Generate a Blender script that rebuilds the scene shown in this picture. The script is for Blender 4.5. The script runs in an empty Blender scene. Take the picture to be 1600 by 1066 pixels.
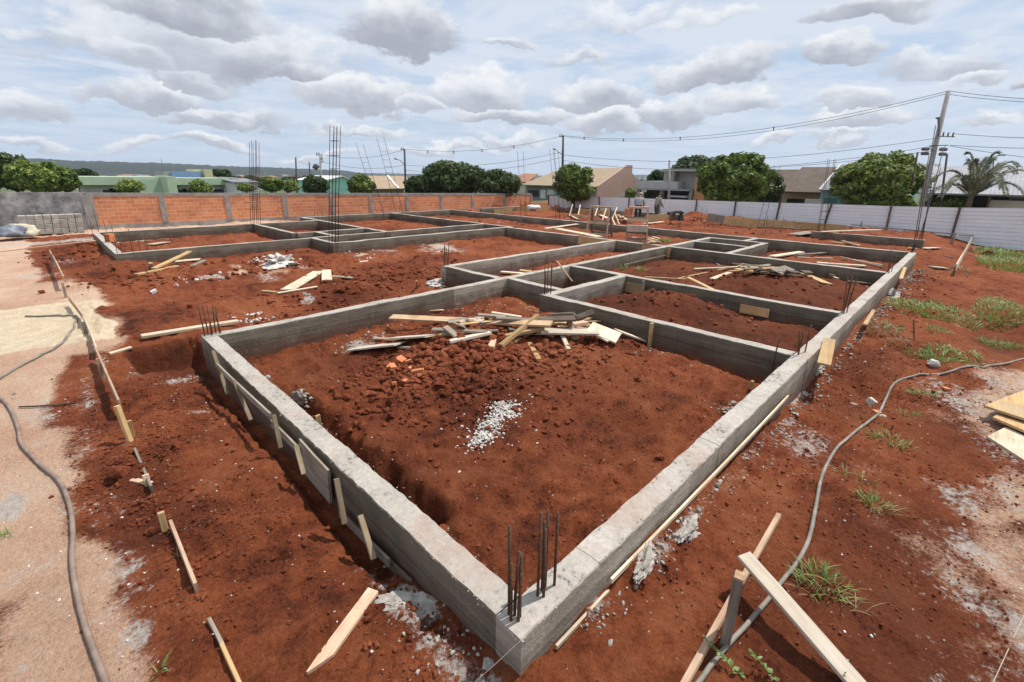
import bpy, bmesh, math, random
import numpy as np
from mathutils import Vector, Matrix, Euler
R = math.radians
random.seed(7)
sc = bpy.context.scene
col = sc.collection

# ------------------------------------------------------------------ camera
# World: origin at the near outer corner of the foundation, top of its beams at
# z = 0, X along the right hand beam, Y along the left hand beam (metres).
CAM = np.array([-1.379, -1.261, 2.392])
YAW, PITCH, ROLL, FPX, PPY = R(44.61), R(16.78), R(0.75), 718.7, 493.0   # the photo is cropped, so its optical centre lies above the middle
fw0 = np.array([math.cos(YAW), math.sin(YAW), 0.]); rt0 = np.array([math.sin(YAW), -math.cos(YAW), 0.]); up0 = np.array([0, 0, 1.])
fw = fw0*math.cos(PITCH)-up0*math.sin(PITCH); up_ = up0*math.cos(PITCH)+fw0*math.sin(PITCH)
rt = rt0*math.cos(ROLL)+up_*math.sin(ROLL); upv = up_*math.cos(ROLL)-rt0*math.sin(ROLL)
cd = bpy.data.cameras.new('camera'); cam = bpy.data.objects.new('camera', cd); col.objects.link(cam)
cd.sensor_width = 36.0; cd.lens = 36.0*FPX/1600.0; cd.shift_y = (PPY-533)/1600.0; cd.clip_start = 0.05; cd.clip_end = 20000
cam.matrix_world = Matrix(((rt[0], upv[0], -fw[0], CAM[0]), (rt[1], upv[1], -fw[1], CAM[1]), (rt[2], upv[2], -fw[2], CAM[2]), (0, 0, 0, 1)))
sc.camera = cam

def ray(px, py): return rt*(px-800)-upv*(py-PPY)+fw*FPX
def at(px, py, z):
    d = ray(px, py); return CAM+d*((z-CAM[2])/d[2])
def onX(px, py, X):
    d = ray(px, py); return CAM+d*((X-CAM[0])/d[0])
def onY(px, py, Y):
    d = ray(px, py); return CAM+d*((Y-CAM[1])/d[1])
def far(px, py, D):
    d = ray(px, py); return CAM+d*(D/(d@fw0))

# ------------------------------------------------------------------ light
SUN_EL, SUN_AZ = R(62), R(-15)          # azimuth measured from +X towards +Y
sl = bpy.data.lights.new('sun', 'SUN'); sun = bpy.data.objects.new('sun', sl); col.objects.link(sun)
sl.energy = 5.0; sl.angle = R(0.6); sl.color = (1.0, 0.955, 0.89)
sd = Vector((math.cos(SUN_EL)*math.cos(SUN_AZ), math.cos(SUN_EL)*math.sin(SUN_AZ), math.sin(SUN_EL)))
sun.rotation_euler = sd.to_track_quat('Z', 'Y').to_euler(); sun.location = (20, -10, 40)
sc.view_settings.view_transform = 'Standard'; sc.view_settings.look = 'None'
sc.view_settings.exposure = 0.0; sc.view_settings.gamma = 1.0

# ------------------------------------------------------------------ node helper
class N:
    def __init__(s, tree): s.t = tree; s.n = tree.nodes; s.l = tree.links
    def __call__(s, typ, ins=None, **kw):
        nd = s.n.new('ShaderNode'+typ)
        for k, v in kw.items(): setattr(nd, k, v)
        if ins:
            for k, v in ins.items():
                sk = nd.inputs[k]
                if isinstance(v, bpy.types.NodeSocket): s.l.new(v, sk)
                else: sk.default_value = v
        return nd
    def math(s, op, a, b=0.0, c=0.0, clamp=False):
        return s('Math', {0: a, 1: b, 2: c}, operation=op, use_clamp=clamp).outputs[0]
    def mixc(s, f, a, b, mode='MIX'):
        nd = s('Mix', data_type='RGBA', blend_type=mode)
        for i, v in ((0, f), (6, a), (7, b)):
            if isinstance(v, bpy.types.NodeSocket): s.l.new(v, nd.inputs[i])
            else: nd.inputs[i].default_value = (tuple(v)+(1,))[:4] if isinstance(v, (tuple, list)) else v
        return nd.outputs[2]
    def ramp(s, f, stops):
        nd = s('ValToRGB'); cr = nd.color_ramp
        while len(cr.elements) < len(stops): cr.elements.new(0.5)
        for e, (p, c) in zip(cr.elements, stops):
            e.position = p; e.color = (tuple(c)+(1,))[:4] if isinstance(c, (tuple, list)) else (c, c, c, 1)
        s.l.new(f, nd.inputs[0]); return nd.outputs[0]
    def noise(s, vec, scale, detail=4, rough=0.55, dist=0.0):
        i = {'Scale': scale, 'Detail': detail, 'Roughness': rough, 'Distortion': dist}
        if vec is not None: i['Vector'] = vec
        return s('TexNoise', i).outputs['Fac']
    def mapr(s, v, a, b, c=0.0, d=1.0, smooth=True):
        return s('MapRange', {0: v, 1: a, 2: b, 3: c, 4: d}, interpolation_type='SMOOTHSTEP' if smooth else 'LINEAR').outputs[0]
    def scale(s, vec, sx, sy, sz):
        return s('VectorMath', {0: vec, 1: (sx, sy, sz)}, operation='MULTIPLY').outputs[0]

# ------------------------------------------------------------------ sky
world = bpy.data.worlds.new('World'); sc.world = world; world.use_nodes = True
def build_sky():
    t = world.node_tree; t.nodes.clear(); n = N(t)
    out = n('OutputWorld'); bg = n('Background', {'Strength': 0.1}); n.l.new(bg.outputs[0], out.inputs[0])
    sky = n('TexSky', sky_type='NISHITA', sun_disc=False, sun_elevation=SUN_EL, sun_rotation=math.pi/2-SUN_AZ, air_density=1.3, dust_density=1.2, ozone_density=1.5)
    geo = n('TexCoord'); d = geo.outputs['Generated']
    sep = n('SeparateXYZ', {0: d}); x, y, z = sep.outputs
    # azimuth (relative to the camera heading) and elevation, in degrees
    xr = n.math('ADD', n.math('MULTIPLY', x, float(rt0[0])), n.math('MULTIPLY', y, float(rt0[1])))
    yr = n.math('ADD', n.math('MULTIPLY', x, float(fw0[0])), n.math('MULTIPLY', y, float(fw0[1])))
    az = n.math('MULTIPLY', n.math('ARCTAN2', xr, yr), 57.2958)
    el = n.math('MULTIPLY', n.math('ARCSINE', z), 57.2958)
    ae = n('CombineXYZ', {0: az, 1: n.math('MULTIPLY', el, 1.7), 2: 0.0}).outputs[0]
    w1 = n('TexNoise', {'Vector': ae, 'Scale': 0.11, 'Detail': 7, 'Roughness': 0.58}).outputs['Color']
    w2 = n('TexNoise', {'Vector': ae, 'Scale': 0.5, 'Detail': 5, 'Roughness': 0.6}).outputs['Fac']
    wv = n('VectorMath', {0: n('VectorMath', {0: w1, 1: (0.5, 0.5, 0.5)}, operation='SUBTRACT').outputs[0], 1: (9, 7.5, 0)}, operation='MULTIPLY').outputs[0]
    p = n('VectorMath', {0: n('CombineXYZ', {0: az, 1: el, 2: 0.0}).outputs[0], 1: wv}, operation='ADD').outputs[0]
    # cumulus: photo pixel centre, half width, half height, darkness of base, softness weight
    C = [(330, 75, 230, 75, .55, .85), (300, 25, 150, 48, 1.0, 1.), (215, 85, 75, 40, .45, 1.), (385, 85, 125, 58, .8, 1.1), (470, 112, 75, 36, .85, 1.), (300, 118, 85, 30, .7, .9),
         (625, 42, 100, 58, 1.0, 1.15), (560, 155, 95, 42, .55, 1.1), (640, 172, 50, 22, .5, .9), (40, 165, 80, 30, .55, 1.), (235, 150, 95, 24, .7, 1.),
         (345, 180, 90, 18, .75, .9), (745, 150, 90, 38, .6, 1.), (805, 187, 105, 22, .75, .95), (930, 152, 85, 32, .7, 1.), (905, 85, 60, 15, .5, .7),
         (1115, 112, 100, 34, .75, 1.), (1310, 88, 70, 26, .75, .95), (1045, 178, 70, 30, .7, 1.05), (1160, 165, 55, 28, .5, 1.), (945, 195, 62, 28, .55, 1.05),
         (1330, 163, 62, 26, .35, 1.), (1350, 193, 85, 22, .6, 1.), (1470, 85, 100, 38, .7, .75), (1545, 190, 55, 17, .4, .95), (1340, 18, 100, 28, .8, .9),
         (1585, 130, 40, 16, .8, .9), (795, 75, 45, 14, .6, .75), (1520, 115, 45, 20, .4, .8), (1215, 217, 48, 9, .35, .9), (1320, 216, 60, 9, .35, .8),
         (500, 238, 75, 7, .4, .8), (690, 232, 90, 9, .4, .85), (335, 224, 80, 12, .6, .9), (215, 222, 60, 10, .4, .8), (60, 215, 70, 10, .4, .75), (800, 222, 60, 12, .4, .8),
         (90, 45, 90, 24, .3, .5), (980, 20, 120, 20, .2, .5), (1100, 30, 90, 18, .2, .5), (560, 205, 90, 8, .5, .8)]
    dens = shade = opac = None
    for (cx, cy, hw, hh, dk, wgt) in C:
        r0 = ray(cx, cy); r0 = r0/np.linalg.norm(r0); a0 = math.degrees(math.atan2(r0@rt0, r0@fw0)); e0 = math.degrees(math.asin(r0[2]))
        rw = ray(cx+hw, cy); rh = ray(cx, cy-hh); rh = rh/np.linalg.norm(rh)
        sa = abs(math.degrees(math.atan2(rw@rt0, rw@fw0))-a0)*1.12; se = abs(math.degrees(math.asin(rh[2]))-e0)*1.15
        v = n('VectorMath', {0: n('VectorMath', {0: p, 1: (a0, e0, 0)}, operation='SUBTRACT').outputs[0], 1: (1/sa, 1/se, 0)}, operation='MULTIPLY').outputs[0]
        ln = n('VectorMath', {0: v}, operation='LENGTH').outputs['Value']
        vy = n('SeparateXYZ', {0: v}).outputs[1]
        flat = n.math('MAXIMUM', n.math('MULTIPLY', n.math('SUBTRACT', n.math('MULTIPLY', vy, -1.0), 0.45), 1.3), 0.0)
        dd = n.math('SUBTRACT', n.math('MULTIPLY', n.math('SUBTRACT', 1.0, ln), wgt), flat)
        sh = n.math('MULTIPLY_ADD', vy, 0.5, 0.5)
        sh.node.inputs[2].default_value = 0.5+0.42*(0.55-dk)
        op = 1.0 if (dk >= .75 or wgt >= 1.05) else .62+.30*wgt
        if dens is None:
            dens, shade = dd, sh; opac = n('Value').outputs[0]; opac.default_value = op
        else:
            k = n.mapr(n.math('SUBTRACT', dd, dens), -0.12, 0.12)
            shade = n('Mix', {0: k, 2: shade, 3: sh}, data_type='FLOAT').outputs[0]; opac = n('Mix', {0: k, 2: opac, 3: op}, data_type='FLOAT').outputs[0]
            dens = n.math('MAXIMUM', dens, dd)
    fine = n.math('ADD', n.math('MULTIPLY', n.math('SUBTRACT', w2, 0.5), 0.75), n.math('MULTIPLY', n.math('SUBTRACT', n.noise(ae, 1.7, 3, 0.6), 0.5), 0.22))
    big = n.math('SUBTRACT', n.noise(ae, 0.22, 6, 0.6), 0.5)
    dn = n.math('ADD', n.math('ADD', dens, fine), n.math('MULTIPLY', big, 0.5))
    mask = n.math('MULTIPLY', n.mapr(dn, -0.04, 0.36), opac)
    shv = n.math('ADD', shade, n.math('MULTIPLY', big, 0.8))
    shv = n.math('ADD', shv, n.math('MULTIPLY', n.math('SUBTRACT', w2, 0.5), 0.5))
    shv = n.math('SUBTRACT', shv, n.mapr(dn, 0.3, 1.0, 0.0, 0.16))
    ccol = n.ramp(shv, [(0.08, (4.0, 4.25, 4.9)), (0.36, (5.5, 5.8, 6.5)), (0.60, (7.7, 8.0, 8.5)), (0.86, (9.4, 9.5, 9.7))])
    # high thin cloud sheet: flat layer seen in perspective
    zz = n.math('MAXIMUM', n.math('ADD', z, 0.06), 0.02)
    lay = n('CombineXYZ', {0: n.math('DIVIDE', xr, zz), 1: n.math('DIVIDE', yr, zz), 2: 0.0}).outputs[0]
    thin = n.noise(lay, 1.1, 7, 0.62, 0.6); mack = n.noise(lay, 5.5, 4, 0.6, 0.3)
    tm = n.math('ADD', n.mapr(thin, 0.32, 0.62), n.math('MULTIPLY', n.math('SUBTRACT', mack, 0.5), 0.9))
    tm = n.math('MULTIPLY', n.math('MULTIPLY', tm, 0.62), n.mapr(el, -1, 9, 0.45, 1.0))
    tm = n.math('ADD', tm, n.mapr(el, 0, 22, 0.30, 0.46), clamp=True)
    base = n.mixc(n.math('MINIMUM', tm, 0.9), n.mixc(0.65, sky.outputs[0], (3.7, 5.6, 8.6)), (7.3, 7.9, 8.9))
    base = n.mixc(n.mapr(el, -2, 9, 0.6, 0.0), base, (6.0, 7.3, 9.0))
    n.l.new(n.mixc(n.math('MULTIPLY', mask, 0.94), base, ccol), bg.inputs['Color'])
build_sky()

# ------------------------------------------------------------------ materials
MATS = {}
def newmat(name):
    m = bpy.data.materials.new(name); m.use_nodes = True; MATS[name] = m
    n = N(m.node_tree); b = m.node_tree.nodes['Principled BSDF']
    return m, n, b
def bump(n, b, h, strength, dist):
    bp = n('Bump', {'Height': h, 'Strength': strength, 'Distance': dist}); n.l.new(bp.outputs[0], b.inputs['Normal'])
def m_soil(name, stops, ground=False):
    m, n, b = newmat(name)
    P = n('TexCoord').outputs['Object']
    a = n.noise(P, 0.55, 5, 0.6); c = n.noise(P, 4.5, 6, 0.65); e = n.noise(P, 38, 4, 0.7)
    f = n.math('ADD', n.math('MULTIPLY', a, 0.50), n.math('ADD', n.math('MULTIPLY', c, 0.42), n.math('MULTIPLY', e, 0.34)))
    f = n.math('ADD', n.math('MULTIPLY', n.math('SUBTRACT', f, 0.62), 1.25), 0.535)
    cl = n.ramp(f, stops)
    if ground:
        at_ = lambda k: n('Attribute', attribute_name=k).outputs['Fac']
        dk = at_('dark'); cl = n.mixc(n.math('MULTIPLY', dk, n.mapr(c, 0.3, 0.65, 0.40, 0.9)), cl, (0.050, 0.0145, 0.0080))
        st = n.scale(P, 1, 1, 1)
        sn = n.math('ADD', at_('sand'), n.math('MULTIPLY', n.math('SUBTRACT', c, 0.5), 0.5))
        sandc = n.ramp(n.math('ADD', n.math('MULTIPLY', a, .6), n.math('MULTIPLY', e, .4)), [(0.3, (0.34, 0.175, 0.105)), (0.48, (0.54, 0.345, 0.235)), (0.66, (0.66, 0.50, 0.375))])
        sn = n.math('ADD', sn, n.math('MULTIPLY', n.math('SUBTRACT', e, 0.5), 0.5)); cl = n.mixc(n.mapr(sn, 0.28, 0.62), cl, sandc)
        yn = n.math('ADD', at_('yellow'), n.math('ADD', n.math('MULTIPLY', n.math('SUBTRACT', c, 0.5), 0.35), n.math('MULTIPLY', n.math('SUBTRACT', e, 0.5), 0.35)))
        cl = n.mixc(n.mapr(yn, 0.42, 0.52), cl, n.ramp(c, [(0.3, (0.58, 0.45, 0.30)), (0.7, (0.74, 0.61, 0.44))]))
        d2 = n.noise(P, 2.2, 8, 0.72, 0.4); d3 = n.noise(P, 17, 5, 0.75)
        du = n.math('ADD', at_('dust'), n.math('ADD', n.math('MULTIPLY', n.math('SUBTRACT', d2, 0.5), 1.7), n.math('MULTIPLY', n.math('SUBTRACT', d3, 0.5), 1.9)))
        cl = n.mixc(n.mapr(du, 0.45, 0.88, 0.0, 0.85), cl, n.ramp(d3, [(0.3, (0.34, 0.27, 0.225)), (0.65, (0.56, 0.52, 0.47))]))
        # pale flecks of lime and dry mortar scattered in the earth
        vo = n('TexVoronoi', {'Vector': P, 'Scale': 21.0, 'Randomness': 1.0}); 
        fl = n.math('MULTIPLY', n.mapr(vo.outputs['Distance'], 0.10, 0.17, 1.0, 0.0), n.math('GREATER_THAN', n('SeparateXYZ', {0: vo.outputs['Color']}).outputs[0], 0.86))
        fl = n.math('MULTIPLY', fl, n.math('GREATER_THAN', n.noise(P, 1.3, 3), 0.47))
        cl = n.mixc(n.math('MULTIPLY', fl, 0.8), cl, (0.5, 0.46, 0.41))
        gr = at_('green'); gn = n.noise(P, 0.05, 6, 0.6); gcol = n.ramp(gn, [(0.35, (0.045, 0.075, 0.022)), (0.52, (0.10, 0.12, 0.045)), (0.65, (0.21, 0.14, 0.08))])
        cl = n.mixc(gr, cl, gcol)
    n.l.new(cl, b.inputs['Base Color']); b.inputs['Roughness'].default_value = 0.95; b.inputs['Specular IOR Level'].default_value = 0.15
    h = n.math('ADD', n.math('ADD', n.math('MULTIPLY', n.noise(P, 26, 7, 0.75), 1.2), n.math('MULTIPLY', n.noise(P, 9, 4, 0.65), 1.3)), n.math('MULTIPLY', n.noise(P, 110, 3, 0.6), 0.35))
    bump(n, b, h, 0.95 if ground else 0.6, 0.042 if ground else 0.02)
    return m
SOIL = [(0.37, (0.062, 0.0165, 0.0080)), (0.48, (0.160, 0.0400, 0.0152)), (0.58, (0.236, 0.0650, 0.0240)), (0.71, (0.285, 0.096, 0.041))]
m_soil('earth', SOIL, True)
m_soil('clod_earth', [(0.36, (0.070, 0.0185, 0.0090)), (0.52, (0.155, 0.0400, 0.0168)), (0.70, (0.255, 0.082, 0.037))])

def m_concrete(name, side, top, topmix=1.0):
    m, n, b = newmat(name)
    g = n('NewGeometry'); P = n('TexCoord').outputs['Object']
    streak = n.noise(n.scale(P, 1.1, 1.1, 22), 1.0, 6, 0.65); blot = n.noise(P, 1.7, 6, 0.62); grit = n.noise(P, 60, 3, 0.7)
    f = n.math('ADD', n.math('MULTIPLY', streak, .45), n.math('ADD', n.math('MULTIPLY', blot, .45), n.math('MULTIPLY', grit, .16)))
    sc_ = n.ramp(f, [(0.36, tuple(v*.42 for v in side)), (0.50, side), (0.66, tuple(min(v*1.9, .6) for v in side))])  # sides set dark, part of their shade is held in the colour
    zz = n('SeparateXYZ', {0: P}).outputs[2]
    zr = n.math('SUBTRACT', zz, 0.4)   # height below the beam top
    # reddish splash and damp near the soil, a paler band where the last lift was poured
    lift = n.mapr(n.math('ADD', zr, n.math('MULTIPLY', n.math('SUBTRACT', blot, .5), .10)), -0.17, -0.13)
    sc_ = n.mixc(n.math('MULTIPLY', lift, 0.35), sc_, tuple(min(v*1.75, .5) for v in side))
    spl = n.math('MULTIPLY', n.mapr(n.math('ADD', zr, n.math('MULTIPLY', n.math('SUBTRACT', n.noise(P, 5, 5, .7), .5), .6)), -0.46, -0.12, 1.0, 0.0), 0.75)
    sc_ = n.mixc(spl, sc_, (0.135, 0.058, 0.037))
    # honeycombed pockets and the line left by the edge of the form boards
    hv = n('TexVoronoi', {'Vector': P, 'Scale': 42.0}); pk = n.math('MULTIPLY', n.mapr(hv.outputs['Distance'], .12, .30, 1.0, 0.0), n.mapr(n.noise(P, 3.1, 4, .65), .55, .66))
    sc_ = n.mixc(n.math('MULTIPLY', pk, .75), sc_, (0.035, 0.03, 0.024))
    ln_ = n.math('ABSOLUTE', n.math('ADD', n.math('MULTIPLY', zr, -1.0), n.math('MULTIPLY_ADD', n.math('SUBTRACT', n.noise(P, 1.5, 2), .5), .03, -.23)))
    sc_ = n.mixc(n.mapr(ln_, .003, .010, .55, 0.0), sc_, tuple(v*.35 for v in side))
    drip = n.mapr(n.noise(n.scale(P, 9, 9, .7), 1.0, 5, .7), .56, .70, 0, .5); sc_ = n.mixc(n.math('MULTIPLY', drip, n.mapr(zz, .0, .40, .2, 1.0)), sc_, tuple(min(v*1.9, .5) for v in side))
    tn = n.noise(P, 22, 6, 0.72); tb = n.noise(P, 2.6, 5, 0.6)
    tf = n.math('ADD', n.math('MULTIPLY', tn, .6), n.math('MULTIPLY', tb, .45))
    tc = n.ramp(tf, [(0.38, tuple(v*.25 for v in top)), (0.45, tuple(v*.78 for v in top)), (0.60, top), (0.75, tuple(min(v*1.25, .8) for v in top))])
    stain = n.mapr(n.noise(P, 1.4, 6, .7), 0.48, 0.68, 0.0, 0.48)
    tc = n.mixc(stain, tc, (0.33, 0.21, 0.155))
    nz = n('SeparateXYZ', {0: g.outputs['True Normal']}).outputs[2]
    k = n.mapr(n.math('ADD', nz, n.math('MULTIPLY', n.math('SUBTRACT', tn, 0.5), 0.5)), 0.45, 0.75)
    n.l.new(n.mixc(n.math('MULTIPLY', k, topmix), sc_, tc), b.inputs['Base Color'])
    b.inputs['Roughness'].default_value = 0.9; b.inputs['Specular IOR Level'].default_value = 0.2
    h = n.math('ADD', n.math('MULTIPLY', tn, 1.0), n.math('MULTIPLY', grit, .3)); bump(n, b, h, 0.8, 0.014)
    return m
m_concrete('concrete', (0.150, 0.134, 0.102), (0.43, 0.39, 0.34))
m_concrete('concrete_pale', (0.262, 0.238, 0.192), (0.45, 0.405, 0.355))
m_concrete('concrete_shaded', (0.112, 0.097, 0.072), (0.42, 0.38, 0.33))  # darker copy for beam faces turned from the sun, shade in the colour

def m_plain(name, c1, c2, scale=8, rough=0.8, bs=0.3, bd=0.01, stretch=(1, 1, 1), detail=6, metal=0.0, spec=0.3, rnd=0.0, stops=(0.35, 0.68)):
    m, n, b = newmat(name); P = n.scale(n('TexCoord').outputs['Object'], *stretch)
    if rnd:
        oi = n('ObjectInfo').outputs['Random']
        P = n('VectorMath', {0: P, 1: n('CombineXYZ', {0: n.math('MULTIPLY', oi, 37.0), 1: n.math('MULTIPLY', oi, 11.0), 2: 0.0}).outputs[0]}, operation='ADD').outputs[0]
    f = n.noise(P, scale, detail, 0.62); c = n.ramp(f, [(stops[0], c1), (stops[1], c2)])
    if rnd:
        k = n.math('MULTIPLY_ADD', oi, rnd*2); k.node.inputs[2].default_value = 1-rnd
        c = n('VectorMath', {0: c, 1: n('CombineXYZ', {0: k, 1: k, 2: k}).outputs[0]}, operation='MULTIPLY').outputs[0]
    n.l.new(c, b.inputs['Base Color']); b.inputs['Roughness'].default_value = rough; b.inputs['Metallic'].default_value = metal; b.inputs['Specular IOR Level'].default_value = spec
    if bs: bump(n, b, f, bs, bd)
    return m
def m_wood(name, c1, c2, c3):
    m, n, b = newmat(name); oi = n('ObjectInfo').outputs['Random']
    P = n('VectorMath', {0: n('TexCoord').outputs['Object'], 1: n('CombineXYZ', {0: n.math('MULTIPLY', oi, 53.0), 1: n.math('MULTIPLY', oi, 19.0), 2: 0.0}).outputs[0]}, operation='ADD').outputs[0]
    g = n.noise(n.scale(P, 1.3, 26, 26), 1.6, 6, 0.6, 0.35); bl = n.noise(P, 3.2, 5, 0.6); fi = n.noise(n.scale(P, 4, 90, 90), 1.0, 3, .6)
    c = n.ramp(n.math('ADD', n.math('MULTIPLY', g, .6), n.math('MULTIPLY', bl, .42)), [(0.34, c1), (0.5, c2), (0.66, c3)])
    st = n.mapr(n.noise(P, 2.1, 6, .7), 0.54, 0.70, 0, .55)
    c = n.mixc(st, c, (0.24, 0.12, 0.075))
    c = n.mixc(n.mapr(n.noise(P, 1.3, 7, .75), .52, .68, 0, .5), c, (0.30, 0.27, 0.235))
    k = n.math('MULTIPLY_ADD', oi, 0.5); k.node.inputs[2].default_value = 0.74
    c = n('VectorMath', {0: c, 1: n('CombineXYZ', {0: k, 1: k, 2: k}).outputs[0]}, operation='MULTIPLY').outputs[0]
    n.l.new(c, b.inputs['Base Color']); b.inputs['Roughness'].default_value = 0.82; b.inputs['Specular IOR Level'].default_value = 0.2
    bump(n, b, n.math('ADD', g, n.math('MULTIPLY', fi, .5)), 0.35, 0.006)
m_wood('wood_pale', (0.37, 0.28, 0.185), (0.54, 0.44, 0.315), (0.65, 0.56, 0.43))
m_wood('wood_white', (0.46, 0.36, 0.26), (0.60, 0.51, 0.40), (0.70, 0.62, 0.51))
m_wood('wood_yellow', (0.33, 0.20, 0.085), (0.46, 0.30, 0.14), (0.56, 0.40, 0.21))
m_wood('wood_pink', (0.33, 0.20, 0.125), (0.47, 0.31, 0.205), (0.58, 0.43, 0.31))
m_wood('wood_orange', (.36, .22, .115), (.52, .35, .20), (.62, .46, .29))
m_wood('wood_shaded', (.12, .085, .05), (.205, .155, .095), (.31, .245, .16))  # for stakes beside the left beam, its shade mixed into the wood tone
m_wood('wood_grey', (0.13, 0.105, 0.08), (0.24, 0.20, 0.155), (0.36, 0.31, 0.25))
m_wood('wood_dark', (0.05, 0.036, 0.026), (0.095, 0.07, 0.05), (0.16, 0.12, 0.085))
m_plain('rust', (0.055, 0.032, 0.022), (0.16, 0.085, 0.05), 60, 0.75, 0.4, 0.002, metal=0.35)
m_plain('steel_dark', (0.035, 0.03, 0.03), (0.09, 0.07, 0.06), 30, 0.6, 0.3, 0.002, metal=0.5)
m_plain('brick_red', (0.46, 0.15, 0.06), (0.62, 0.24, 0.10), 9, 0.85, 0.4, 0.004, rnd=.15)
m_plain('brick_hole_shade', (0.12, 0.03, 0.012), (0.2, 0.06, 0.03), 9, 0.9, 0)
m_plain('mortar', (0.42, 0.39, 0.35), (0.66, 0.63, 0.58), 14, 0.95, 0.6, 0.01)
m_plain('mortar_grey', (0.22, 0.195, 0.165), (0.47, 0.43, 0.38), 14, 0.95, 0.6, 0.01)
m_plain('hose', (0.16, 0.115, 0.09), (0.30, 0.22, 0.175), 7, 0.6, 0.2, 0.002)
m_plain('hose_grey', (0.15, 0.14, 0.115), (0.30, 0.26, 0.215), 5, 0.6, 0.2, 0.002)
m_plain('plaster', (0.24, 0.225, 0.205), (0.40, 0.38, 0.35), 2.2, 0.9, 0.5, 0.02)
m_plain('plaster_rough', (0.15, 0.15, 0.148), (0.44, 0.43, 0.42), 1.7, 0.95, 0.8, 0.06, stops=(.38,.64))
m_plain('bag_white', (0.62, 0.62, 0.62), (0.80, 0.80, 0.78), 5, 0.6, 0.2, 0.01)
m_plain('bag_cream', (0.42, 0.38, 0.26), (0.6, 0.55, 0.42), 5, 0.7, 0.2, 0.01)
m_plain('tarp_grey', (0.10, 0.12, 0.15), (0.22, 0.25, 0.29), 5, 0.5, 0.2, 0.01)
m_plain('block_grey', (0.30, 0.28, 0.24), (0.50, 0.47, 0.41), 6, 0.95, 0.4, 0.006, rnd=.12)
m_plain('string', (0.42, 0.36, 0.28), (0.5, 0.44, 0.36), 6, 0.9, 0)
m_plain('cable', (0.02, 0.02, 0.022), (0.04, 0.04, 0.042), 6, 0.6, 0)
m_plain('pole_concrete', (0.26, 0.245, 0.225), (0.40, 0.38, 0.35), 5, 0.9, 0.3, 0.01, stretch=(2, 2, .5))
m_plain('pole_dark', (0.05, 0.042, 0.038), (0.11, 0.095, 0.085), 5, 0.85, 0.3, 0.01)
m_plain('insulator', (0.10, 0.09, 0.09), (0.18, 0.17, 0.165), 5, 0.4, 0)
m_plain('bark', (0.06, 0.045, 0.033), (0.16, 0.12, 0.09), 9, 0.95, 0.7, 0.03, stretch=(2, 2, .5))
for nm, c in dict(wall_green=(.50, .62, .44), wall_mint=(.33, .66, .55), wall_blue=(.27, .42, .66), wall_yellow=(.66, .62, .36), wall_grey=(.33, .315, .30), wall_lightgrey=(.48, .47, .46),
                  wall_pink=(.52, .33, .27), wall_peach=(.55, .36, .22), wall_teal=(.36, .60, .60), wall_white=(.70, .69, .66), wall_dark=(.085, .075, .07), wall_taupe=(.26, .235, .22),
                  wall_orange=(.60, .27, .14), wall_cream=(.60, .54, .42), wall_brown=(.20, .14, .085)).items():
    m_plain(nm, tuple(v*.84 for v in c), c, 0.9, 0.85, 0.15, 0.01)
m_plain('glass_dark', (0.012, 0.014, 0.016), (0.03, 0.034, 0.04), 2, 0.15, 0, spec=.5)
m_plain('glass_teal', (0.05, 0.16, 0.15), (0.09, 0.24, 0.22), 2, 0.2, 0, spec=.5)
m_plain('skin', (0.20, 0.10, 0.06), (0.28, 0.15, 0.095), 12, 0.6, 0)
m_plain('shirt_grey', (0.27, 0.28, 0.29), (0.42, 0.43, 0.44), 6, 0.9, 0.3, 0.01)
m_plain('shirt_olive', (0.17, 0.18, 0.14), (0.36, 0.38, 0.33), 4, 0.9, 0.3, 0.01)
m_plain('shirt_dark', (0.10, 0.09, 0.09), (0.18, 0.165, 0.16), 6, 0.9, 0.3, 0.01)
m_plain('trousers_dark', (0.018, 0.019, 0.022), (0.045, 0.046, 0.05), 6, 0.9, 0.3, 0.01)
m_plain('trousers_grey', (0.06, 0.06, 0.062), (0.12, 0.12, 0.122), 6, 0.9, 0.3, 0.01)
m_plain('cap_grey', (0.35, 0.34, 0.32), (0.48, 0.47, 0.45), 6, 0.9, 0.2, 0.005)
m_plain('cap_navy', (0.012, 0.02, 0.045), (0.03, 0.045, 0.085), 6, 0.9, 0.2, 0.005)
m_plain('boots', (0.03, 0.022, 0.018), (0.07, 0.05, 0.04), 6, 0.9, 0.2, 0.005)
m_plain('hill_forest', (0.008, 0.016, 0.012), (0.024, 0.038, 0.024), 0.03, 1.0, 0, detail=8)

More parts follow.
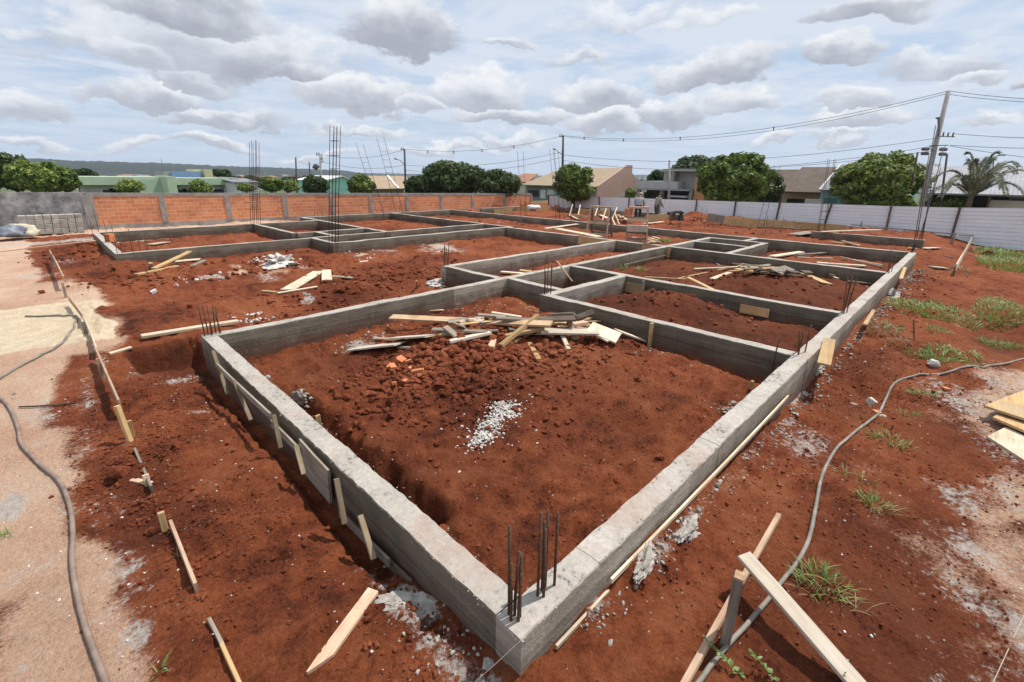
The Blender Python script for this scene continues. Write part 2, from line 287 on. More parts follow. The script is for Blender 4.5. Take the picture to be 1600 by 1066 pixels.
def m_brickwall(name):
    m, n, b = newmat(name); s = n('SeparateXYZ', {0: n('TexCoord').outputs['Object']})
    v = n('CombineXYZ', {0: s.outputs[0], 1: s.outputs[2], 2: 0.0}).outputs[0]
    P = n('TexCoord').outputs['Object']
    jit = n('VectorMath', {0: v, 1: n.scale(n('TexNoise', {'Vector': P, 'Scale': 3.0, 'Detail': 2}).outputs['Color'], .02, .02, 0)}, operation='ADD').outputs[0]
    bt = n('TexBrick', {'Vector': jit, 'Color1': (.58, .205, .082, 1), 'Color2': (.74, .31, .14, 1), 'Mortar': (.72, .54, .42, 1), 'Scale': 1.0, 'Mortar Size': 0.010, 'Mortar Smooth': 0.4, 'Bias': 0.0, 'Brick Width': 0.37, 'Row Height': 0.19})
    bt.offset = 0.5
    no = n.noise(P, 2.4, 6, .7); c = n.mixc(n.mapr(no, .5, .75, 0, .5), bt.outputs[0], (.50, .34, .25))
    sm = n.mapr(n.noise(n.scale(P, 1.5, 1, 4), 2.0, 7, .75), .62, .70, 0, .8); c = n.mixc(sm, c, (.42, .39, .36))
    c = n.mixc(n.mapr(n.noise(P, .7, 4), .45, .7, 0, .35), c, (.30, .12, .07))
    n.l.new(c, b.inputs['Base Color']); b.inputs['Roughness'].default_value = .9
    bump(n, b, n.math('ADD', n.math('MULTIPLY', bt.outputs['Fac'], -1.0), n.math('MULTIPLY', no, .6)), .5, .012)
m_brickwall('brick_wall')
def m_tiles(name, c1, c2, axis=0):
    m, n, b = newmat(name); P = n('TexCoord').outputs['Object']
    s = n('SeparateXYZ', {0: P})
    wv = n.math('SINE', n.math('MULTIPLY', s.outputs[axis], 2*math.pi/.22)); rows = n.math('FRACT', n.math('MULTIPLY', s.outputs[2], 1/.15))
    no = n.noise(P, 1.2, 6, .65); fi = n.noise(P, 14, 4, .7)
    c = n.ramp(n.math('ADD', n.math('MULTIPLY', no, .55), n.math('MULTIPLY', fi, .45)), [(.36, c1), (.66, c2)])
    c = n.mixc(n.mapr(rows, .0, .14, .55, 0), c, tuple(v*.45 for v in c1))
    n.l.new(c, b.inputs['Base Color']); b.inputs['Roughness'].default_value = .9
    bump(n, b, n.math('ADD', wv, n.math('MULTIPLY', rows, -1.0)), .8, .03)
m_tiles('tiles_brown', (.075, .052, .038), (.155, .112, .083), 1)
m_tiles('tiles_grey', (.15, .15, .16), (.28, .28, .295), 1)
m_tiles('tiles_white', (.25, .25, .27), (.44, .44, .455), 1)
m_tiles('tiles_tan', (.30, .215, .135), (.43, .325, .215), 1)
m_tiles('tiles_red', (.30, .14, .085), (.42, .22, .14), 0)

def m_sheet(name):
    m, n, b = newmat(name); P = n('TexCoord').outputs['Object']
    no = n.noise(n.scale(P, 1, .35, 3), 1.6, 6, .65); st = n.noise(n.scale(P, 1, 9, .5), 1.4, 5, .7)
    c = n.ramp(n.math('ADD', n.math('MULTIPLY', no, .6), n.math('MULTIPLY', st, .4)), [(.36, (.72, .77, .80)), (.62, (.85, .88, .89))])
    zz = n('SeparateXYZ', {0: P}).outputs[2]
    n.l.new(c, b.inputs['Base Color']); b.inputs['Metallic'].default_value = 0; b.inputs['Roughness'].default_value = .45
m_sheet('sheet_metal')

def m_leaf(name, c1, c2, c3, trans=.25):
    m, n, b = newmat(name); g = n('NewGeometry'); r = g.outputs['Random Per Island']
    P = n('TexCoord').outputs['Object']; cl = n.noise(P, 0.9, 3, .6)
    f = n.math('ADD', n.math('MULTIPLY', r, .55), n.math('MULTIPLY', cl, .5))
    c = n.ramp(f, [(.2, c1), (.5, c2), (.82, c3)])
    n.l.new(c, b.inputs['Base Color']); b.inputs['Roughness'].default_value = .55; b.inputs['Specular IOR Level'].default_value = .3
    tr = n('BsdfTranslucent', {'Color': c}); mx = n('MixShader', {0: trans, 1: b.outputs[0], 2: tr.outputs[0]})
    n.l.new(mx.outputs[0], m.node_tree.nodes['Material Output'].inputs[0])
m_leaf('leaf_mid', (.032, .064, .010), (.090, .150, .020), (.23, .29, .048))
m_leaf('leaf_dark', (.018, .038, .011), (.040, .072, .017), (.09, .13, .03))
m_leaf('leaf_light', (.052, .095, .014), (.145, .21, .032), (.32, .36, .085))
m_leaf('leaf_mango', (.020, .042, .011), (.046, .080, .018), (.11, .15, .036))
m_leaf('leaf_palm', (.075, .09, .05), (.14, .16, .09), (.28, .29, .19))
m_leaf('grass_blade', (.085, .15, .025), (.17, .255, .055), (.36, .41, .15))
m_leaf('grass_dry', (.16, .13, .06), (.28, .24, .12), (.42, .37, .22))
m_leaf('leaf_weed', (.09, .14, .04), (.16, .23, .07), (.27, .34, .13))

# ------------------------------------------------------------------ numpy noise
_rng = np.random.RandomState(11); _PT = _rng.rand(4096)
def _h(ix, iy): return _PT[((ix*73856093) ^ (iy*19349663) ^ 0x5bd1) & 4095]
def vn(x, y):
    ix = np.floor(x).astype(np.int64); iy = np.floor(y).astype(np.int64); fx = x-ix; fy = y-iy
    u = fx*fx*fx*(fx*(fx*6-15)+10); v = fy*fy*fy*(fy*(fy*6-15)+10)
    a = _h(ix, iy); b = _h(ix+1, iy); c = _h(ix, iy+1); d = _h(ix+1, iy+1)
    return (a+(b-a)*u)*(1-v)+(c+(d-c)*u)*v
def fbm(x, y, f=1.0, o=4, g=.5):
    s = 0; a = 1; t = 0
    for i in range(o):
        s = s+a*(vn(x*f+17.3*i, y*f-9.1*i)-.5); t += a; a *= g; f *= 2.03
    return s/t*2
def ss(a, b, x): t = np.clip((x-a)/(b-a), 0, 1); return t*t*(3-2*t)
def box_in(x, y, x0, x1, y0, y1, s=.12):
    return ss(x0-s, x0+s, x)*ss(-x1-s, -x1+s, -x)*ss(y0-s, y0+s, y)*ss(-y1-s, -y1+s, -y)

# ------------------------------------------------------------------ ground shape
# rooms between the foundation beams: x0, x1, y0, y1, floor level, mounds (x, y, height, sx, sy)
ROOMS = [(.2, 5.8, .2, 6.6, -.41, [(3.3, 4.5, .42, 1.5, 1.0), (2.6, 2.7, .22, 1.2, 1.2), (4.7, 2.6, .18, .9, 1.5), (5.9, 6.1, .1, .7, .5), (5.6, 4., .10, .6, 1.5), (3., 6.2, .08, 1.8, .4)]),
         (5.7, 6.4, 5.0, 6.6, -.42, [(5.9, 6.1, .1, .7, .5)]),
         (6.0, 8.9, .2, 4.8, -.36, [(7.7, 3.0, .42, .95, 1.15), (7.0, 1.6, .18, .9, 1.0)]),
         (9.1, 14.7, .2, 6.6, -.36, [(11.2, 2.4, .43, 1.8, 1.3), (12.4, 4.6, .25, 1.2, .9)]),
         (14.9, 20.1, .2, 4.4, -.36, [(17.5, 2.0, .12, 1.5, 1.)]),
         (14.9, 17.0, 4.6, 6.6, -.8, []), (17.2, 18.6, 4.6, 6.6, -.8, []), (18.8, 20.1, 4.5, 5.2, -.7, []),
         (6.6, 8.9, 5.0, 6.6, -.85, []),
         (6.4, 14.7, 6.8, 8.8, -.40, [(11.6, 7.9, .20, 2.2, .5)]),
         (.2, 5.9, 17.2, 24.0, -.38, [(3.8, 20.4, .2, 1.6, 1.2)]),
         (9.4, 15.0, 17.3, 26.3, -.42, [(12.5, 21.5, .3, 1.6, 1.8)]),
         (6.1, 9.2, 19.2, 24.0, -.42, []), (7.0, 9.2, 17.2, 18.8, -.5, []),
         (14.9, 20.1, 6.8, 15.1, -.34, []), (15.2, 20.1, 15.3, 26.3, -.36, [(18, 21, .15, 2, 2)])]
MOUNDS = [(at(560, 445, -.4), .26, 1.5, .9), (at(640, 415, -.4), .14, 1.6, 1.2), (at(700, 400, -.4), .1, 2, 1), (at(450, 400, -.4), .14, 1.2, 1.2),
          (at(190, 415, -.4), .2, .6, 1.6), (at(130, 390, -.4), .25, .7, 1.6), (at(300, 425, -.4), .1, 1.0, 1.2),
          (at(280, 700, -.4), .05, .3, .6), (at(430, 850, -.4), .07, .5, .9), (at(195, 735, -.4), .10, .12, .2),
          (at(1140, 345, -.4), .30, 1.6, 2.0), (at(1230, 355, -.4), .22, 1.8, 1.6), (at(1330, 365, -.4), .26, 2.4, 1.5), (at(1420, 355, -.6), .45, 1.3, 1.6), (at(1085, 340, -.4), .45, .9, .9),
          (at(1420, 440, -.4), .06, 2., .8), (at(1350, 500, -.4), .08, 1.2, .6), (at(1230, 800, -.4), .05, .8, .5), (at(1480, 560, -.4), .06, 1., .6)]
PITS = [(at(1335, 612, -.5), .24, .65, .38), (at(1570, 515, -.45), .25, 1.5, .55), (at(1250, 655, -.5), .10, .7, .2), (at(1395, 400, -.5), .15, 1.2, .5), (at(1340, 555, -.5), .12, 1.0, .25)]
def gbase(x, y):
    h = -.40+0*x
    h = h-.024*np.clip(x-8, 0, 25)*ss(1., -2.5, y)
    h = h-.10*ss(7, 9, y)*ss(15.0, 14, y)*ss(0, 1.5, x)*ss(15, 14, x)
    # soil heaped near the front corner, dug away along the left beam
    h = h+.08*np.exp(-((x+.05)**2+(y+.1)**2)/.5)
    h = h-.13*ss(-.24, -.10, x)*ss(.9, 1.6, y)*ss(7.2, 6.9, y)*ss(.1, 0, x)
    h = h-.06*ss(-.25, -.05, y)*ss(4.0, 6.0, x)*ss(21, 19, x)*ss(.1, 0, y)+.11*np.exp(-((y+.05)/.34)**2)*ss(.3, .8, x)*ss(5.5, 3., x)
    tr = ss(-.86, -.72, x+.06*fbm(x, y, 3.1, 3))*ss(.2, .05, x)*ss(6.72, 6.82, y+.05*fbm(x, y, 4, 3))*ss(8.15, 8.0, y+.10*fbm(y, x, 4, 3))
    h = h-.46*tr
    for p, d, sx, sy in PITS: h = h-d*np.exp(-((x-p[0])/sx)**2-((y-p[1])/sy)**2)
    for p, d, sx, sy in MOUNDS: h = h+d*np.exp(-((x-p[0])/sx)**2-((y-p[1])/sy)**2)
    h = h+.045*ss(-.72, -.90, x+.1*fbm(x, y, 1.3, 3))*ss(8.7, 9.0, y+.1*fbm(y, x, 1.4, 3))*ss(13.2, 11.8, y)
    # land beyond the site
    r = np.hypot(x, y)
    left = ss(31, 75, y)
    h = h-left*2.2-np.clip(y-75, 0, 500)*.022*ss(31, 75, y)
    h = h-ss(70, 400, x)*5.0
    h = np.where(r > 600, np.minimum(h, -14+0*h), h)
    return h
def room_h(x, y, x0, x1, y0, y1, b, md):
    h = b+0*x
    for mx, my, d, sx, sy in md: h = h+d*np.exp(-((x-mx)/sx)**2-((y-my)/sy)**2)
    e = np.minimum(np.minimum(x-x0, x1-x), np.minimum(y-y0, y1-y))
    if x0 == .2 and y0 == .2: h = h-.26*ss(.50, .30, x-x0+.12*fbm(x, y, 2.9, 4))*ss(1.2, 1.7, y)*ss(5.2, 4.2, y)
    return h-.08*ss(.42, .05, e+.10*fbm(x, y, 2.3, 3))
def dents(x, y):
    """footprints and spade marks: one shallow print in some cells of a 0.42 m grid"""
    c = .42; ix = np.floor(x/c).astype(np.int64); iy = np.floor(y/c).astype(np.int64); r1 = _h(ix, iy); r2 = _h(iy+91, ix+7); r3 = _h(ix+33, iy+5)
    dx = x-(ix+.35+.3*r1)*c; dy = y-(iy+.35+.3*r2)*c; an = r3*6.28; u = dx*np.cos(an)+dy*np.sin(an); v = -dx*np.sin(an)+dy*np.cos(an)
    q = np.sqrt((u/.13)**2+(v/.052)**2)
    return np.where(r2 > .42, .030*ss(1.0, .75, q)-.012*np.exp(-((q-1.15)/.22)**2), 0.)
def rough_amp(x, y):
    a = 1.0+0*x
    a = a*(1-.72*ss(-1.25, -1.6, x+.15*fbm(x, y, .9, 3)))
    a = a*(1-.35*ss(-.2, -.8, y)*ss(8, 3, x))
    return a
BAY1C = (3.0, 4.0)
def clod_zone(x, y):
    z = np.exp(-((x-3.2)/1.9)**2-((y-3.75)/1.05)**2)*ss(.3, .8, x)*ss(5.8, 5.2, x)
    for p, s in ((at(560, 445, -.4), 1.4), (at(650, 420, -.4), 1.6), (at(190, 415, -.4), .9), (at(1140, 440, 0.), 1.2), (at(1200, 350, -.3), 3.), (at(210, 720, -.4), .35), (at(235, 800, -.4), .3)):
        z = np.maximum(z, .75*np.exp(-((x-p[0])/s)**2-((y-p[1])/s)**2))
    return z
def gh(x, y, fine=True):
    x = np.asarray(x, float); y = np.asarray(y, float)
    h = gbase(x, y)
    for rm in ROOMS:
        k = box_in(x, y, *rm[:4], .06); m = k > 0
        if m.any(): h[m] = (h*(1-k))[m]+(k[m]*room_h(x[m], y[m], *rm)) if h.ndim else h
    near = ss(90, 45, np.hypot(x, y)); a = rough_amp(x, y)*near
    h = h+a*(.085*fbm(x, y, .55, 3)+.080*fbm(x+5, y, 1.9, 4, .55))
    h = h-a*dents(x, y)
    if fine:
        cz = clod_zone(x, y); r = 1-np.abs(fbm(x, y, 5.2, 3, .5))*1.6
        h = h+a*(.040*fbm(x, y, 8.5, 4, .66)+.022*(.5-np.abs(fbm(x+11, y, 4.2, 3, .55)))*ss(-.1, .4, fbm(x, y+31, .7, 3)))+cz*a*(.05*fbm(x, y, 6.0, 3, .6)+.035*(r-.5))
    return h
def g1(x, y): return float(gh(np.array([x]), np.array([y]), False)[0])
_T = np.concatenate([np.linspace(1.2, 14, 1400), np.linspace(14, 60, 1200)])
def hit(px, py, lift=0.0):
    """the point of the ground (or lift metres above it) seen along that direction"""
    d = ray(px, py); d = d/np.linalg.norm(d); P = CAM[None]+_T[:, None]*d[None]
    dz = P[:, 2]-lift-gh(P[:, 0], P[:, 1], False); i = int(np.argmax(dz < 0)) or len(_T)-1
    return P[i]

# ------------------------------------------------------------------ mesh helpers
class MB:
    def __init__(s): s.v = []; s.f = []; s.mi = []
    def add(s, V, F, mi=0):
        o = len(s.v); s.v += [tuple(map(float, p)) for p in V]; s.f += [tuple(i+o for i in f) for f in F]; s.mi += [mi]*len(F); return s
    def box(s, lo, hi, M=None, mi=0):
        x0, y0, z0 = lo; x1, y1, z1 = hi
        V = [(x0, y0, z0), (x1, y0, z0), (x1, y1, z0), (x0, y1, z0), (x0, y0, z1), (x1, y0, z1), (x1, y1, z1), (x0, y1, z1)]
        if M is not None: V = [tuple(M @ Vector(p)) for p in V]
        return s.add(V, [(0, 3, 2, 1), (4, 5, 6, 7), (0, 1, 5, 4), (1, 2, 6, 5), (2, 3, 7, 6), (3, 0, 4, 7)], mi)
    def tube(s, pts, r, n=6, mi=0, r2=None, cap=True):
        pts = [Vector(p) for p in pts]; m = len(pts); V = []; F = []
        for i, p in enumerate(pts):
            t = (pts[min(i+1, m-1)]-pts[max(i-1, 0)]).normalized()
            a = t.cross(Vector((0, 0, 1)) if abs(t.z) < .9 else Vector((1, 0, 0))).normalized(); b = t.cross(a)
            rr = r if r2 is None else r+(r2-r)*i/(m-1)
            V += [tuple(p+(a*math.cos(2*math.pi*k/n)+b*math.sin(2*math.pi*k/n))*rr) for k in range(n)]
        for i in range(m-1): F += [(i*n+k, i*n+(k+1) % n, (i+1)*n+(k+1) % n, (i+1)*n+k) for k in range(n)]
        if cap: F += [tuple(range(n-1, -1, -1)), tuple((m-1)*n+k for k in range(n))]
        return s.add(V, F, mi)
    def prism(s, poly, z0, z1, M=None, mi=0):
        n = len(poly); V = [(p[0], p[1], z0) for p in poly]+[(p[0], p[1], z1) for p in poly]
        if M is not None: V = [tuple(M @ Vector(p)) for p in V]
        return s.add(V, [tuple(range(n-1, -1, -1)), tuple(range(n, 2*n))]+[(i, (i+1) % n, n+(i+1) % n, n+i) for i in range(n)], mi)
    def mesh(s, name, mats, smooth=False):
        me = bpy.data.meshes.new(name); me.from_pydata(s.v, [], s.f)
        for m in (mats if isinstance(mats, (list, tuple)) else [mats]): me.materials.append(MATS[m])
        if any(s.mi): me.polygons.foreach_set('material_index', s.mi)
        if smooth: me.polygons.foreach_set('use_smooth', [True]*len(s.f))
        me.update(); return me
    def build(s, name, mats, parent=None, loc=(0, 0, 0), rot=None, smooth=False):
        ob = bpy.data.objects.new(name, s.mesh(name, mats, smooth)); col.objects.link(ob)
        ob.location = loc
        if rot is not None: ob.rotation_euler = rot
        if parent is not None: ob.parent = parent
        return ob
def tag(o, label=None, cat=None, group=None, kind=None):
    if label: o['label'] = label
    if cat: o['category'] = cat
    if group: o['group'] = group
    if kind: o['kind'] = kind
    return o
def thing(name, label, cat, loc=(0, 0, 0), rz=0.0, group=None):
    o = bpy.data.objects.new(name, None); col.objects.link(o); o.empty_display_size = .2
    o.location = loc; o.rotation_euler = (0, 0, rz); return tag(o, label, cat, group)
def fast_mesh(name, V, F, mats, smooth=True):
    V = np.asarray(V, np.float32); F = np.asarray(F, np.int32); k = F.shape[1]
    me = bpy.data.meshes.new(name); me.vertices.add(len(V)); me.vertices.foreach_set('co', V.ravel())
    me.loops.add(F.size); me.loops.foreach_set('vertex_index', F.ravel())
    me.polygons.add(len(F)); me.polygons.foreach_set('loop_start', np.arange(0, F.size, k, dtype=np.int32))
    me.polygons.foreach_set('use_smooth', np.full(len(F), smooth, bool))
    for m in (mats if isinstance(mats, (list, tuple)) else [mats]): me.materials.append(MATS[m])
    me.update(calc_edges=True); return me
def link(name, me, parent=None, loc=(0, 0, 0)):
    o = bpy.data.objects.new(name, me); col.objects.link(o); o.location = loc
    if parent is not None: o.parent = parent
    return o

# ------------------------------------------------------------------ ground sheet
def axis(x0, lo, hi):
    def go(lim):
        v = []; d = 0.0
        while d < lim:
            st = .020+.0072*d if d < 45 else (.0072*45+.02)*1.18**max(0, math.log(d/45+1e-9)*8)
            d += st; v.append(d)
        return v
    a = [x0-d for d in go(x0-lo)][::-1]; return np.array(a+[x0]+[x0+d for d in go(hi-x0)])
gx = axis(0.1, -3000, 4000); gy = axis(0.1, -3000, 4000); GX, GY = np.meshgrid(gx, gy, indexing='ij'); sx_, sy_ = GX.ravel(), GY.ravel()
GZ = gh(sx_, sy_)
ni, nj = len(gx), len(gy); I = np.arange(ni*nj).reshape(ni, nj)
GF = np.stack([I[:-1, :-1].ravel(), I[1:, :-1].ravel(), I[1:, 1:].ravel(), I[:-1, 1:].ravel()], 1)
gme = fast_mesh('ground', np.stack([sx_, sy_, GZ], 1), GF, 'earth', True)
def attr(name, vals): gme.attributes.new(name, 'FLOAT', 'POINT').data.foreach_set('value', np.clip(vals, 0, 1).astype(np.float32))
def ell(px, py, ra, rb, rot=0.0, z=-.4):
    c = at(px, py, z); dx = sx_-c[0]; dy = sy_-c[1]; a = R(rot); u = dx*math.cos(a)+dy*math.sin(a); w = -dx*math.sin(a)+dy*math.cos(a)
    return np.exp(-((u/ra)**2+(w/rb)**2)**1.3)
wob = fbm(sx_, sy_, 1.1, 4)
sand = ss(-1.28, -1.95, sx_+.30*wob+.02*np.clip(sy_-12, 0, 20))*ss(34, 30, sy_)*(1-.6*ss(-1.9, -2.5, sx_+.5*wob)*ss(9, 6, sy_))
sand = np.maximum(sand, .95*ss(-.4, -1.2, sx_+.3*wob)*ss(7.9, 8.8, sy_+.2*wob)*ss(17, 14, sy_))
sand = np.maximum(sand, .7*ss(27.2, 28.0, sy_+.3*wob)*ss(32, 30, sy_)*ss(14, 6, sx_))
for e in ((1560, 650, .9, 1.6, 20), (1590, 900, .8, 1.0, 0), (400, 420, .9, 1.6, 45), (690, 390, 1.1, 2.2, -30), (1500, 490, .8, .4, 0)): sand = np.maximum(sand, .5*ell(*e)*np.clip(.8+1.3*fbm(sx_+3, sy_, 2.0, 4), 0, 1.3))
edge = ss(-1.45, -2.0, sy_+.35*wob)*ss(.6, 1.6, sx_)*ss(10.5, 8.5, sx_)
sand = np.maximum(sand, .50*edge*np.clip(.9+.9*fbm(sx_+3, sy_, 1.6, 4), 0, 1.3))
yellow = ss(-.66, -1.02, sx_+.22*wob)*ss(8.6, 9.2, sy_+.25*wob)*ss(13.4, 11.5, sy_+.3*wob)
dust = 0*sx_
for px, py, ra, rb, rot, s in [(215, 995, .14, .17, 0, .9), (650, 950, .10, .26, 10, 1.), (690, 1010, .25, .2, 0, .55), (1180, 700, .6, .35, 0, .5), (1265, 690, .5, .28, 0, .75), (1320, 720, .3, .4, 0, .4),
                               (1510, 780, .45, .30, 20, .62), (1535, 870, .55, .30, 30, .66), (1560, 960, .50, .26, 30, .7), (1600, 900, .9, .9, 30, .5), (1480, 900, .2, .3, 30, .4), (1500, 620, .9, .5, 30, .7), (1580, 600, 1.0, .6, 0, .6), (1580, 700, .5, .5, 0, .6),
                               (60, 650, .22, .9, 0, .65), (20, 790, .12, .32, 0, 1.), (140, 620, .12, .9, 0, .6), (160, 560, .15, .5, 0, .6), (30, 900, .15, .3, 0, .5), (90, 740, .1, .5, 0, .4), (200, 880, .15, .3, 0, .5),
                               (60, 380, 3., .8, 0, .9), (200, 378, 2, .35, 0, .8), (330, 432, .5, .35, 0, .8), (420, 430, .6, .8, 0, .55), (470, 415, .6, .6, 0, .55), (560, 540, .3, .3, 0, .9), (600, 390, 1., 1.6, 0, .5), (690, 385, 1, 1.8, 0, .7),
                               (310, 645, .15, .12, 0, .7), (320, 600, .2, .1, 0, .4), (285, 590, .4, .12, 0, .75), (480, 465, .25, .25, 0, .8), (1330, 520, .5, .3, 0, .5), (1240, 610, .5, .14, 0, .8), (1020, 890, .3, .10, 0, .8), (700, 460, .6, .3, 0, .5),
                               (1075, 830, .3, .07, 0, .8), (930, 975, .18, .06, 0, .7), (60, 430, .8, .8, 0, .6), (110, 410, .4, 1.2, 0, .6), (700, 870, .1, .2, 0, .3), (1030, 545, .4, .3, 0, .4), (840, 480, .4, .3, 0, .6)]:
    dust = np.maximum(dust, s*ell(px, py, ra, rb, rot))
dust = np.maximum(dust, .30*ss(-1.0, -1.4, sx_)*ss(14, 8, sy_))
dust = np.maximum(dust, .42*edge)
dust = np.maximum(dust, .75*np.exp(-((sy_+.16)/.11)**2)*ss(1.2, 2.2, sx_)*ss(20, 18, sx_)*(.5+.7*wob))
dust = np.maximum(dust, .70*np.exp(-((sx_+.20)/.13)**2)*ss(-.2, .2, sy_)*ss(1.8, .9, sy_))
dark = .8*clod_zone(sx_, sy_)*ss(-.2, .35, fbm(sx_, sy_, 2.6, 4)+.3)
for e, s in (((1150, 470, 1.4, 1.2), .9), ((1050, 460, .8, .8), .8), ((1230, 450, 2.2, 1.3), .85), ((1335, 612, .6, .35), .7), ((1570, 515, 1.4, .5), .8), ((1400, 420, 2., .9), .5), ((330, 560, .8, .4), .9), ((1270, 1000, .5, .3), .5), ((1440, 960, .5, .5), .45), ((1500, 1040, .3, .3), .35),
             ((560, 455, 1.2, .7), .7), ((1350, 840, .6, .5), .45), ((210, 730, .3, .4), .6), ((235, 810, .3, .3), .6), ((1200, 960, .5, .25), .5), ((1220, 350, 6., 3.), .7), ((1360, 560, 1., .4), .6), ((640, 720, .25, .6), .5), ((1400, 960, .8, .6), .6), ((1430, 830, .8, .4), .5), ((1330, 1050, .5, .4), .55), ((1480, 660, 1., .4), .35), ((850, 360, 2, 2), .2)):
    dark = np.maximum(dark, s*ell(*e, 0, -.3))  # includes painted shade: the dug trench and the wide board's cast shadow
bays = np.maximum(box_in(sx_, sy_, 6., 8.9, .2, 4.8, .1), box_in(sx_, sy_, 9.1, 14.7, .2, 6.6, .1)*.85)
dark = np.maximum(dark, .95*bays*np.clip(.85+.8*fbm(sx_+9, sy_, .8, 4), 0, 1))
dark = np.maximum(dark, .42*box_in(sx_, sy_, .4, 5.6, .6, 6.2, .4)*np.clip(.45+1.5*fbm(sx_+4, sy_+2, .9, 4), 0, 1))
dark = np.maximum(dark, .9*ss(-.9, -.75, sx_)*ss(.1, -.05, sx_)*ss(6.9, 7.1, sy_)*ss(8.3, 8.1, sy_))  # dug trench: damp soil, with shade added to the tone
out = np.maximum(ss(32, 38, sy_), np.maximum(ss(37.5, 44, sx_), ss(-25, -60, sx_)))
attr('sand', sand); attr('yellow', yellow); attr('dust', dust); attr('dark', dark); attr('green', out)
tag(link('ground', gme), 'bare red earth building site with pale sand and lime dust', None, None, 'structure')

# far ridge
def ridge(name, az0, az1, D, prof, depth, seed, mat='hill_forest'):
    V = []; F = []; n = 160; rows = 9
    for i in range(n+1):
        a = az0+(az1-az0)*i/n; hgt = prof(i/n)*(1+.10*float(fbm(np.array([i*.13+seed]), np.array([seed*1.]), 1, 4)[0]))
        for j in range(rows):
            t = j/(rows-1); r = D+depth*t
            z = -16+(hgt+16)*math.sin(math.pi*min(t*1.0, 1))**.7 if 0 < t < 1 else -18
            z += 2.5*float(fbm(np.array([i*.9+seed]), np.array([j*1.3]), 1, 3)[0]) if 0 < t < 1 else 0
            px = CAM[0]+r*math.cos(a); py = CAM[1]+r*math.sin(a); V.append((px, py, z))
    for i in range(n):
        for j in range(rows-1): F.append((i*rows+j, (i+1)*rows+j, (i+1)*rows+j+1, i*rows+j+1))
    tag(link(name, fast_mesh(name, V, F, mat)), 'long low wooded ridge far behind the town', None, None, 'structure')
def azof(px): d = ray(px, 275); return math.atan2(d[1], d[0])
ridge('hills', azof(-120), azof(620), 1500, lambda t: 33*(1-.62*t)*ss(0, .12, t)*ss(1.0, .8, t)+1, 420, 3)
ridge('far_hills', azof(430), azof(1350), 2300, lambda t: 8+14*math.exp(-((t-.62)/.16)**2)*1+3*math.sin(t*9), 700, 8)
ridge('low_hills', azof(-200), azof(480), 700, lambda t: -5.5, 300, 5)

# ------------------------------------------------------------------ foundation
found = thing('concrete_foundation', 'grid of low grey concrete foundation beams standing in the red earth', 'foundation', (0, 0, -.4))
def beam(x0, x1, y0, y1, mat='concrete', z0=-.95, ztop=0.0, fine=None, name='grade_beam', dz=0.0, parent=found):
    """one cast length of beam: subdivided box whose top and arrises are rough"""
    cx, cy = (x0+x1)/2, (y0+y1)/2; d = math.hypot(cx-CAM[0], cy-CAM[1]); alongx = (x1-x0) > (y1-y0)
    st = fine or min(.30, max(.028, .012*d)); L = (x1-x0) if alongx else (y1-y0); W = (y1-y0) if alongx else (x1-x0)
    n = max(2, int(L/st)); m = 6 if d < 9 else 4; k = 5
    sec = [(0, z0+(ztop-z0)*j/k*1.0) for j in range(k)]+[(0, ztop-.012)]
    sec = [(0., z0), (0., -.5), (0., -.3), (0., -.15), (0., -.06), (0., ztop-.010)]+[(W*j/m, ztop) for j in range(1, m)]
    sec = sec[:6]+[(W*.03, ztop)]+sec[6:]+[(W*.97, ztop)]+[(W, z) for _, z in sec[:6][::-1]]
    sec = np.array(sec); q = len(sec); S = np.linspace(0, L, n+1)
    A, Bq = np.meshgrid(S, np.arange(q), indexing='ij'); w = sec[Bq.ravel().astype(int), 0]; z = sec[Bq.ravel().astype(int), 1]; a = A.ravel()
    X = (x0+a) if alongx else (x0+w); Y = (y0+w) if alongx else (y0+a)
    tp = ss(-.03, -.005, z-ztop+.0); e = np.minimum(w, W-w); edge = ss(.025, .0, e)
    z = z+tp*(.0075*fbm(X, Y, 9, 4, .6)+.012*fbm(X, Y, 1.6, 2)-edge*.012*np.maximum(0, fbm(X+3, Y, 14, 3)))+dz*tp
    off = (.004*fbm(a, z*4, 3, 3)+tp*edge*.010*fbm(X, Y+7, 11, 3))*(1 if True else 0)
    sgn = np.where(w < W/2, 1.0, -1.0)*ss(W*.2, 0, e)
    if alongx: Y = Y+off*sgn
    else: X = X+off*sgn
    z = z+.4
    I = np.arange((n+1)*q).reshape(n+1, q)
    F = np.stack([I[:-1, :-1].ravel(), I[:-1, 1:].ravel(), I[1:, 1:].ravel(), I[1:, :-1].ravel()], 1)
    if not alongx: F = F[:, ::-1]
    F = F[:, ::-1] if alongx is False else F
    me = bpy.data.meshes.new(name); V = np.stack([X, Y, z], 1)
    caps = [tuple(int(v) for v in I[0]), tuple(int(v) for v in I[-1][::-1])]
    me.from_pydata(V.tolist(), [], [tuple(map(int, f)) for f in F]+caps)
    me.materials.append(MATS[mat]); me.polygons.foreach_set('use_smooth', [False]*len(me.polygons)); me.update()
    bm = bmesh.new(); bm.from_mesh(me); bmesh.ops.recalc_face_normals(bm, faces=bm.faces); bm.to_mesh(me); bm.free()
    return link(name, me, parent)
def run(ax, c, s0, s1, joints=(), mat='concrete', w=.2, mats=None):
    """a straight beam poured in lengths that meet at visible joints"""
    ends = [s0]+list(joints)+[s1]
    for i in range(len(ends)-1):
        o = random.uniform(-.006, .006) if len(ends) > 2 else 0; mm = mats[i] if mats else mat
        e0 = ends[i]+(.005 if i else 0)
        if ax == 'x': beam(e0, ends[i+1], c+o, c+w+o, mm, dz=random.uniform(-.004, .004))
        else: beam(c+o, c+w+o, e0, ends[i+1], mm, dz=random.uniform(-.004, .004))
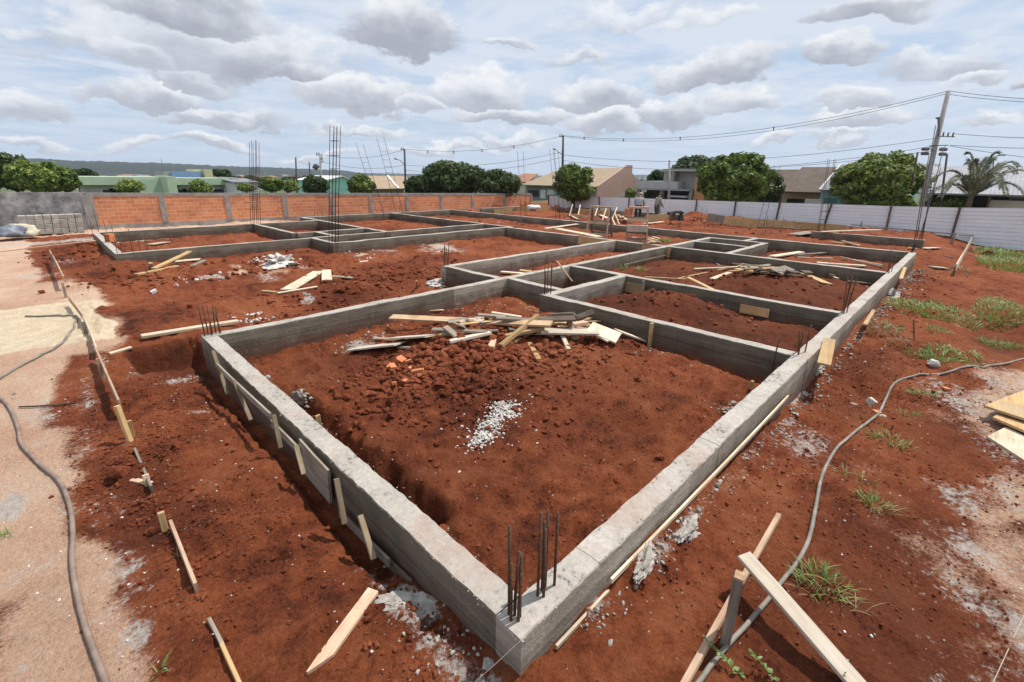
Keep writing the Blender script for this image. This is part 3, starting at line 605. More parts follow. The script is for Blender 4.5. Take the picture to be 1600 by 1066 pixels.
run('x', 0, 0, 20.1, (.74, 2.7, 5.8, 9.05, 13.2), mats=['concrete_pale']*6)
run('y', 0, .2, 6.6, (2.6,), 'concrete_shaded')
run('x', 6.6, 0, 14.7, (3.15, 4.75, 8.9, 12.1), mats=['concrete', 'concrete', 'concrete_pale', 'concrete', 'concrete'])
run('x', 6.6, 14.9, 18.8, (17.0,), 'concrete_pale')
run('y', 6.2, 6.8, 8.8, (), 'concrete_shaded'); run('x', 8.8, 6.2, 14.7, (10.5, 12.7), 'concrete_pale')
run('y', 14.7, .2, 6.6, (), 'concrete_shaded'); run('y', 14.7, 6.6, 15.1, (9.0, 11.6), 'concrete'); run('x', 15.1, 6.1, 15.2, (9.4,), 'concrete')
run('y', 5.9, 15.1, 17.0, (), 'concrete_shaded'); run('x', 17.0, .2, 6.1, (4.0,), 'concrete'); run('y', 0, 17.0, 24.0, (), 'concrete'); run('x', 24.0, 0, 9.2, (6.1,), 'concrete')
run('y', 5.95, 19.0, 24.0, (), 'concrete_shaded'); run('x', 18.9, 6.15, 9.2, (), 'concrete'); run('y', 6.85, 17.2, 18.9, (), 'concrete_shaded'); run('x', 17.05, 6.1, 9.2, (), 'concrete')
run('y', 9.2, 17.0, 26.3, (), 'concrete_shaded'); run('x', 17.05, 9.4, 15.0, (), 'concrete'); run('x', 26.3, 9.2, 20.1, (15.,), 'concrete'); run('y', 15.0, 15.3, 26.3, (), 'concrete_shaded')
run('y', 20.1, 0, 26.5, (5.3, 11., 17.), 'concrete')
run('y', 5.8, .2, 5.0, (), 'concrete_shaded'); run('x', 4.8, 6.0, 8.9, (), 'concrete_pale'); run('y', 8.9, .2, 6.6, (), 'concrete_shaded'); run('y', 6.4, 5.0, 6.6, (), 'concrete')
run('y', 17.0, 4.6, 6.6, (), 'concrete_shaded'); run('x', 4.4, 14.9, 18.8, (), 'concrete'); run('y', 18.6, 4.6, 6.6, (), 'concrete'); run('x', 5.2, 18.8, 20.1, (), 'concrete')
# the further block of rooms beyond the long cross beam
far_f = thing('concrete_foundation', 'farther strip of low grey beam before the white metal fence, half buried in dug earth', 'foundation', (27, 8, -.4))
for o in (beam(26.0, 26.2, float(onX(1446, 372, 26)[1]), float(onX(1268, 360, 26)[1]), 'concrete', ztop=-.06, parent=far_f), beam(30.0, 30.2, 13.2, 17.0, 'concrete_shaded', parent=far_f), beam(23.0, 30.0, 26.3, 26.5, 'concrete', parent=far_f)):
    for v in o.data.vertices: v.co.x -= 27; v.co.y -= 8

# ------------------------------------------------------------------ starter bars and cages
def rebar_cluster(x, y, z, offs, label, lean=.03, r=.0095, group='starter bars sticking out of the beams'):
    t = thing('starter_bars', label, 'rebar', (x, y, z), 0, group)
    for dx, dy, h in offs:
        lx, ly = random.uniform(-lean, lean), random.uniform(-lean, lean)
        MB().tube([(dx, dy, -.25), (dx+lx*.2, dy+ly*.2, h*.3), (dx+lx, dy+ly, h)], r, 6).build('bar', 'rust', t, smooth=True)
    return t
rebar_cluster(.10, .10, 0, [(-.035, .055, .62), (-.02, .03, .45), (-.055, .02, .40), (-.005, .0, .43), (-.03, -.01, .33), (.17, .02, .60), (.19, -.01, .47), (.22, .03, .52), (.30, .0, .54), (.25, .03, .56)], 'bunch of rusty steel bars at the nearest foundation corner', .02)
rebar_cluster(.09, 6.68, 0, [(-.05, .03, .50), (0, .05, .46), (.05, .03, .47), (.1, .05, .44), (.14, 0, .43), (.17, .04, .38), (.02, -.03, .33)], 'cluster of rusty bars on the left beam end above the dug trench', .05)
rebar_cluster(6.28, 8.88, 0, [(-.05, .03, .62), (0, .05, .55), (.07, .0, .66), (.08, .05, .5)], 'slim bars on the corner of the beam at the open courtyard', .05)
rebar_cluster(6.0, 4.9, 0, [(-.12, .04, .55), (-.08, .06, .50), (-.03, .04, .62), (.06, .02, .58), (.02, -.02, .48), (.1, .05, .60)], 'bars on the beam corner behind the scrap timber pile', .03)
rebar_cluster(5.9, .12, 0, [(-.02, .02, .38), (.1, .05, .33), (.16, -.02, .42)], 'three short bars on the right beam at its first cross beam', .04)
rebar_cluster(5.55, .3, 0, [(0, .05, .30)], 'single short bar beside the first cross beam joint', .02)
rebar_cluster(8.98, .12, 0, [(-.06, .02, .80), (0, .05, .7), (.07, 0, .85), (.1, .04, .6), (.02, .03, .75)], 'dark bundle of bars on the right beam at its second cross beam', .06)
rebar_cluster(14.8, .12, 0, [(-.1, .02, .5), (0, .05, .6), (.2, 0, .45)], 'bars on the right beam at the third cross beam', .08)
rebar_cluster(.10, 17.15, 0, [(-.02, .05, .5), (.1, .1, .62), (.35, .12, .7), (.55, .12, .6), (.7, .1, .55), (.75, .15, .62)], 'bars in the near corner of the far left room', .04)
rebar_cluster(.10, 24.05, 0, [(-.1, .05, .5), (.1, .1, 1.1), (.35, .12, .5), (.55, .12, .45)], 'bars at the far left back corner', .04)
rebar_cluster(16.0, 26.4, 0, [(-.2, .05, .55), (0, .1, .7), (.2, .12, .75), (.3, .1, .5)], 'bars on the back beam near the brick wall', .04)
rebar_cluster(9.3, 24.05, 0, [(-.2, .05, .55), (0, .1, .5), (.2, .12, .6)], 'bars on the back beam behind the tall cage', .04)
rebar_cluster(7.7, 6.72, 0, [(-.2, .02, .35), (.3, .05, .4), (.8, .03, .33)], 'thin bars along the middle cross beam', .04)
rebar_cluster(25.4, 9.6, -.35, [(-.2, .05, 1.15), (0, .4, 1.2)], 'pair of bars before the yellow formwork boards', .02)
rebar_cluster(26.5, 6.4, -.35, [(-.2, .05, .85), (0, .4, .9), (.2, -.3, .8)], 'three bars before the yellow formwork boards', .03)
def cage(x, y, z0, z1, w, nb, tp, label, st=.28, st0=0., st1=1., name='rebar_cage', spread=.03):
    t = thing(name, label, 'rebar', (x, y, z0), 0, 'tall steel reinforcement cages'); H = z1-z0
    q = ray(*tp); s = math.hypot(x-CAM[0], y-CAM[1])/math.hypot(q[0], q[1]); lean = (CAM+q*s-np.array([x, y, 0]))[:2]
    cs = [(-w/2, -w/2), (w/2, -w/2), (w/2, w/2), (-w/2, w/2), (0, -w/2), (0, w/2)][:nb] if nb > 2 else [(w*.5*.7, -w*.5*.7), (-w*.5*.7, w*.5*.7)]
    for cx, cy in cs:
        k = random.uniform(-spread, spread)
        MB().tube([(cx, cy, -.3), (cx+lean[0]*.4, cy+lean[1]*.4, H*.4), (cx+lean[0]+k, cy+lean[1]+k, H+random.uniform(-.06, .06))], .012, 5).build('bar', 'steel_dark', t, smooth=True)
    z = H*st0+.1
    while z < H*st1:
        f = z/H; o = Vector((lean[0]*f, lean[1]*f, z))
        if nb > 2: lp = [o+Vector(p+(0,)) for p in ((-w/2, -w/2), (w/2, -w/2), (w/2, w/2), (-w/2, w/2), (-w/2, -w/2))]
        else: lp = [o+Vector(p+(0,)) for p in cs]
        MB().tube(lp, .0075, 4).build('stirrup', 'steel_dark', t); z += st*random.uniform(.8, 1.25)
    return t
def z_at(px, py, x, y):   # height of the point above (x, y) that is seen in that direction
    d = ray(px, py); s = math.hypot(x-CAM[0], y-CAM[1])/math.hypot(d[0], d[1]); return CAM[2]+d[2]*s
cage(6.05, 24.1, -.35, z_at(397, 221, 6.05, 24.1), .34, 6, (397, 221), 'dark tall cage with close stirrups at its middle, leftmost by the brick wall', .09, .22, .72)
cage(6.0, 15.3, -.1, z_at(524, 197, 6.0, 15.3), .24, 6, (524, 197), 'tallest cage of bars, standing on the beam corner nearest the middle', .42, .1, .92)
cage(14.4, 26.4, -.1, z_at(562, 225, 14.4, 26.4), .42, 2, (562, 225), 'ladder of two bars, left of the leaning ladder', .45, .05, .8, 'rebar_ladder', .06)
cage(15.8, 26.4, -.1, z_at(594, 214, 15.8, 26.4), .46, 2, (594, 214), 'leaning ladder of two bars before the brick wall', .40, .05, .85, 'rebar_ladder', .06)
cage(23.8, 22.5, -.3, z_at(813, 236, 23.8, 22.5), .40, 2, (813, 236), 'thin ladder of bars at the end of the brick wall', .6, .2, .8, 'rebar_ladder', .05)
cage(24.5, 19.6, -.3, z_at(865, 234, 24.5, 19.6), .40, 4, (865, 234), 'slim cage with a bar bent over at its top, before the tan roof', .8, .3, .9)
cage(29.0, 7.9, -.4, z_at(1215, 258, 29.0, 7.9), .35, 2, (1215, 258), 'faint ladder of bars against the brown tiled roof', .5, .1, .5, 'rebar_ladder', .05)
cage(28.5, 4.6, -.4, z_at(1300, 248, 28.5, 4.6), .28, 4, (1300, 248), 'dark slender cage before the teal house', .35, .1, .55)
tb = thing('bent_rebar', 'long dark bars bent at the foot, rising at the far end of the right beam', 'rebar', (20.25, .15, 0))
for k, (dx, tx, ty) in enumerate(((0, 1452, 240), (.05, 1462, 196), (.10, 1470, 262), (.14, 1474, 232), (-.04, 1456, 285))):
    T = onX(tx, ty, 20.9+dx)-np.array([20.25, .15, 0]); B = onX(1428+k*3, 381, 20.4+dx)-np.array([20.25, .15, 0])
    b2 = B+(T-B)*.06
    MB().tube([(dx-.1, .0, -.1), tuple(B*[.5, .5, 1]+np.array([0, 0, -.02])), tuple(B), tuple(b2), tuple(T)], .0125, 6).build('bar', 'steel_dark', tb, smooth=True)

# ------------------------------------------------------------------ brick boundary wall
WY = 29.6
bw = thing('boundary_wall', 'long unfinished orange brick wall with concrete pillars along the back of the site', 'wall', (0, WY, -.5))
def wtop(x): return 1.39-.0155*x
def wall_piece(x0, x1, zb, zt, y0, y1, mat, name, flat=None):
    a0, a1 = (zt(x0), zt(x1)) if callable(zt) else (zt, zt); b0, b1 = (zb(x0), zb(x1)) if callable(zb) else (zb, zb)
    V = [(x0, y0, b0+.5), (x1, y0, b1+.5), (x1, y1, b1+.5), (x0, y1, b0+.5), (x0, y0, a0+.5), (x1, y0, a1+.5), (x1, y1, a1+.5), (x0, y1, a0+.5)]
    return MB().add(V, [(0, 3, 2, 1), (4, 5, 6, 7), (0, 1, 5, 4), (1, 2, 6, 5), (2, 3, 7, 6), (3, 0, 4, 7)]).build(name, mat, bw)
pil = [onY(p, 325, WY)[0] for p in (140, 255, 357, 446, 520, 580, 637, 690, 739, 788, 830)]
wall_piece(-14, pil[0], -1.2, lambda x: wtop(x)+.02, -.02, .22, 'plaster_rough', 'plastered_panel')
wall_piece(pil[0], pil[-1], lambda x: wtop(x)-.17, wtop, -.015, .205, 'plaster', 'top_beam')
wall_piece(pil[0], pil[-1], -1.2, lambda x: -.17-.004*x, -.02, .21, 'plaster', 'base_beam')
for i, x in enumerate(pil):
    w = .42 if i == 0 else .24
    wall_piece(x-w/2, x+w/2, lambda x: -.17-.004*x, lambda x: wtop(x)-.17, -.035, .22, 'plaster', 'pillar')
    if i: wall_piece(pil[i-1]+(.21 if i == 1 else .12), x-.12, lambda x: -.17-.004*x, lambda x: wtop(x)-.17, 0, .19, 'brick_wall', 'brick_panel')

# ------------------------------------------------------------------ white sheet-metal fence
FX = 35.0
mf = thing('metal_fence', 'white corrugated sheet metal hoarding with dark posts along the street', 'fence', (FX, 10, -.6))
posts = [(1700, 326, 1690, 405), (1500.7, 324.5, 1485, 376), (1393, 322, 1384, 362), (1300, 319, 1287, 352), (1219, 317, 1212, 345), (1150, 315, 1146, 338), (1089, 313, 1086, 334), (1030, 311, 1030, 332), (983, 309, 982, 330), (936, 308, 936, 328), (893, 307, 893, 326), (857, 306, 857, 325)]
tops = [onX(a, b, FX) for a, b, _, _ in posts]
for i in range(len(posts)-1):
    y0, y1 = tops[i][1], tops[i+1][1]; z0, z1 = tops[i][2], tops[i+1][2]; s = MB(); nrow = 46
    V = []; F = []
    prof = []
    for k in range(12): prof += [(k/12, -.012), ((k+.70)/12, -.012), ((k+.78)/12, .034), ((k+.94)/12, .034)]
    prof.append((1., -.012)); b = -1.35
    for f, dx in prof: V += [(dx, y0-10, b+(z0-b)*f+.6), (dx, y1-10, b+(z1-b)*f+.6)]
    for k in range(len(prof)-1): F.append((2*k, 2*k+1, 2*k+3, 2*k+2))
    ob = s.add(V, F).build('metal_sheet', 'sheet_metal', mf); md = ob.modifiers.new('thick', 'SOLIDIFY'); md.thickness = .004
for (a, b, c, d), T in zip(posts, tops):
    B = onX(c, d, FX-.1); B[2] = min(B[2], g1(B[0], B[1])-.2); T = onX(a, b-1.5, FX-.1)
    MB().tube([tuple(B-[FX, 10, -.6]), tuple(T-[FX, 10, -.6])], .055, 6).build('post', 'wood_dark', mf)

# ------------------------------------------------------------------ houses
def house(name, label, cat, loc): return thing(name, label, cat, loc)
def pbox(par, name, lo, hi, mat):
    o = np.array(par.location); return MB().box(tuple(np.array(lo)-o), tuple(np.array(hi)-o)).build(name, mat, par)
def ppoly(par, name, V, F, mat, thick=.12):
    o = np.array(par.location); ob = MB().add([tuple(np.array(v)-o) for v in V], F).build(name, mat, par)
    if thick: md = ob.modifiers.new('thick', 'SOLIDIFY'); md.thickness = thick; md.offset = 1
    return ob
def win_x(par, X, py0, py1, pz0, pz1, mat='glass_dark', frame='wall_white', name='window'):
    """window or door in a wall facing -X: frame with its pane as a sub-part; y/z given as photo points on that wall"""
    a = onX(py0, pz0, X); b = onX(py1, pz1, X); y0, y1 = sorted((a[1], b[1])); z0, z1 = sorted((a[2], b[2]))
    f = pbox(par, name, (X-.05, y0-.06, z0-.06), (X+.10, y1+.06, z1+.06), frame)
    o = np.array(par.location); MB().box(tuple(np.array((X-.07, y0, z0))-o), tuple(np.array((X+.05, y1, z1))-o)).build('pane', mat, f); return f
def zX(px, py, X): return onX(px, py, X)[2]
def yX(px, X, py=290): return onX(px, py, X)[1]
GZ_ = -.8
# centre: tan roofed house, its pink gable end towards the camera's right
X = 52.0; yl, yr = yX(816, X), yX(936, X); ze = zX(870, 289, X); h = house('tan_roof_house', 'low house with a wide tan roof and a blank pink gable end', 'house', (X, yr, GZ_))
pbox(h, 'wall', (X+.5, yr, GZ_-1), (X+11, yl-.3, ze-.1), 'wall_taupe')
Xr = X+6; zr = zX(880, 263, Xr); zb = ze-.1
ppoly(h, 'roof', [(X-.4, yr+.25, zb), (X-.4, yl, zb), (Xr, yl-3.0, zr), (Xr, yr+.25, zr)], [(0, 1, 2, 3)], 'tiles_tan')
ppoly(h, 'roof', [(X+12, yl, zb), (X+12, yr+.25, zb), (Xr, yr+.25, zr), (Xr, yl-3.0, zr)], [(0, 1, 2, 3)], 'tiles_tan')
ppoly(h, 'roof', [(X-.4, yl, zb), (X+12, yl, zb), (Xr, yl-3.0, zr)], [(0, 1, 2)], 'tiles_tan')
gx1 = X+15
g = [(X-.3, GZ_-1), (gx1, GZ_-1), (gx1, zb-.2), (X+9.6, zb+.9), (Xr+.5, zr+.35), (X-.3, zb+.1)]
V = [(a, yr-.05, b) for a, b in g]+[(a, yr+.2, b) for a, b in g]; nn = len(g)
ppoly(h, 'gable_wall', V, [tuple(range(nn)), tuple(range(2*nn-1, nn-1, -1))]+[((i+1) % nn, i, nn+i, nn+(i+1) % nn) for i in range(nn)], 'wall_pink', 0)
pbox(h, 'chimney', (Xr+1.6, yr+.2, zr-.9), (Xr+2.4, yr+1.0, zr+.42), 'wall_pink')
win_x(h, X+.5, 826, 842, 297, 308, frame='wall_taupe'); win_x(h, X+.5, 856, 866, 297, 304, 'wall_white'); win_x(h, X+.5, 868, 880, 301, 306, 'glass_teal'); win_x(h, X+.5, 845, 852, 297, 310, name='door', mat='wall_white')
# pieces of the roofs left of it
h = house('small_roof_house', 'small house with a pinkish tiled roof left of the wide tan roof', 'house', (60, yX(806, 60), GZ_)); X = 60
pbox(h, 'wall', (X, yX(822, X), GZ_-2), (X+7, yX(792, X), zX(805, 284, X)), 'wall_cream')
ppoly(h, 'roof', [(X-.4, yX(826, X), zX(805, 284, X)), (X-.4, yX(788, X), zX(805, 284, X)), (X+3.5, yX(796, X), zX(805, 271, X)), (X+3.5, yX(820, X), zX(805, 271, X))], [(0, 1, 2, 3)], 'tiles_red')
# modern grey house
X = 50.0; h = house('modern_house', 'unfinished grey flat roofed house with an orange side wall', 'house', (X, yX(1050, X), GZ_))
y = lambda p: yX(p, X); z = lambda v, p=1040: zX(p, v, X)
pbox(h, 'wall', (X+1.5, y(1083), GZ_-1), (X+10, y(1001), z(296)), 'wall_dark')
pbox(h, 'balcony_wall', (X-.2, y(1060), z(296)), (X+9.9, y(995), z(283.5)), 'wall_lightgrey')
pbox(h, 'balcony_slab', (X-.6, y(1082), z(297.5)), (X+1.5, y(995.5), z(295)), 'wall_grey')
pbox(h, 'upper_wall', (X+1.6, y(1083.5), z(295)), (X+9, y(1033), z(265)), 'wall_lightgrey')
pbox(h, 'upper_wall', (X+.4, y(1049), z(284)), (X+1.55, y(1033), z(265)), 'plaster')
pbox(h, 'parapet', (X+.2, y(1106.5), z(267.5)), (X+9.5, y(1032), z(264)), 'wall_lightgrey')
pbox(h, 'side_wall', (X+.3, y(1107), GZ_-1), (X+8.8, y(1083.6), z(267.5)), 'wall_orange')
pbox(h, 'porch_roof', (X-.6, y(1078), z(307.5)), (X+1.4, y(1048), z(305)), 'wall_lightgrey')
pbox(h, 'column', (X-.2, y(1001.5), GZ_-1), (X+.2, y(997), z(297.6)), 'wall_grey'); pbox(h, 'column', (X-.2, y(1038), GZ_-1), (X+.2, y(1033), z(297.6)), 'wall_grey'); pbox(h, 'column', (X-.2, y(1082.8), GZ_-1), (X+.2, y(1079), z(297.6)), 'wall_grey')
win_x(h, X+1.5, 1007, 1029, 301, 312, frame='wall_dark', name='garage_opening'); win_x(h, X+1.5, 1052, 1072, 303, 312, frame='wall_dark')
# brown tiled house
X = 48.0; h = house('brown_roof_house', 'peach house under a brown tiled hip roof right of the biggest tree', 'house', (X, yX(1260, X), GZ_)); y = lambda p: yX(p, X); z = lambda v, p=1260: zX(p, v, X)
pbox(h, 'wall', (X+.6, y(1284), GZ_-1), (X+9, y(1222), z(301)), 'wall_peach')
Xr = X+5; zr = zX(1280, 261, Xr); ze = z(300)
ppoly(h, 'roof', [(X-.3, y(1286), ze), (X-.3, y(1222), ze), (Xr, yX(1248, Xr), zr), (Xr, yX(1303, Xr), zr)], [(0, 1, 2, 3)], 'tiles_brown')
ppoly(h, 'roof', [(X-.3, y(1222), ze), (X+10, y(1222), ze), (Xr, yX(1248, Xr), zr)], [(0, 1, 2)], 'tiles_brown')
Xs = X+4; ppoly(h, 'roof', [(Xs, yX(1248, Xs), ze), (Xs, yX(1180, Xs), ze), (Xs+4, yX(1180, Xs+4), zX(1210, 265, Xs+4)), (Xs+4, yX(1246, Xs+4), zX(1210, 265, Xs+4))], [(0, 1, 2, 3)], 'tiles_brown')
pbox(h, 'wing_wall', (Xs+.3, yX(1222, Xs), GZ_-1), (Xs+5, yX(1182, Xs), ze), 'wall_brown')
win_x(h, X+.6, 1231, 1262, 311, 317, frame='wall_dark', name='gate'); 
# teal house with grey roof
X = 47.0; h = house('teal_house', 'teal walled house under a grey tiled roof with a white verge', 'house', (X, yX(1300, X), GZ_)); y = lambda p: yX(p, X); z = lambda v, p=1300: zX(p, v, X)
pbox(h, 'wall', (X+.5, y(1420), GZ_-1), (X+9, y(1283), z(298)), 'wall_teal')
Xr = X+4.6; zr = zX(1330, 257, Xr); ze = z(297)
ppoly(h, 'roof', [(X-.3, y(1462), ze), (X-.3, y(1282.5), ze), (Xr, yX(1307, Xr), zr), (Xr, yX(1462, Xr), zr)], [(0, 1, 2, 3)], 'tiles_grey')
ppoly(h, 'verge', [(X-.35, y(1284), ze+.05), (X-.35, y(1282), ze+.05), (Xr, yX(1306, Xr), zr+.06), (Xr, yX(1308, Xr), zr+.06)], [(0, 1, 2, 3)], 'wall_white', .14)
win_x(h, X+.5, 1287, 1306, 309, 318, 'glass_teal', 'wall_teal'); 
o = np.array((X-3, y(1262), 0)); pbox(h, 'garden_wall', (X-3, yX(1292, X-3), GZ_-1), (X-2.8, yX(1262, X-3), zX(1280, 312, X-3)), 'wall_lightgrey')
# right grey tiled house
X = 45.0; h = house('grey_roof_house', 'long house with a pale grey tiled roof and dark veranda behind the palm', 'house', (X, yX(1540, X), GZ_)); y = lambda p: yX(p, X, 300); z = lambda v, p=1520: zX(p, v, X)
pbox(h, 'wall', (X+2.2, y(1760), GZ_-1), (X+9, y(1440), z(303)), 'wall_dark')
Xr = X+6; zr = zX(1520, 260, Xr); ze = z(303)
ppoly(h, 'roof', [(X-.3, y(1780), ze), (X-.3, y(1436), ze), (Xr, yX(1450, Xr), zr), (Xr, yX(1800, Xr), zr)], [(0, 1, 2, 3)], 'tiles_white')
ppoly(h, 'verge', [(X-.35, y(1438), ze+.05), (X-.35, y(1434.5), ze+.05), (Xr, yX(1448.5, Xr), zr+.06), (Xr, yX(1452, Xr), zr+.06)], [(0, 1, 2, 3)], 'wall_white', .14)
for p in (1452, 1548, 1640): pbox(h, 'column', (X, y(p+3), GZ_-1), (X+.3, y(p), ze), 'wall_brown')
pbox(h, 'parapet_wall', (X+.4, y(1640), GZ_-1), (X+.6, y(1552), z(312)), 'wall_cream')
win_x(h, X+2.2, 1470, 1490, 309, 320); win_x(h, X+2.2, 1580, 1600, 309, 318)
# left: green public building
def yz(px, py, Y): return onY(px, py, Y)
Y = 78.0; a = yz(114, 289, Y)[0]; b = yz(263, 289, Y)[0]; h = house('green_building', 'long pale green building with a wide fascia behind the plastered wall', 'building', (a, Y, -4))
zt = yz(200, 276.5, Y)[2]; zf = yz(200, 289, Y)[2]
pbox(h, 'fascia', (a, Y, zf), (b+1, Y+9, zt), 'wall_green'); pbox(h, 'wall', (a+1, Y+1.2, -8), (b, Y+8, zf), 'wall_lightgrey'); pbox(h, 'end_wall', (b-4.2, Y-.1, -8), (b+1.2, Y-.02, zt-.3), 'wall_green')
for p in (172, 184, 196): x = yz(p, 294, Y)[0]; f = pbox(h, 'window', (x-.8, Y+1.1, zf-2.0), (x+.8, Y+1.25, zf-.5), 'wall_white'); o = np.array(h.location); MB().box(tuple(np.array((x-.7, Y+1.05, zf-1.9))-o), tuple(np.array((x+.7, Y+1.2, zf-.6))-o)).build('pane', 'glass_dark', f)
Y = 74.0; a = yz(276, 290, Y)[0]; b = yz(362, 290, Y)[0]; zt = yz(320, 278.5, Y)[2]; zf = yz(320, 289, Y)[2]
h = house('green_annex', 'green fasciaed annex with grey end walls right of the longer green building', 'building', (a, Y, -4))
pbox(h, 'fascia', (a, Y, zf), (b, Y+8, zt), 'wall_green'); pbox(h, 'wall', (a+.4, Y+1.2, -8), (b-.5, Y+7, zf), 'wall_lightgrey'); pbox(h, 'end_wall', (b+.02, Y-.3, -8), (b+.9, Y+8, zt+.1), 'wall_lightgrey'); pbox(h, 'end_wall', (a-1.0, Y-.3, -8), (a-.02, Y+8, zt+.2), 'wall_green')
for p in (282, 300, 342): x = yz(p, 295, Y)[0]; f = pbox(h, 'window', (x-.9, Y+1.1, zf-1.7), (x+.9, Y+1.25, zf-.5), 'wall_white'); o = np.array(h.location); MB().box(tuple(np.array((x-.8, Y+1.05, zf-1.6))-o), tuple(np.array((x+.8, Y+1.2, zf-.6))-o)).build('pane', 'glass_dark', f)
Y = 92.0; h = house('blue_yellow_building', 'taller block with a blue wall and a yellow stair tower', 'building', (yz(290, 275, Y)[0], Y, -4))
pbox(h, 'wall', (yz(258, 270, Y)[0], Y+1, -8), (yz(320, 270, Y)[0], Y+9, yz(290, 268.5, Y)[2]), 'wall_lightgrey'); pbox(h, 'blue_wall', (yz(268, 270, Y)[0], Y+.2, -4), (yz(314, 270, Y)[0], Y+.98, yz(290, 269, Y)[2]), 'wall_blue')
pbox(h, 'yellow_tower', (yz(318, 270, Y)[0]+.05, Y-.5, -8), (yz(331, 270, Y)[0], Y+7, yz(322, 264.5, Y)[2]), 'wall_yellow'); pbox(h, 'yellow_tower', (yz(305, 270, Y)[0], Y+1.2, yz(310, 268.3, Y)[2]), (yz(318, 270, Y)[0], Y+6, yz(310, 264.5, Y)[2]), 'wall_yellow')
Y = 70.0; a = yz(366, 290, Y)[0]; h = house('white_shed', 'low white shed among bushes right of the green annex', 'building', (a, Y, -4)); pbox(h, 'wall', (a, Y, -8), (yz(404, 290, Y)[0], Y+6, yz(380, 286, Y)[2]), 'wall_white'); ppoly(h, 'roof', [(a-.3, Y-.4, yz(380, 286, Y)[2]+.02), (yz(406, 290, Y)[0], Y-.4, yz(380, 286, Y)[2]+.02), (yz(406, 290, Y)[0], Y+6.4, yz(380, 284, Y)[2]+.3), (a-.3, Y+6.4, yz(380, 284, Y)[2]+.3)], [(0, 1, 2, 3)], 'tiles_grey')
# mint gable house and tan roofed row behind the wall
Y = 60.0; a, b = yz(509, 290, Y)[0], yz(547, 290, Y)[0]; h = house('mint_house', 'mint green house front between two round trees', 'house', (a, Y, -2)); zt = yz(530, 283, Y)[2]; zp = yz(536, 276.5, Y)[2]
g = [(a, -6), (b, -6), (b, zt), ((a+b)/2+.6, zp), (a, zt)]; V = [(u, Y, w) for u, w in g]+[(u, Y+9, w) for u, w in g]; nn = 5
ppoly(h, 'wall', V, [tuple(range(nn)), tuple(range(2*nn-1, nn-1, -1))]+[((i+1) % nn, i, nn+i, nn+(i+1) % nn) for i in range(nn)], 'wall_mint', 0)
ppoly(h, 'roof', [(a-.3, Y-.3, zt-.05), ((a+b)/2+.6, Y-.3, zp+.05), ((a+b)/2+.6, Y+9.3, zp+.05), (a-.3, Y+9.3, zt-.05)], [(0, 1, 2, 3)], 'wall_white', .1)
ppoly(h, 'roof', [((a+b)/2+.6, Y-.3, zp+.05), (b+.3, Y-.3, zt-.05), (b+.3, Y+9.3, zt-.05), ((a+b)/2+.6, Y+9.3, zp+.05)], [(0, 1, 2, 3)], 'wall_white', .1)
Y = 64.0; a, b = yz(552, 290, Y)[0], yz(636, 290, Y)[0]; h = house('tan_row_house', 'row house with a tan tiled roof and a white verge behind the brick wall', 'house', (a, Y, -2)); ze = yz(600, 296, Y)[2]; zr = yz(600, 276, Y+5)[2]
pbox(h, 'wall', (a+.4, Y+.4, -6), (b-.4, Y+10, ze), 'wall_brown'); bx = yz(636, 280, Y+5)[0]
ppoly(h, 'roof', [(a-.2, Y-.2, ze), (b+.2, Y-.2, ze), (bx, Y+5, zr), (yz(556, 280, Y+5)[0], Y+5, zr)], [(0, 1, 2, 3)], 'tiles_tan')
vx0 = yz(605, 277, Y+5)[0]; vx1 = yz(622, 295, Y-.3)[0]
ppoly(h, 'verge', [(vx1-.15, Y-.35, ze+.1), (vx1+.25, Y-.35, ze+.1), (vx0+.25, Y+5, zr+.12), (vx0-.15, Y+5, zr+.12)], [(0, 1, 2, 3)], 'wall_white', .1)
X = 62.0; h = house('pale_wall_house', 'plain pale grey wall beyond the pink gable', 'house', (X, yX(982, X), GZ_)); pbox(h, 'wall', (X, yX(998, X), GZ_-1), (X+4, yX(962, X), zX(980, 292, X)), 'wall_lightgrey'); pbox(h, 'wall', (X-6, yX(1000, X-6), GZ_-1), (X-5.8, yX(970, X-6), zX(980, 303, X-6)), 'wall_white'); 
h = house('distant_tower', 'pale tower block far off beyond the low trees', 'building', tuple(far(1003, 282, 900))); c = far(1003, 282, 900); 
for i, (p0, p1, t) in enumerate(((994, 1001, 274.5), (1002, 1009, 276))): A_ = far(p0, t, 900); B_ = far(p1, t, 900); MB().box((A_[0]-c[0], A_[1]-c[1]-6, -40), (B_[0]-c[0], B_[1]-c[1]+6, A_[2]-c[2])).build('block', 'wall_lightgrey', h)
# scattered town far off on the left, each house a thing
for i in range(34):
    p = random.uniform(120, 460); D = random.uniform(330, 620); c = far(p, 280, D); zt = far(p, random.uniform(272.5, 275.5), D)[2]; w = random.uniform(5, 9)
    h = thing('town_house', 'tiny pale town house far off below the wooded ridge', 'house', (c[0], c[1], zt-5), random.uniform(0, 1.5), 'far town houses below the ridge')
    MB().box((-w, -w*.6, -8), (w, w*.6, 3.2)).build('wall', random.choice(['wall_white', 'wall_cream', 'wall_lightgrey']), h)
    MB().add([(-w-.4, -w*.7, 3.2), (w+.4, -w*.7, 3.2), (w+.4, w*.7, 3.2), (-w-.4, w*.7, 3.2), (-w*.9, 0, 5), (w*.9, 0, 5)], [(0, 1, 5, 4), (2, 3, 4, 5), (1, 2, 5), (3, 0, 4), (3, 2, 1, 0)]).build('roof', random.choice(['tiles_red', 'tiles_brown', 'tiles_grey']), h)

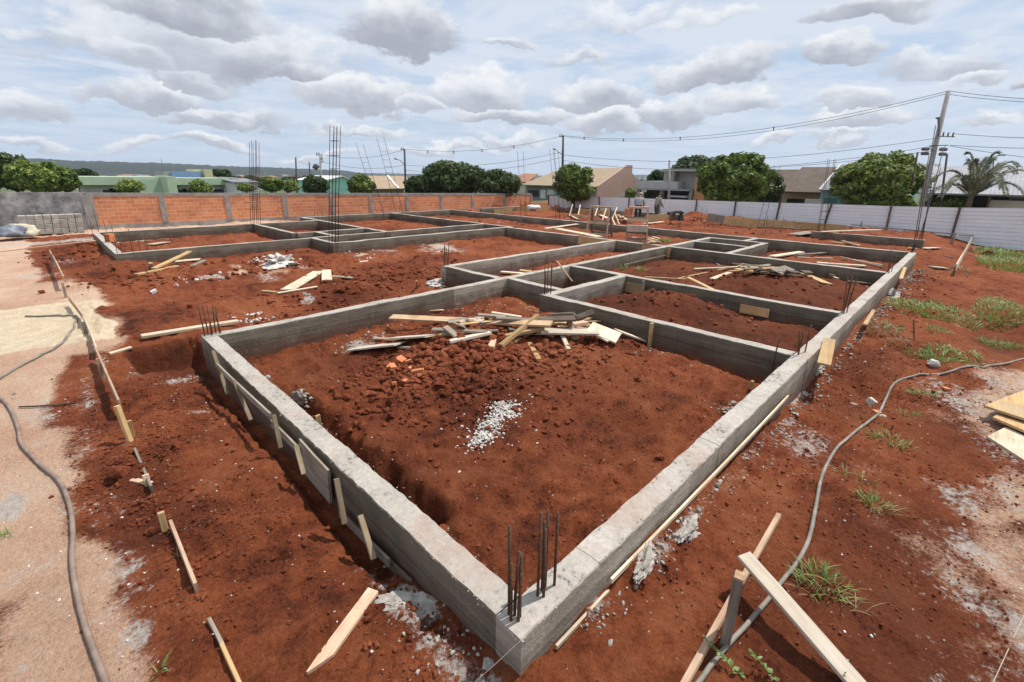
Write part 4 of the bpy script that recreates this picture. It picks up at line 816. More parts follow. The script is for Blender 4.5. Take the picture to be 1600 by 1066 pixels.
# ------------------------------------------------------------------ trees
def leaf_cloud(rng, blobs, count, size, name, mat, aspect=.55, squash=1.0):
    """many small leaf faces spread over and inside the given clumps"""
    B = np.array(blobs); wgt = (B[:, 3]*B[:, 4]); idx = rng.choice(len(B), count, p=wgt/wgt.sum()); b = B[idx]
    d = rng.normal(size=(count, 3)); d /= np.linalg.norm(d, axis=1)[:, None]
    rr = np.where(rng.rand(count) < .78, rng.uniform(.80, 1.08, count), rng.uniform(.25, .85, count))
    c = b[:, :3]+d*rr[:, None]*np.stack([b[:, 3], b[:, 3], b[:, 4]], 1)
    nrm = d*1.25+rng.normal(size=(count, 3))*.65+np.array([0, 0, .35]); nrm /= np.linalg.norm(nrm, axis=1)[:, None]
    t = rng.normal(size=(count, 3)); u = np.cross(nrm, t); u /= np.linalg.norm(u, axis=1)[:, None]; v = np.cross(nrm, u)
    s = size*rng.uniform(.6, 1.35, count)[:, None]
    V = np.stack([c-u*s, c-v*s*aspect+nrm*s*.12, c+u*s, c+v*s*aspect+nrm*s*.12], 1).reshape(-1, 3)
    return fast_mesh(name, V, np.arange(count*4).reshape(-1, 4), mat, False)
TREE_G = None
def tree(px, ytop, ybot, wpx, D, mat, label, count=6000, leaf=.16, seed=1, name='round_tree', cat='tree', group=None, shape='round', nb=34, lump=.30, trunk=.16):
    rng = np.random.RandomState(seed); cm = far(px, (ytop+ybot)/2, D); top = far(px, ytop, D); bot = far(px, ybot, D); L = far(px-wpx/2, (ytop+ybot)/2, D); Rr = far(px+wpx/2, (ytop+ybot)/2, D)
    rx = np.linalg.norm(Rr-L)/2; rz = (top[2]-bot[2])/2; zc = (top[2]+bot[2])/2
    gz = min(g1(cm[0], cm[1]), bot[2]-.3); t = thing(name, label, cat, (cm[0], cm[1], gz), 0, group)
    blobs = []
    for i in range(nb):
        d = rng.normal(size=3); d /= np.linalg.norm(d); d[2] = abs(d[2]) if (rng.rand() < .25 and shape == 'round') else d[2]
        s = lump*rng.uniform(.75, 1.3); k = (1-s)*rng.uniform(.86, 1.05)
        blobs.append((d[0]*rx*k, d[1]*rx*k, zc-gz+d[2]*rz*k, rx*s, min(rz, rx)*s*.9))
    blobs += [(0, 0, zc-gz-.1*rz, rx*.66, rz*.72)]
    link('crown', leaf_cloud(rng, blobs, count, leaf, 'crown', mat), t)
    tr = MB(); H = zc-gz
    tr.tube([(0, 0, -.4), (.05, .03, H*.35), (-.04, .05, H*.8), (0, 0, H+rz*.3)], trunk, 8, r2=trunk*.35)
    for i in range(7):
        a = rng.uniform(0, 6.28); z0 = H*rng.uniform(.35, .85); e = (math.cos(a)*rx*.7, math.sin(a)*rx*.7, zc-gz+rz*rng.uniform(-.2, .6))
        tr.tube([(0, 0, z0), (e[0]*.45, e[1]*.45, z0+(e[2]-z0)*.6), e], trunk*.45, 6, r2=trunk*.12)
    tr.build('trunk', 'bark', t, smooth=True); return t
tree(898, 253, 318, 70, 44, 'leaf_mid', 'dense clipped round tree standing before the tan roofed house', 6500, .14, 21, nb=70, lump=.19)
tree(1147, 235, 332, 118, 40, 'leaf_mid', 'biggest round tree, lush and green, between the grey house and the brown roof', 12000, .17, 22, nb=100, lump=.17)
tree(1203, 262, 332, 44, 43, 'leaf_dark', 'dark green tree close behind the biggest round tree', 3500, .15, 23)
tree(1375, 234, 340, 132, 37, 'leaf_light', 'broad domed yellow-green tree left of the leaning utility pole', 13000, .16, 24, nb=110, lump=.16)
tree(708, 246, 316, 108, 47, 'leaf_mango', 'dark mango tree with a lumpy top behind the brick wall', 9000, .22, 25, name='mango_tree', nb=30, lump=.34)
tree(660, 272, 314, 60, 50, 'leaf_mango', 'lower dark tree at the left shoulder of the mango tree', 4000, .20, 26, name='mango_tree')
tree(779, 262, 316, 76, 44, 'leaf_mango', 'wide low dark tree right of the mango tree', 6500, .17, 27, name='broad_tree')
tree(565, 271, 312, 46, 44, 'leaf_mid', 'small round green tree between two bar ladders', 4500, .13, 28)
tree(493, 271, 312, 42, 46, 'leaf_dark', 'small dark round tree beside the left utility pole', 4000, .13, 29)
tree(424, 275, 300, 44, 50, 'leaf_mid', 'fluffy green tree behind the leftmost tall cage', 3800, .14, 30)
tree(385, 286, 300, 30, 48, 'leaf_light', 'light green low bush left of the leftmost cage', 2000, .13, 33, name='bush', cat='bush', shape='free', nb=16, lump=.42)
tree(452, 280, 300, 34, 56, 'leaf_light', 'pale green shrub between the leftmost cage and the small dark tree', 2200, .16, 34, name='bush', cat='bush', shape='free', nb=16, lump=.42)
tree(314, 278, 306, 40, 52, 'leaf_light', 'bright green shrub before the green annex', 1500, .14, 31, name='bush', cat='bush', shape='free', nb=16, lump=.42)
tree(203, 278, 306, 44, 50, 'leaf_light', 'bushy green shrub before the long green building', 1600, .14, 32, name='bush', cat='bush', shape='free', nb=16, lump=.42)
tree(985, 293, 314, 20, 46, 'leaf_light', 'tiny bright green sapling left of the grey house', 1400, .10, 35, name='sapling')
tree(1085, 242, 300, 86, 62, 'leaf_dark', 'dark wide tree rising behind the grey house', 6500, .24, 36, name='broad_tree')
tree(1120, 240, 300, 60, 66, 'leaf_mango', 'brownish green tree behind the biggest round tree', 3500, .24, 37, name='broad_tree')
tree(1030, 264, 300, 40, 70, 'leaf_dark', 'dark tree just left of the grey house roof', 3000, .24, 38, name='broad_tree')
# grove at the far left
for i, (px, yt, yb, w, D, m, lb) in enumerate([(20, 236, 300, 60, 42, 'leaf_mango', 'tall tree at the left edge of the photo'), (45, 250, 300, 60, 40, 'leaf_light', 'yellow-green tree in the front of the left grove'), (80, 252, 300, 62, 44, 'leaf_mid', 'mid green tree on the right of the left grove'),
        (-30, 240, 300, 70, 43, 'leaf_dark', 'dark tree of the left grove cut by the photo edge'), (100, 262, 300, 40, 46, 'leaf_light', 'low light green tree closing the left grove'), (60, 262, 300, 50, 38, 'leaf_light', 'bright low tree leaning over the plastered wall')]):
    tree(px, yt, yb, w, D, m, lb, 4200, .22, 50+i, name='broad_tree', nb=34, lump=.30, shape='free')
for i, (px, yt, w, D) in enumerate([(130, 262, 26, 110), (146, 268, 18, 120), (345, 263, 26, 105), (352, 266, 16, 108), (400, 276, 20, 110), (466, 276, 24, 120), (445, 277, 20, 120), (118, 266, 20, 110)]):
    tree(px, yt, yt+14, w, D, 'leaf_dark', 'dark small tree far behind the left green buildings', 900, .40, 70+i, name='distant_tree', group='far trees behind the green buildings', nb=14)
for i in range(46):
    px = random.choice([random.uniform(300, 500), random.uniform(940, 1040), random.uniform(600, 1200)]); D = random.uniform(150, 320)
    y0 = 272+px*.0105+2
    tree(px, y0-random.uniform(0, 3), y0+10, random.uniform(18, 34), D, random.choice(['leaf_dark', 'leaf_mango', 'leaf_mid']), 'small dark tree on the far horizon', 420, D*.0048, 100+i, name='distant_tree', group='trees along the horizon', nb=12)

def palm(px, ybase, D, label):
    c = far(px, ybase, D); gz = g1(c[0], c[1]); t = thing('palm_tree', label, 'palm tree', (c[0], c[1], gz)); H = c[2]-gz; rng = np.random.RandomState(5)
    MB().tube([(0, 0, -.3), (.03, 0, H*.6), (0, 0, H+.1)], .20, 9, r2=.15).build('trunk', 'bark', t, smooth=True)
    # outward reach to the photo's left/right, depth reach, rise, droop
    fr = [(-2.9, .3, 1.5, 1.3), (-2.5, -.8, 1.9, .9), (-1.9, .8, 2.2, .7), (-1.0, -.3, 2.5, .3), (-.4, .6, 2.7, .1), (.5, -.3, 2.7, .1), (1.2, .6, 2.6, .2), (2.0, -.2, 2.5, .35), (2.7, .5, 2.4, .5), (3.3, -.3, 2.2, .55), (3.0, .9, 1.7, .8), (2.3, -1.0, 1.5, .8), (.1, 1.8, 1.9, .7), (-.2, -1.8, 2.0, .7)]
    for k, (a, b, rise, dr) in enumerate(fr):
        end = (rt0*a+fw0*b)*1.12; V = []; F = []; pts = []
        for i in range(15):
            s = i/14; p = end*(s**1.1)+np.array([0, 0, H+1.12*rise*(1-(1-s)**2)-dr*2.2*s**3]); pts.append(p)
        f = MB(); f.tube(pts, .03, 5, r2=.006)
        for i in range(2, 15):
            d = pts[i]-pts[i-1]; d /= np.linalg.norm(d); sd_ = np.cross(d, [0, 0, 1.]); sd_ /= np.linalg.norm(sd_)+1e-6
            for q in range(6):
                for sg in (-1, 1):
                    p0 = pts[i-1]+(pts[i]-pts[i-1])*(q/6); ln = .66*(1-.5*(i/14)**2)*rng.uniform(.8, 1.1); tip = p0+d*ln*.65+sd_*sg*ln*.65+np.array([0, 0, .22*ln-.30*ln*rng.rand()])
                    m_ = (p0+tip)/2+np.array([0, 0, .05]); wv = d*.045
                    f.add([p0-wv*.6, m_-wv, tip, m_+wv], [(0, 1, 2, 3)])
        f.build('frond', 'leaf_palm', t)
    return t
palm(1516, 312, 31, 'palm with arching grey-green fronds behind the metal fence at the right')
b = thing('leafy_shrub', 'bright shrub below the palm behind the fence', 'bush', tuple(far(1488, 322, 35)))
link('crown', leaf_cloud(np.random.RandomState(3), [(0, 0, .35, 1.0, .5), (.5, -.4, .3, .7, .45), (-.5, .5, .2, .8, .4)], 1500, .11, 'crown', 'leaf_light'), b)
MB().tube([(0, 0, -1.5), (0, 0, .3)], .05, 6).build('stem', 'bark', b)

# ------------------------------------------------------------------ poles and cables
def pole(pb, pt, mat, label, r=.13, r2=.09, arms=(), name='utility_pole'):
    pb = np.array(pb); pt = np.array(pt); b = pb+(pb-pt)*.6; t = thing(name, label, 'utility pole', tuple(b)); H = pt-b
    MB().tube([(0, 0, 0), tuple(H)], r, 8, r2=r2).build('shaft', mat, t, smooth=True); return t, b
PT = onX(1482, 142, 42.0); PB = onX(1440, 320, 42.0)
p, b = pole(PB, PT, 'pole_concrete', 'tall leaning concrete utility pole with rack of cables and box fittings at the right', .20, .12)
def pp(px, py, X=41.8): return onX(px, py, X)-b
def crossarm(par, P0, P1, n, r=.05):
    a = MB().tube([tuple(P0), tuple(P1)], r, 6).build('crossarm', 'pole_concrete', par)
    for i in range(n):
        q = P0+(P1-P0)*((i+.5)/n); MB().tube([tuple(q), tuple(q+np.array([0, 0, .26]))], .045, 6).build('insulator', 'insulator', a, smooth=True)
    return a
crossarm(p, pp(1462, 213), pp(1492, 214), 4, .04)
for (x0, y0) in ((1446, 233), (1445, 240), (1474, 233.5), (1473, 241)):
    c = pp(x0, y0); MB().tube([tuple(c-rt0*.20), tuple(c+rt0*.20)], .11, 8).build('junction_box', 'insulator', p, smooth=True)
MB().tube([tuple(pp(1452, 228)), tuple(pp(1482, 227))], .03, 6).build('bracket', 'insulator', p)
for s in (1456, 1478): MB().tube([tuple(pp(s, 228)), tuple(pp(s-3, 230.5)), tuple(pp(s-2, 234)), tuple(pp(s+2, 235))], .02, 6).build('loop', 'cable', p)
MB().tube([tuple(pp(1467, 206)), tuple(pp(1466, 184))], .05, 6).build('bracket', 'insulator', p)
MB().tube([tuple(pp(1462, 185)), tuple(pp(1469, 184))], .06, 6).build('crossarm', 'insulator', p)
DEF = [(880, 268, 212, 48, 'pole_dark', 'dark pole rising beside the round tree at the tan roof', True), (632, 302, 233, 50, 'pole_dark', 'dark pole with a curved street lamp left of the mango tree', True), (500, 300, 241, 48, 'pole_concrete', 'grey pole with looped cables beside the small dark tree', True),
       (462, 300, 246, 60, 'pole_dark', 'plain dark pole behind the brick wall, right of the leftmost cage', False), (483, 285, 253, 75, 'pole_dark', 'short dark pole between the dark pole and the grey pole', False), (1046, 316, 250, 46, 'pole_concrete', 'plain grey pole before the grey flat roofed house', False), (414, 300, 270, 55, 'pole_concrete', 'thin pale post behind the leftmost cage', False),
       (252, 275, 247, 80, 'insulator', 'thin antenna mast above the green building', False)]
POLES = {}
for px, yb, yt, D, m, lb, arm in DEF:
    B = far(px+(2 if px < 800 else -1), yb, D); T = far(px, yt, D); POLES[px] = T
    q, bb = pole(B, T, m, lb, .13 if px not in (252, 414) else .05, .09 if px not in (252, 414) else .03)
    if arm:
        c = T-bb; crossarm(q, c+np.array([0, 0, -.10])-rt0*.42, c+np.array([0, 0, -.10]), 2, .035)
        if px == 632: MB().tube([tuple(far(631, 257, D)-bb), tuple(far(626, 251, D)-bb), tuple(far(618, 248.5, D)-bb)], .035, 6).build('lamp_arm', 'insulator', q); MB().tube([tuple(far(620, 249, D)-bb), tuple(far(616, 248, D)-bb)], .08, 6).build('lamp_head', 'insulator', q)
        if px == 880: MB().tube([tuple(far(880, 244, D)-bb), tuple(far(872, 237, D)-bb), tuple(far(866, 233, D)-bb)], .03, 6).build('lamp_arm', 'insulator', q); MB().tube([tuple(far(868, 234, D)-bb), tuple(far(864, 232.5, D)-bb)], .07, 6).build('lamp_head', 'insulator', q)
        if px == 500:
            for (u, v) in ((502, 246), (503, 252)): MB().tube([tuple(far(500, v, D)-bb), tuple(far(u+1, v-4, D)-bb), tuple(far(u+2, v, D)-bb), tuple(far(500, v+4, D)-bb)], .035, 6).build('loop', 'cable', q)
            MB().tube([tuple(far(491, 259, D)-bb), tuple(far(496, 263, D)-bb)], .30, 7).build('transformer', 'insulator', q)
p2_ = pole(onX(1418, 322, 44), onX(1434, 238, 44), 'pole_dark', 'thin dark post behind the domed yellow-green tree', .07, .06)
p3_ = pole(onX(1470, 318, 43.5), onX(1480, 241, 43.5), 'pole_dark', 'short twin post just right of the leaning pole', .07, .06)
p4_ = pole(onX(1548, 300, 60), onX(1553, 246, 60), 'insulator', 'thin street lamp post behind the palm', .06, .05, name='street_lamp')
o_ = p4_[1]; MB().tube([tuple(onX(1553, 246, 60)-o_), tuple(onX(1560, 243, 60)-o_), tuple(onX(1572, 242.5, 60)-o_)], .05, 6).build('lamp_arm', 'insulator', p4_[0])
def wire(A, B, sag, label, r=.015, n=22):
    A = np.array(A); B = np.array(B); pts = [tuple((A+(B-A)*i/n+np.array([0, 0, -sag*4*(i/n)*(1-i/n)]))-A) for i in range(n+1)]
    return tag(MB().tube(pts, r, 5, cap=False).build('power_line', 'cable', None, tuple(A), smooth=True), label, 'power line', 'overhead power lines')
T1 = PT; T2 = POLES[880]; T3 = POLES[632]; T4 = POLES[500]
wire(T1, T2, 1.3, 'topmost cable running left from the tip of the leaning pole'); w_ = wire(T1+np.array([0, 0, -.15]), T2+np.array([.1, 0, -.08]), 1.4, 'second cable just under the topmost one left of the leaning pole')
wire(T2, T3, .7, 'cable from the dark pole at the tan roof to the street lamp pole'); wire(T3, T4, .6, 'cable from the street lamp pole to the grey pole at the small dark tree')
LB = onX(1463, 216, 41.8); LB2 = onX(1461, 228, 41.8)
M2 = far(880, 237, 48); M3 = far(632, 258, 50)
wire(LB, M2+np.array([0, 0, -.3]), 1.0, 'middle cable from the rack of the leaning pole to the left'); wire(LB2, M2+np.array([0, 0, -.8]), 1.2, 'lower cable from the box fittings of the leaning pole to the left')
wire(LB2+np.array([0, 0, -.3]), far(1046, 262, 46), .5, 'lowest cable running to the plain grey pole'); wire(M2, M3, .6, 'middle cable left from the dark pole at the tan roof'); wire(M2+np.array([0, 0, -.5]), M3+np.array([0, 0, -.5]), .7, 'lower cable left from the dark pole at the tan roof')
wire(M3, far(500, 252, 48), .5, 'middle cable from the street lamp pole to the grey pole'); wire(far(500, 255, 48), far(462, 250, 60), .3, 'cable from the grey pole to the plain dark pole')
RQ = lambda px, py: onX(px, py, 40)
wire(T1, RQ(1720, 158), .15, 'top cable leaving the leaning pole to the right'); wire(T1+np.array([0, 0, -.2]), RQ(1720, 163), .15, 'second cable leaving the leaning pole to the right'); wire(onX(1490, 209, 41.8), RQ(1720, 217), .1, 'rack cable leaving the leaning pole to the right'); wire(onX(1484, 227, 41.8), RQ(1720, 231), .1, 'low cable leaving the leaning pole to the right'); wire(onX(1484, 228, 41.8), RQ(1720, 258), .1, 'steepest low cable dropping to the right from the leaning pole')
for wpx, wa, wb in ((0, T1, T2), (1, T2, T3)):
    for f in ((.35, .6, .78, .92) if wpx == 0 else (.3, .5, .68, .85)):
        sag = (1.3, .7)[wpx]; q = wa+(wb-wa)*f+np.array([0, 0, -sag*4*f*(1-f)])
        tag(MB().box((-.03, -.03, -.22), (.03, .03, .05)).build('line_spacer', 'cable', None, tuple(q)), 'small dark spacer hanging on the top cable', 'spacer', 'cable spacers')

# ------------------------------------------------------------------ people
def person(loc, label, J, E_, Rr, colors, cap_mat, facing):
    """J: joints, E_: bones, Rr: radii; one skinned surface coloured by its nearest bone"""
    t = thing('person', label, 'person', loc, facing); t.scale = (1.12, 1.16, 1.08); me = bpy.data.meshes.new('skel'); me.from_pydata([J[k] for k in J], [], [(list(J).index(a), list(J).index(b)) for a, b, _ in E_])
    ob = bpy.data.objects.new('skel', me); col.objects.link(ob); sk = ob.modifiers.new('s', 'SKIN'); sk.use_smooth_shade = True; ob.modifiers.new('sub', 'SUBSURF').levels = 1
    for i, k in enumerate(J): me.skin_vertices[0].data[i].radius = Rr[k] if isinstance(Rr[k], tuple) else (Rr[k], Rr[k])
    me.skin_vertices[0].data[list(J).index('pelvis')].use_root = True
    dg = bpy.context.evaluated_depsgraph_get(); bmsh = bpy.data.meshes.new_from_object(ob.evaluated_get(dg)); bpy.data.objects.remove(ob)
    names = sorted(set(c for _, _, c in E_)); bmsh.materials.clear()
    for c in names: bmsh.materials.append(MATS[c])
    segs = [(Vector(J[a]), Vector(J[b]), names.index(c)) for a, b, c in E_]
    for pl in bmsh.polygons:
        p = pl.center; best = (9, 0)
        for a, b_, c in segs:
            ab = b_-a; k = max(0, min(1, (p-a).dot(ab)/max(ab.length_squared, 1e-9))); best = min(best, ((p-(a+ab*k)).length, c))
        pl.material_index = best[1]; pl.use_smooth = True
    bmsh.name = 'body'; link('body', bmsh, t); h = Vector(J['head']); 
    bm = bmesh.new(); bmesh.ops.create_uvsphere(bm, u_segments=14, v_segments=9, radius=1)
    up = (Vector(J['head'])-Vector(J['neck'])).normalized(); rotm = up.to_track_quat('Z', 'Y').to_matrix()
    for v in bm.verts: v.co = h+rotm @ Vector((v.co.x*.118, v.co.y*.108, max(v.co.z, -.25)*.115+.055))
    m2 = bpy.data.meshes.new('cap'); bm.to_mesh(m2); bm.free(); m2.materials.append(MATS[cap_mat]); [setattr(q, 'use_smooth', True) for q in m2.polygons]; link('cap', m2, t)
    fwd = rotm @ Vector((1, 0, 0)); s = MB()
    s.prism([(.10*math.cos(a)+.09, .085*math.sin(a)) for a in np.linspace(-1.57, 1.57, 9)], .045, .058, Matrix.Translation(h) @ rotm.to_4x4()); s.build('cap_peak', cap_mat, t)
    return t
def hand(J, E_, R_, side, wrist, d, up, sk='skin'):
    d = Vector(d).normalized(); up = Vector(up).normalized(); sd_ = d.cross(up).normalized(); w = Vector(wrist); pm = w+d*.05
    J['palm'+side] = tuple(pm); R_['palm'+side] = (.034, .022); E_.append(('wrist'+side, 'palm'+side, sk))
    for i, (o, l) in enumerate(((-.03, .072), (-.01, .082), (.011, .078), (.03, .062))):
        a = pm+d*.035+sd_*o; b_ = a+d*l*.55-up*.012; c = b_+d*l*.35-up*.03
        for k, q in zip('abc', (a, b_, c)): J[f'f{i}{k}{side}'] = tuple(q); R_[f'f{i}{k}{side}'] = .0095-.001*'abc'.index(k)
        E_ += [('palm'+side, f'f{i}a{side}', sk), (f'f{i}a{side}', f'f{i}b{side}', sk), (f'f{i}b{side}', f'f{i}c{side}', sk)]
    a = pm-d*.01+sd_*.040; b_ = a+d*.03+sd_*.018; J['ta'+side] = tuple(a); J['tb'+side] = tuple(b_); R_['ta'+side] = .012; R_['tb'+side] = .010
    E_ += [('palm'+side, 'ta'+side, sk), ('ta'+side, 'tb'+side, sk)]
def figure(bend, armsL, armsR, legs, c_shirt, c_tr, head_t):
    """x forward, z up. bend in degrees of the trunk; arms as (elbow, wrist) offsets from the shoulder"""
    b = R(bend); ux = Vector((math.sin(b), 0, math.cos(b))); pv = Vector((0, 0, .93-.06*math.sin(b)))+Vector((-.12*math.sin(b), 0, 0))
    J = {'pelvis': tuple(pv)}; Rr = {'pelvis': (.155, .125)}; E_ = []
    def add(k, p, r, par, c): J[k] = tuple(p); Rr[k] = r; E_.append((par, k, c))
    add('waist', pv+ux*.17, (.165, .135), 'pelvis', c_shirt); add('chest', pv+ux*.36, (.185, .145), 'waist', c_shirt); add('collar', pv+ux*.50, (.085, .075), 'chest', c_shirt)
    add('neck', pv+ux*.56, .055, 'collar', 'skin'); hd = Vector((math.sin(b+head_t), 0, math.cos(b+head_t))); add('jaw', Vector(J['neck'])+hd*.06+Vector((.02, 0, 0)), .075, 'neck', 'skin'); add('head', Vector(J['neck'])+hd*.15+Vector((.015, 0, 0)), (.085, .1), 'jaw', 'skin'); add('crown', Vector(J['head'])+hd*.07, .07, 'head', 'skin')
    nose = hd.cross(Vector((0, 1, 0)))*-1; add('nose', Vector(J['jaw'])+hd*.035+Vector((hd.z, 0, -hd.x))*.098, .014, 'jaw', 'skin')
    for sd_, y, A_ in (('L', .19, armsL), ('R', -.19, armsR)):
        s = pv+ux*.46+Vector((0, y, 0)); add('sh'+sd_, s, .082, 'chest', c_shirt); add('el'+sd_, s+Vector(A_[0]), .062, 'sh'+sd_, c_shirt); add('wrist'+sd_, s+Vector(A_[1]), .034, 'el'+sd_, 'skin')
        hand(J, E_, Rr, sd_, J['wrist'+sd_], Vector(A_[1])-Vector(A_[0]), (1, 0, .2) if abs((Vector(A_[1])-Vector(A_[0])).normalized().x) < .8 else (0, 0, 1))
    for sd_, y, (kx, fx) in (('l', .10, legs[0]), ('r', -.10, legs[1])):
        add('hip'+sd_, pv+Vector((.0, y, -.07)), .095, 'pelvis', c_tr); add('kn'+sd_, Vector((kx, y*1.1, .50)), .068, 'hip'+sd_, c_tr); add('an'+sd_, Vector((fx, y*1.1, .10)), .048, 'kn'+sd_, c_tr); add('toe'+sd_, Vector((fx+.17, y*1.25, .045)), .042, 'an'+sd_, 'boots')
    return J, E_, Rr
def feet(px, py, z): q = at(px, py, z); return q
toCam = lambda q: math.atan2(CAM[1]-q[1], CAM[0]-q[0])
q = onX(997, 330, 24.6); q[2] = g1(q[0], q[1])+.13; Jx = figure(22, ((.10, .05, -.29), (.28, -.03, -.46)), ((.10, -.05, -.29), (.28, .03, -.46)), ((.08, -.03), (.02, -.10)), 'shirt_grey', 'trousers_dark', .35)
person(tuple(q), 'worker in a grey shirt and pale cap seen from behind at the trestle', *Jx, None, 'cap_grey', toCam(q)+math.pi-.2)
q = onX(1026, 325, 28.6); q[2] = g1(q[0], q[1])+.05; Jx = figure(10, ((.10, .04, -.29), (.30, -.02, -.40)), ((.06, -.05, -.29), (.25, .02, -.46)), ((.06, 0), (.02, -.08)), 'shirt_olive', 'trousers_grey', .75)
person(tuple(q), 'worker in a mottled olive shirt and navy cap looking down near the fence', *Jx, None, 'cap_navy', toCam(q)+2.2)
q = onX(1063, 332, 28.0); q[2] = g1(q[0], q[1])-.12; Jx = figure(98, ((.12, .05, -.28), (.14, .03, -.52)), ((.10, -.05, -.28), (.18, -.03, -.50)), ((.02, -.04), (.06, .02)), 'shirt_dark', 'trousers_dark', .25)
person(tuple(q), 'worker bent double over the ground in dark clothes', *Jx, None, 'cap_navy', toCam(q)-math.pi/2-.25)

# ------------------------------------------------------------------ timber
def timber(name, label, cat, A, B, w, t, mat, roll=0.0, group=None, point=False, notch=False):
    """one board from A to B (centre line of its under side), w wide, t thick, local X along it"""
    A = Vector(A); B = Vector(B); L = (B-A).length; ax = (B-A).normalized(); side = Vector((0, 0, 1)).cross(ax)
    if side.length < 1e-3: side = Vector((1, 0, 0))
    side.normalize(); nz = ax.cross(side); Mr = Matrix((ax, side, nz)).transposed() @ Matrix.Rotation(roll, 3, 'X')
    n = max(2, int(L/.22)); xs = [L*i/n for i in range(n+1)]
    if point: xs = [0, .13]+[x for x in xs if x > .16]; n = len(xs)-1
    rg = random.Random(int(abs(A.x*977+B.y*613)*100)); bow = rg.uniform(-.004, .004)*L; V = []; F = []
    ch = min(t, w)*.10; P8 = [(-w/2+ch, 0), (w/2-ch, 0), (w/2, ch), (w/2, t-ch), (w/2-ch, t), (-w/2+ch, t), (-w/2, t-ch), (-w/2, ch)]
    for i in range(n+1):
        f = xs[i]/L; x = -L/2+xs[i]; k = 1.0; dz = bow*math.sin(math.pi*f)
        jx = rg.uniform(-.006, .006) if i in (0, n) else 0
        for (y, z) in P8:
            sk = (y/w)*rg.uniform(.0, .10)*w if i in (0, n) else 0
            V.append((x+jx+sk, y*(1+rg.uniform(-.012, .012)), z+dz))
    if point:
        for j, (y, z) in enumerate(P8): V[j] = (-L/2, w*.34+y*.12, z)
    for i in range(n): F += [(i*8+k, i*8+(k+1) % 8, (i+1)*8+(k+1) % 8, (i+1)*8+k) for k in range(8)]
    F += [tuple(range(7, -1, -1)), tuple(n*8+k for k in range(8))]
    me = MB().add(V, F).mesh(name, mat); o = link(name, me); o.matrix_world = Matrix.Translation((A+B)/2) @ Mr.to_4x4(); return tag(o, label, cat, group)
def lay(name, label, p1, p2, w, t, mat, l1=0.0, l2=0.0, roll=0.0, cat='board', group=None, **k):
    """board lying on the ground between two places of the photograph, its ends lifted by l1, l2"""
    return timber(name, label, cat, hit(*p1, l1), hit(*p2, l2), w, t, mat, roll, group, **k)
# right foreground
lay('wooden_stake', 'pale wooden stake with a pointed end lying on red soil left of the nearest corner', (487, 1058), (583, 926), .085, .028, 'wood_pink', .0, .012, cat='stake', point=True)
lay('wide_board', 'wide pale board propped up at one end over a stake in the right foreground', (1160, 868), (1362, 1100), .120, .026, 'wood_white', .26, .05, R(-3))
S0 = hit(1139, 1010); ST = S0+np.array([.03, .10, .40]); d_ = ray(1163, 905); s_ = math.hypot(S0[0]-CAM[0], S0[1]-CAM[1])/math.hypot(d_[0], d_[1]); STp = CAM+d_*s_
timber('wooden_stake', 'upright square wooden stake with a frayed orange top in the right foreground', 'stake', tuple(np.array(S0)-[0, 0, .2]), tuple(STp), .072, .056, 'wood_grey')
for o in [o for o in col.objects if o.name.startswith('wooden_stake') and 'frayed' in o.get('label', '')]:
    xm = max(v.co.x for v in o.data.vertices); MB().prism([(-.012, -.030), (.012, -.034), (.020, .0), (.010, .034), (-.012, .030)], .004, .052, Matrix.Translation((xm+.006, 0, 0))).build('sawn_top', 'wood_orange', o)
lay('batten', 'long pinkish batten slanting past the upright stake in the right foreground', (1217, 808), (1066, 1080), .036, .036, 'wood_pink', .06, .05, R(10), cat='batten')
# batter boards along the left track
BG = 'low setting-out boards along the left track'
for lb, a, b_, h_, w_, mt in [('thin setting-out board, its far end by the stacked blocks', (79, 394), (101, 436), .30, .14, 'wood_pink'), ('thin setting-out board at the sand edge', (109, 466), (133, 497), .16, .12, 'wood_pink'), ('thin setting-out board crossing the yellow sand', (132, 497), (153, 548), .15, .12, 'wood_pale'),
                       ('long thin setting-out board ending at the yellowish split stake', (152, 548), (189, 632), .18, .13, 'wood_pink'), ('dark setting-out board half buried below the yellowish stake', (214, 705), (240, 765), .02, .09, 'wood_grey'), ('pinkish setting-out board standing on edge in crumbled soil', (270, 818), (310, 918), .06, .09, 'wood_pink'), ('setting-out board flush with the soil at the lower left', (330, 968), (352, 1010), .01, .06, 'wood_grey'), ('orange setting-out board cut by the bottom of the photo', (350, 1008), (385, 1085), .02, .07, 'wood_yellow')]:
    A = hit(*a, h_); B = hit(*b_, h_); 
    timber('setting_out_board', lb, 'board', tuple(A-np.array([0, 0, .0])), tuple(B), w_, .022, mt, R(90), BG)
def stake(p, h, label, mat='wood_pink', w=.05, lean=(0, 0), group=None, name='wooden_stake'):
    b = hit(*p); return timber(name, label, 'stake', (b[0]-lean[0]*.1, b[1]-lean[1]*.1, b[2]-.15), (b[0]+lean[0], b[1]+lean[1], b[2]+h), w, w*.7, mat, 0, group)
SG = 'stakes of the setting-out line'
stake((203, 690), .42, 'tallest yellowish split stake of the left line', 'wood_yellow', .052, (-.04, .05), SG); stake((207, 682), .18, 'short chip of wood behind the yellowish stake', 'wood_yellow', .05, (0, 0), SG); stake((161, 592), .30, 'stake nailed to the long thin board', 'wood_pink', .045, (0, 0), SG)
stake((135, 522), .22, 'small grey stake left of the board on the sand', 'wood_grey', .05, (0, 0), SG); stake((258, 829), .17, 'short stake with a broken top beside crumbled soil', 'wood_yellow', .045, (0, .02), SG); stake((104, 467), .38, 'dark stake where two boards meet near the sand', 'wood_grey', .05, (0, 0), SG); stake((86, 420), .45, 'grey stake at the farthest end of the left line', 'wood_grey', .06, (0, 0), SG)
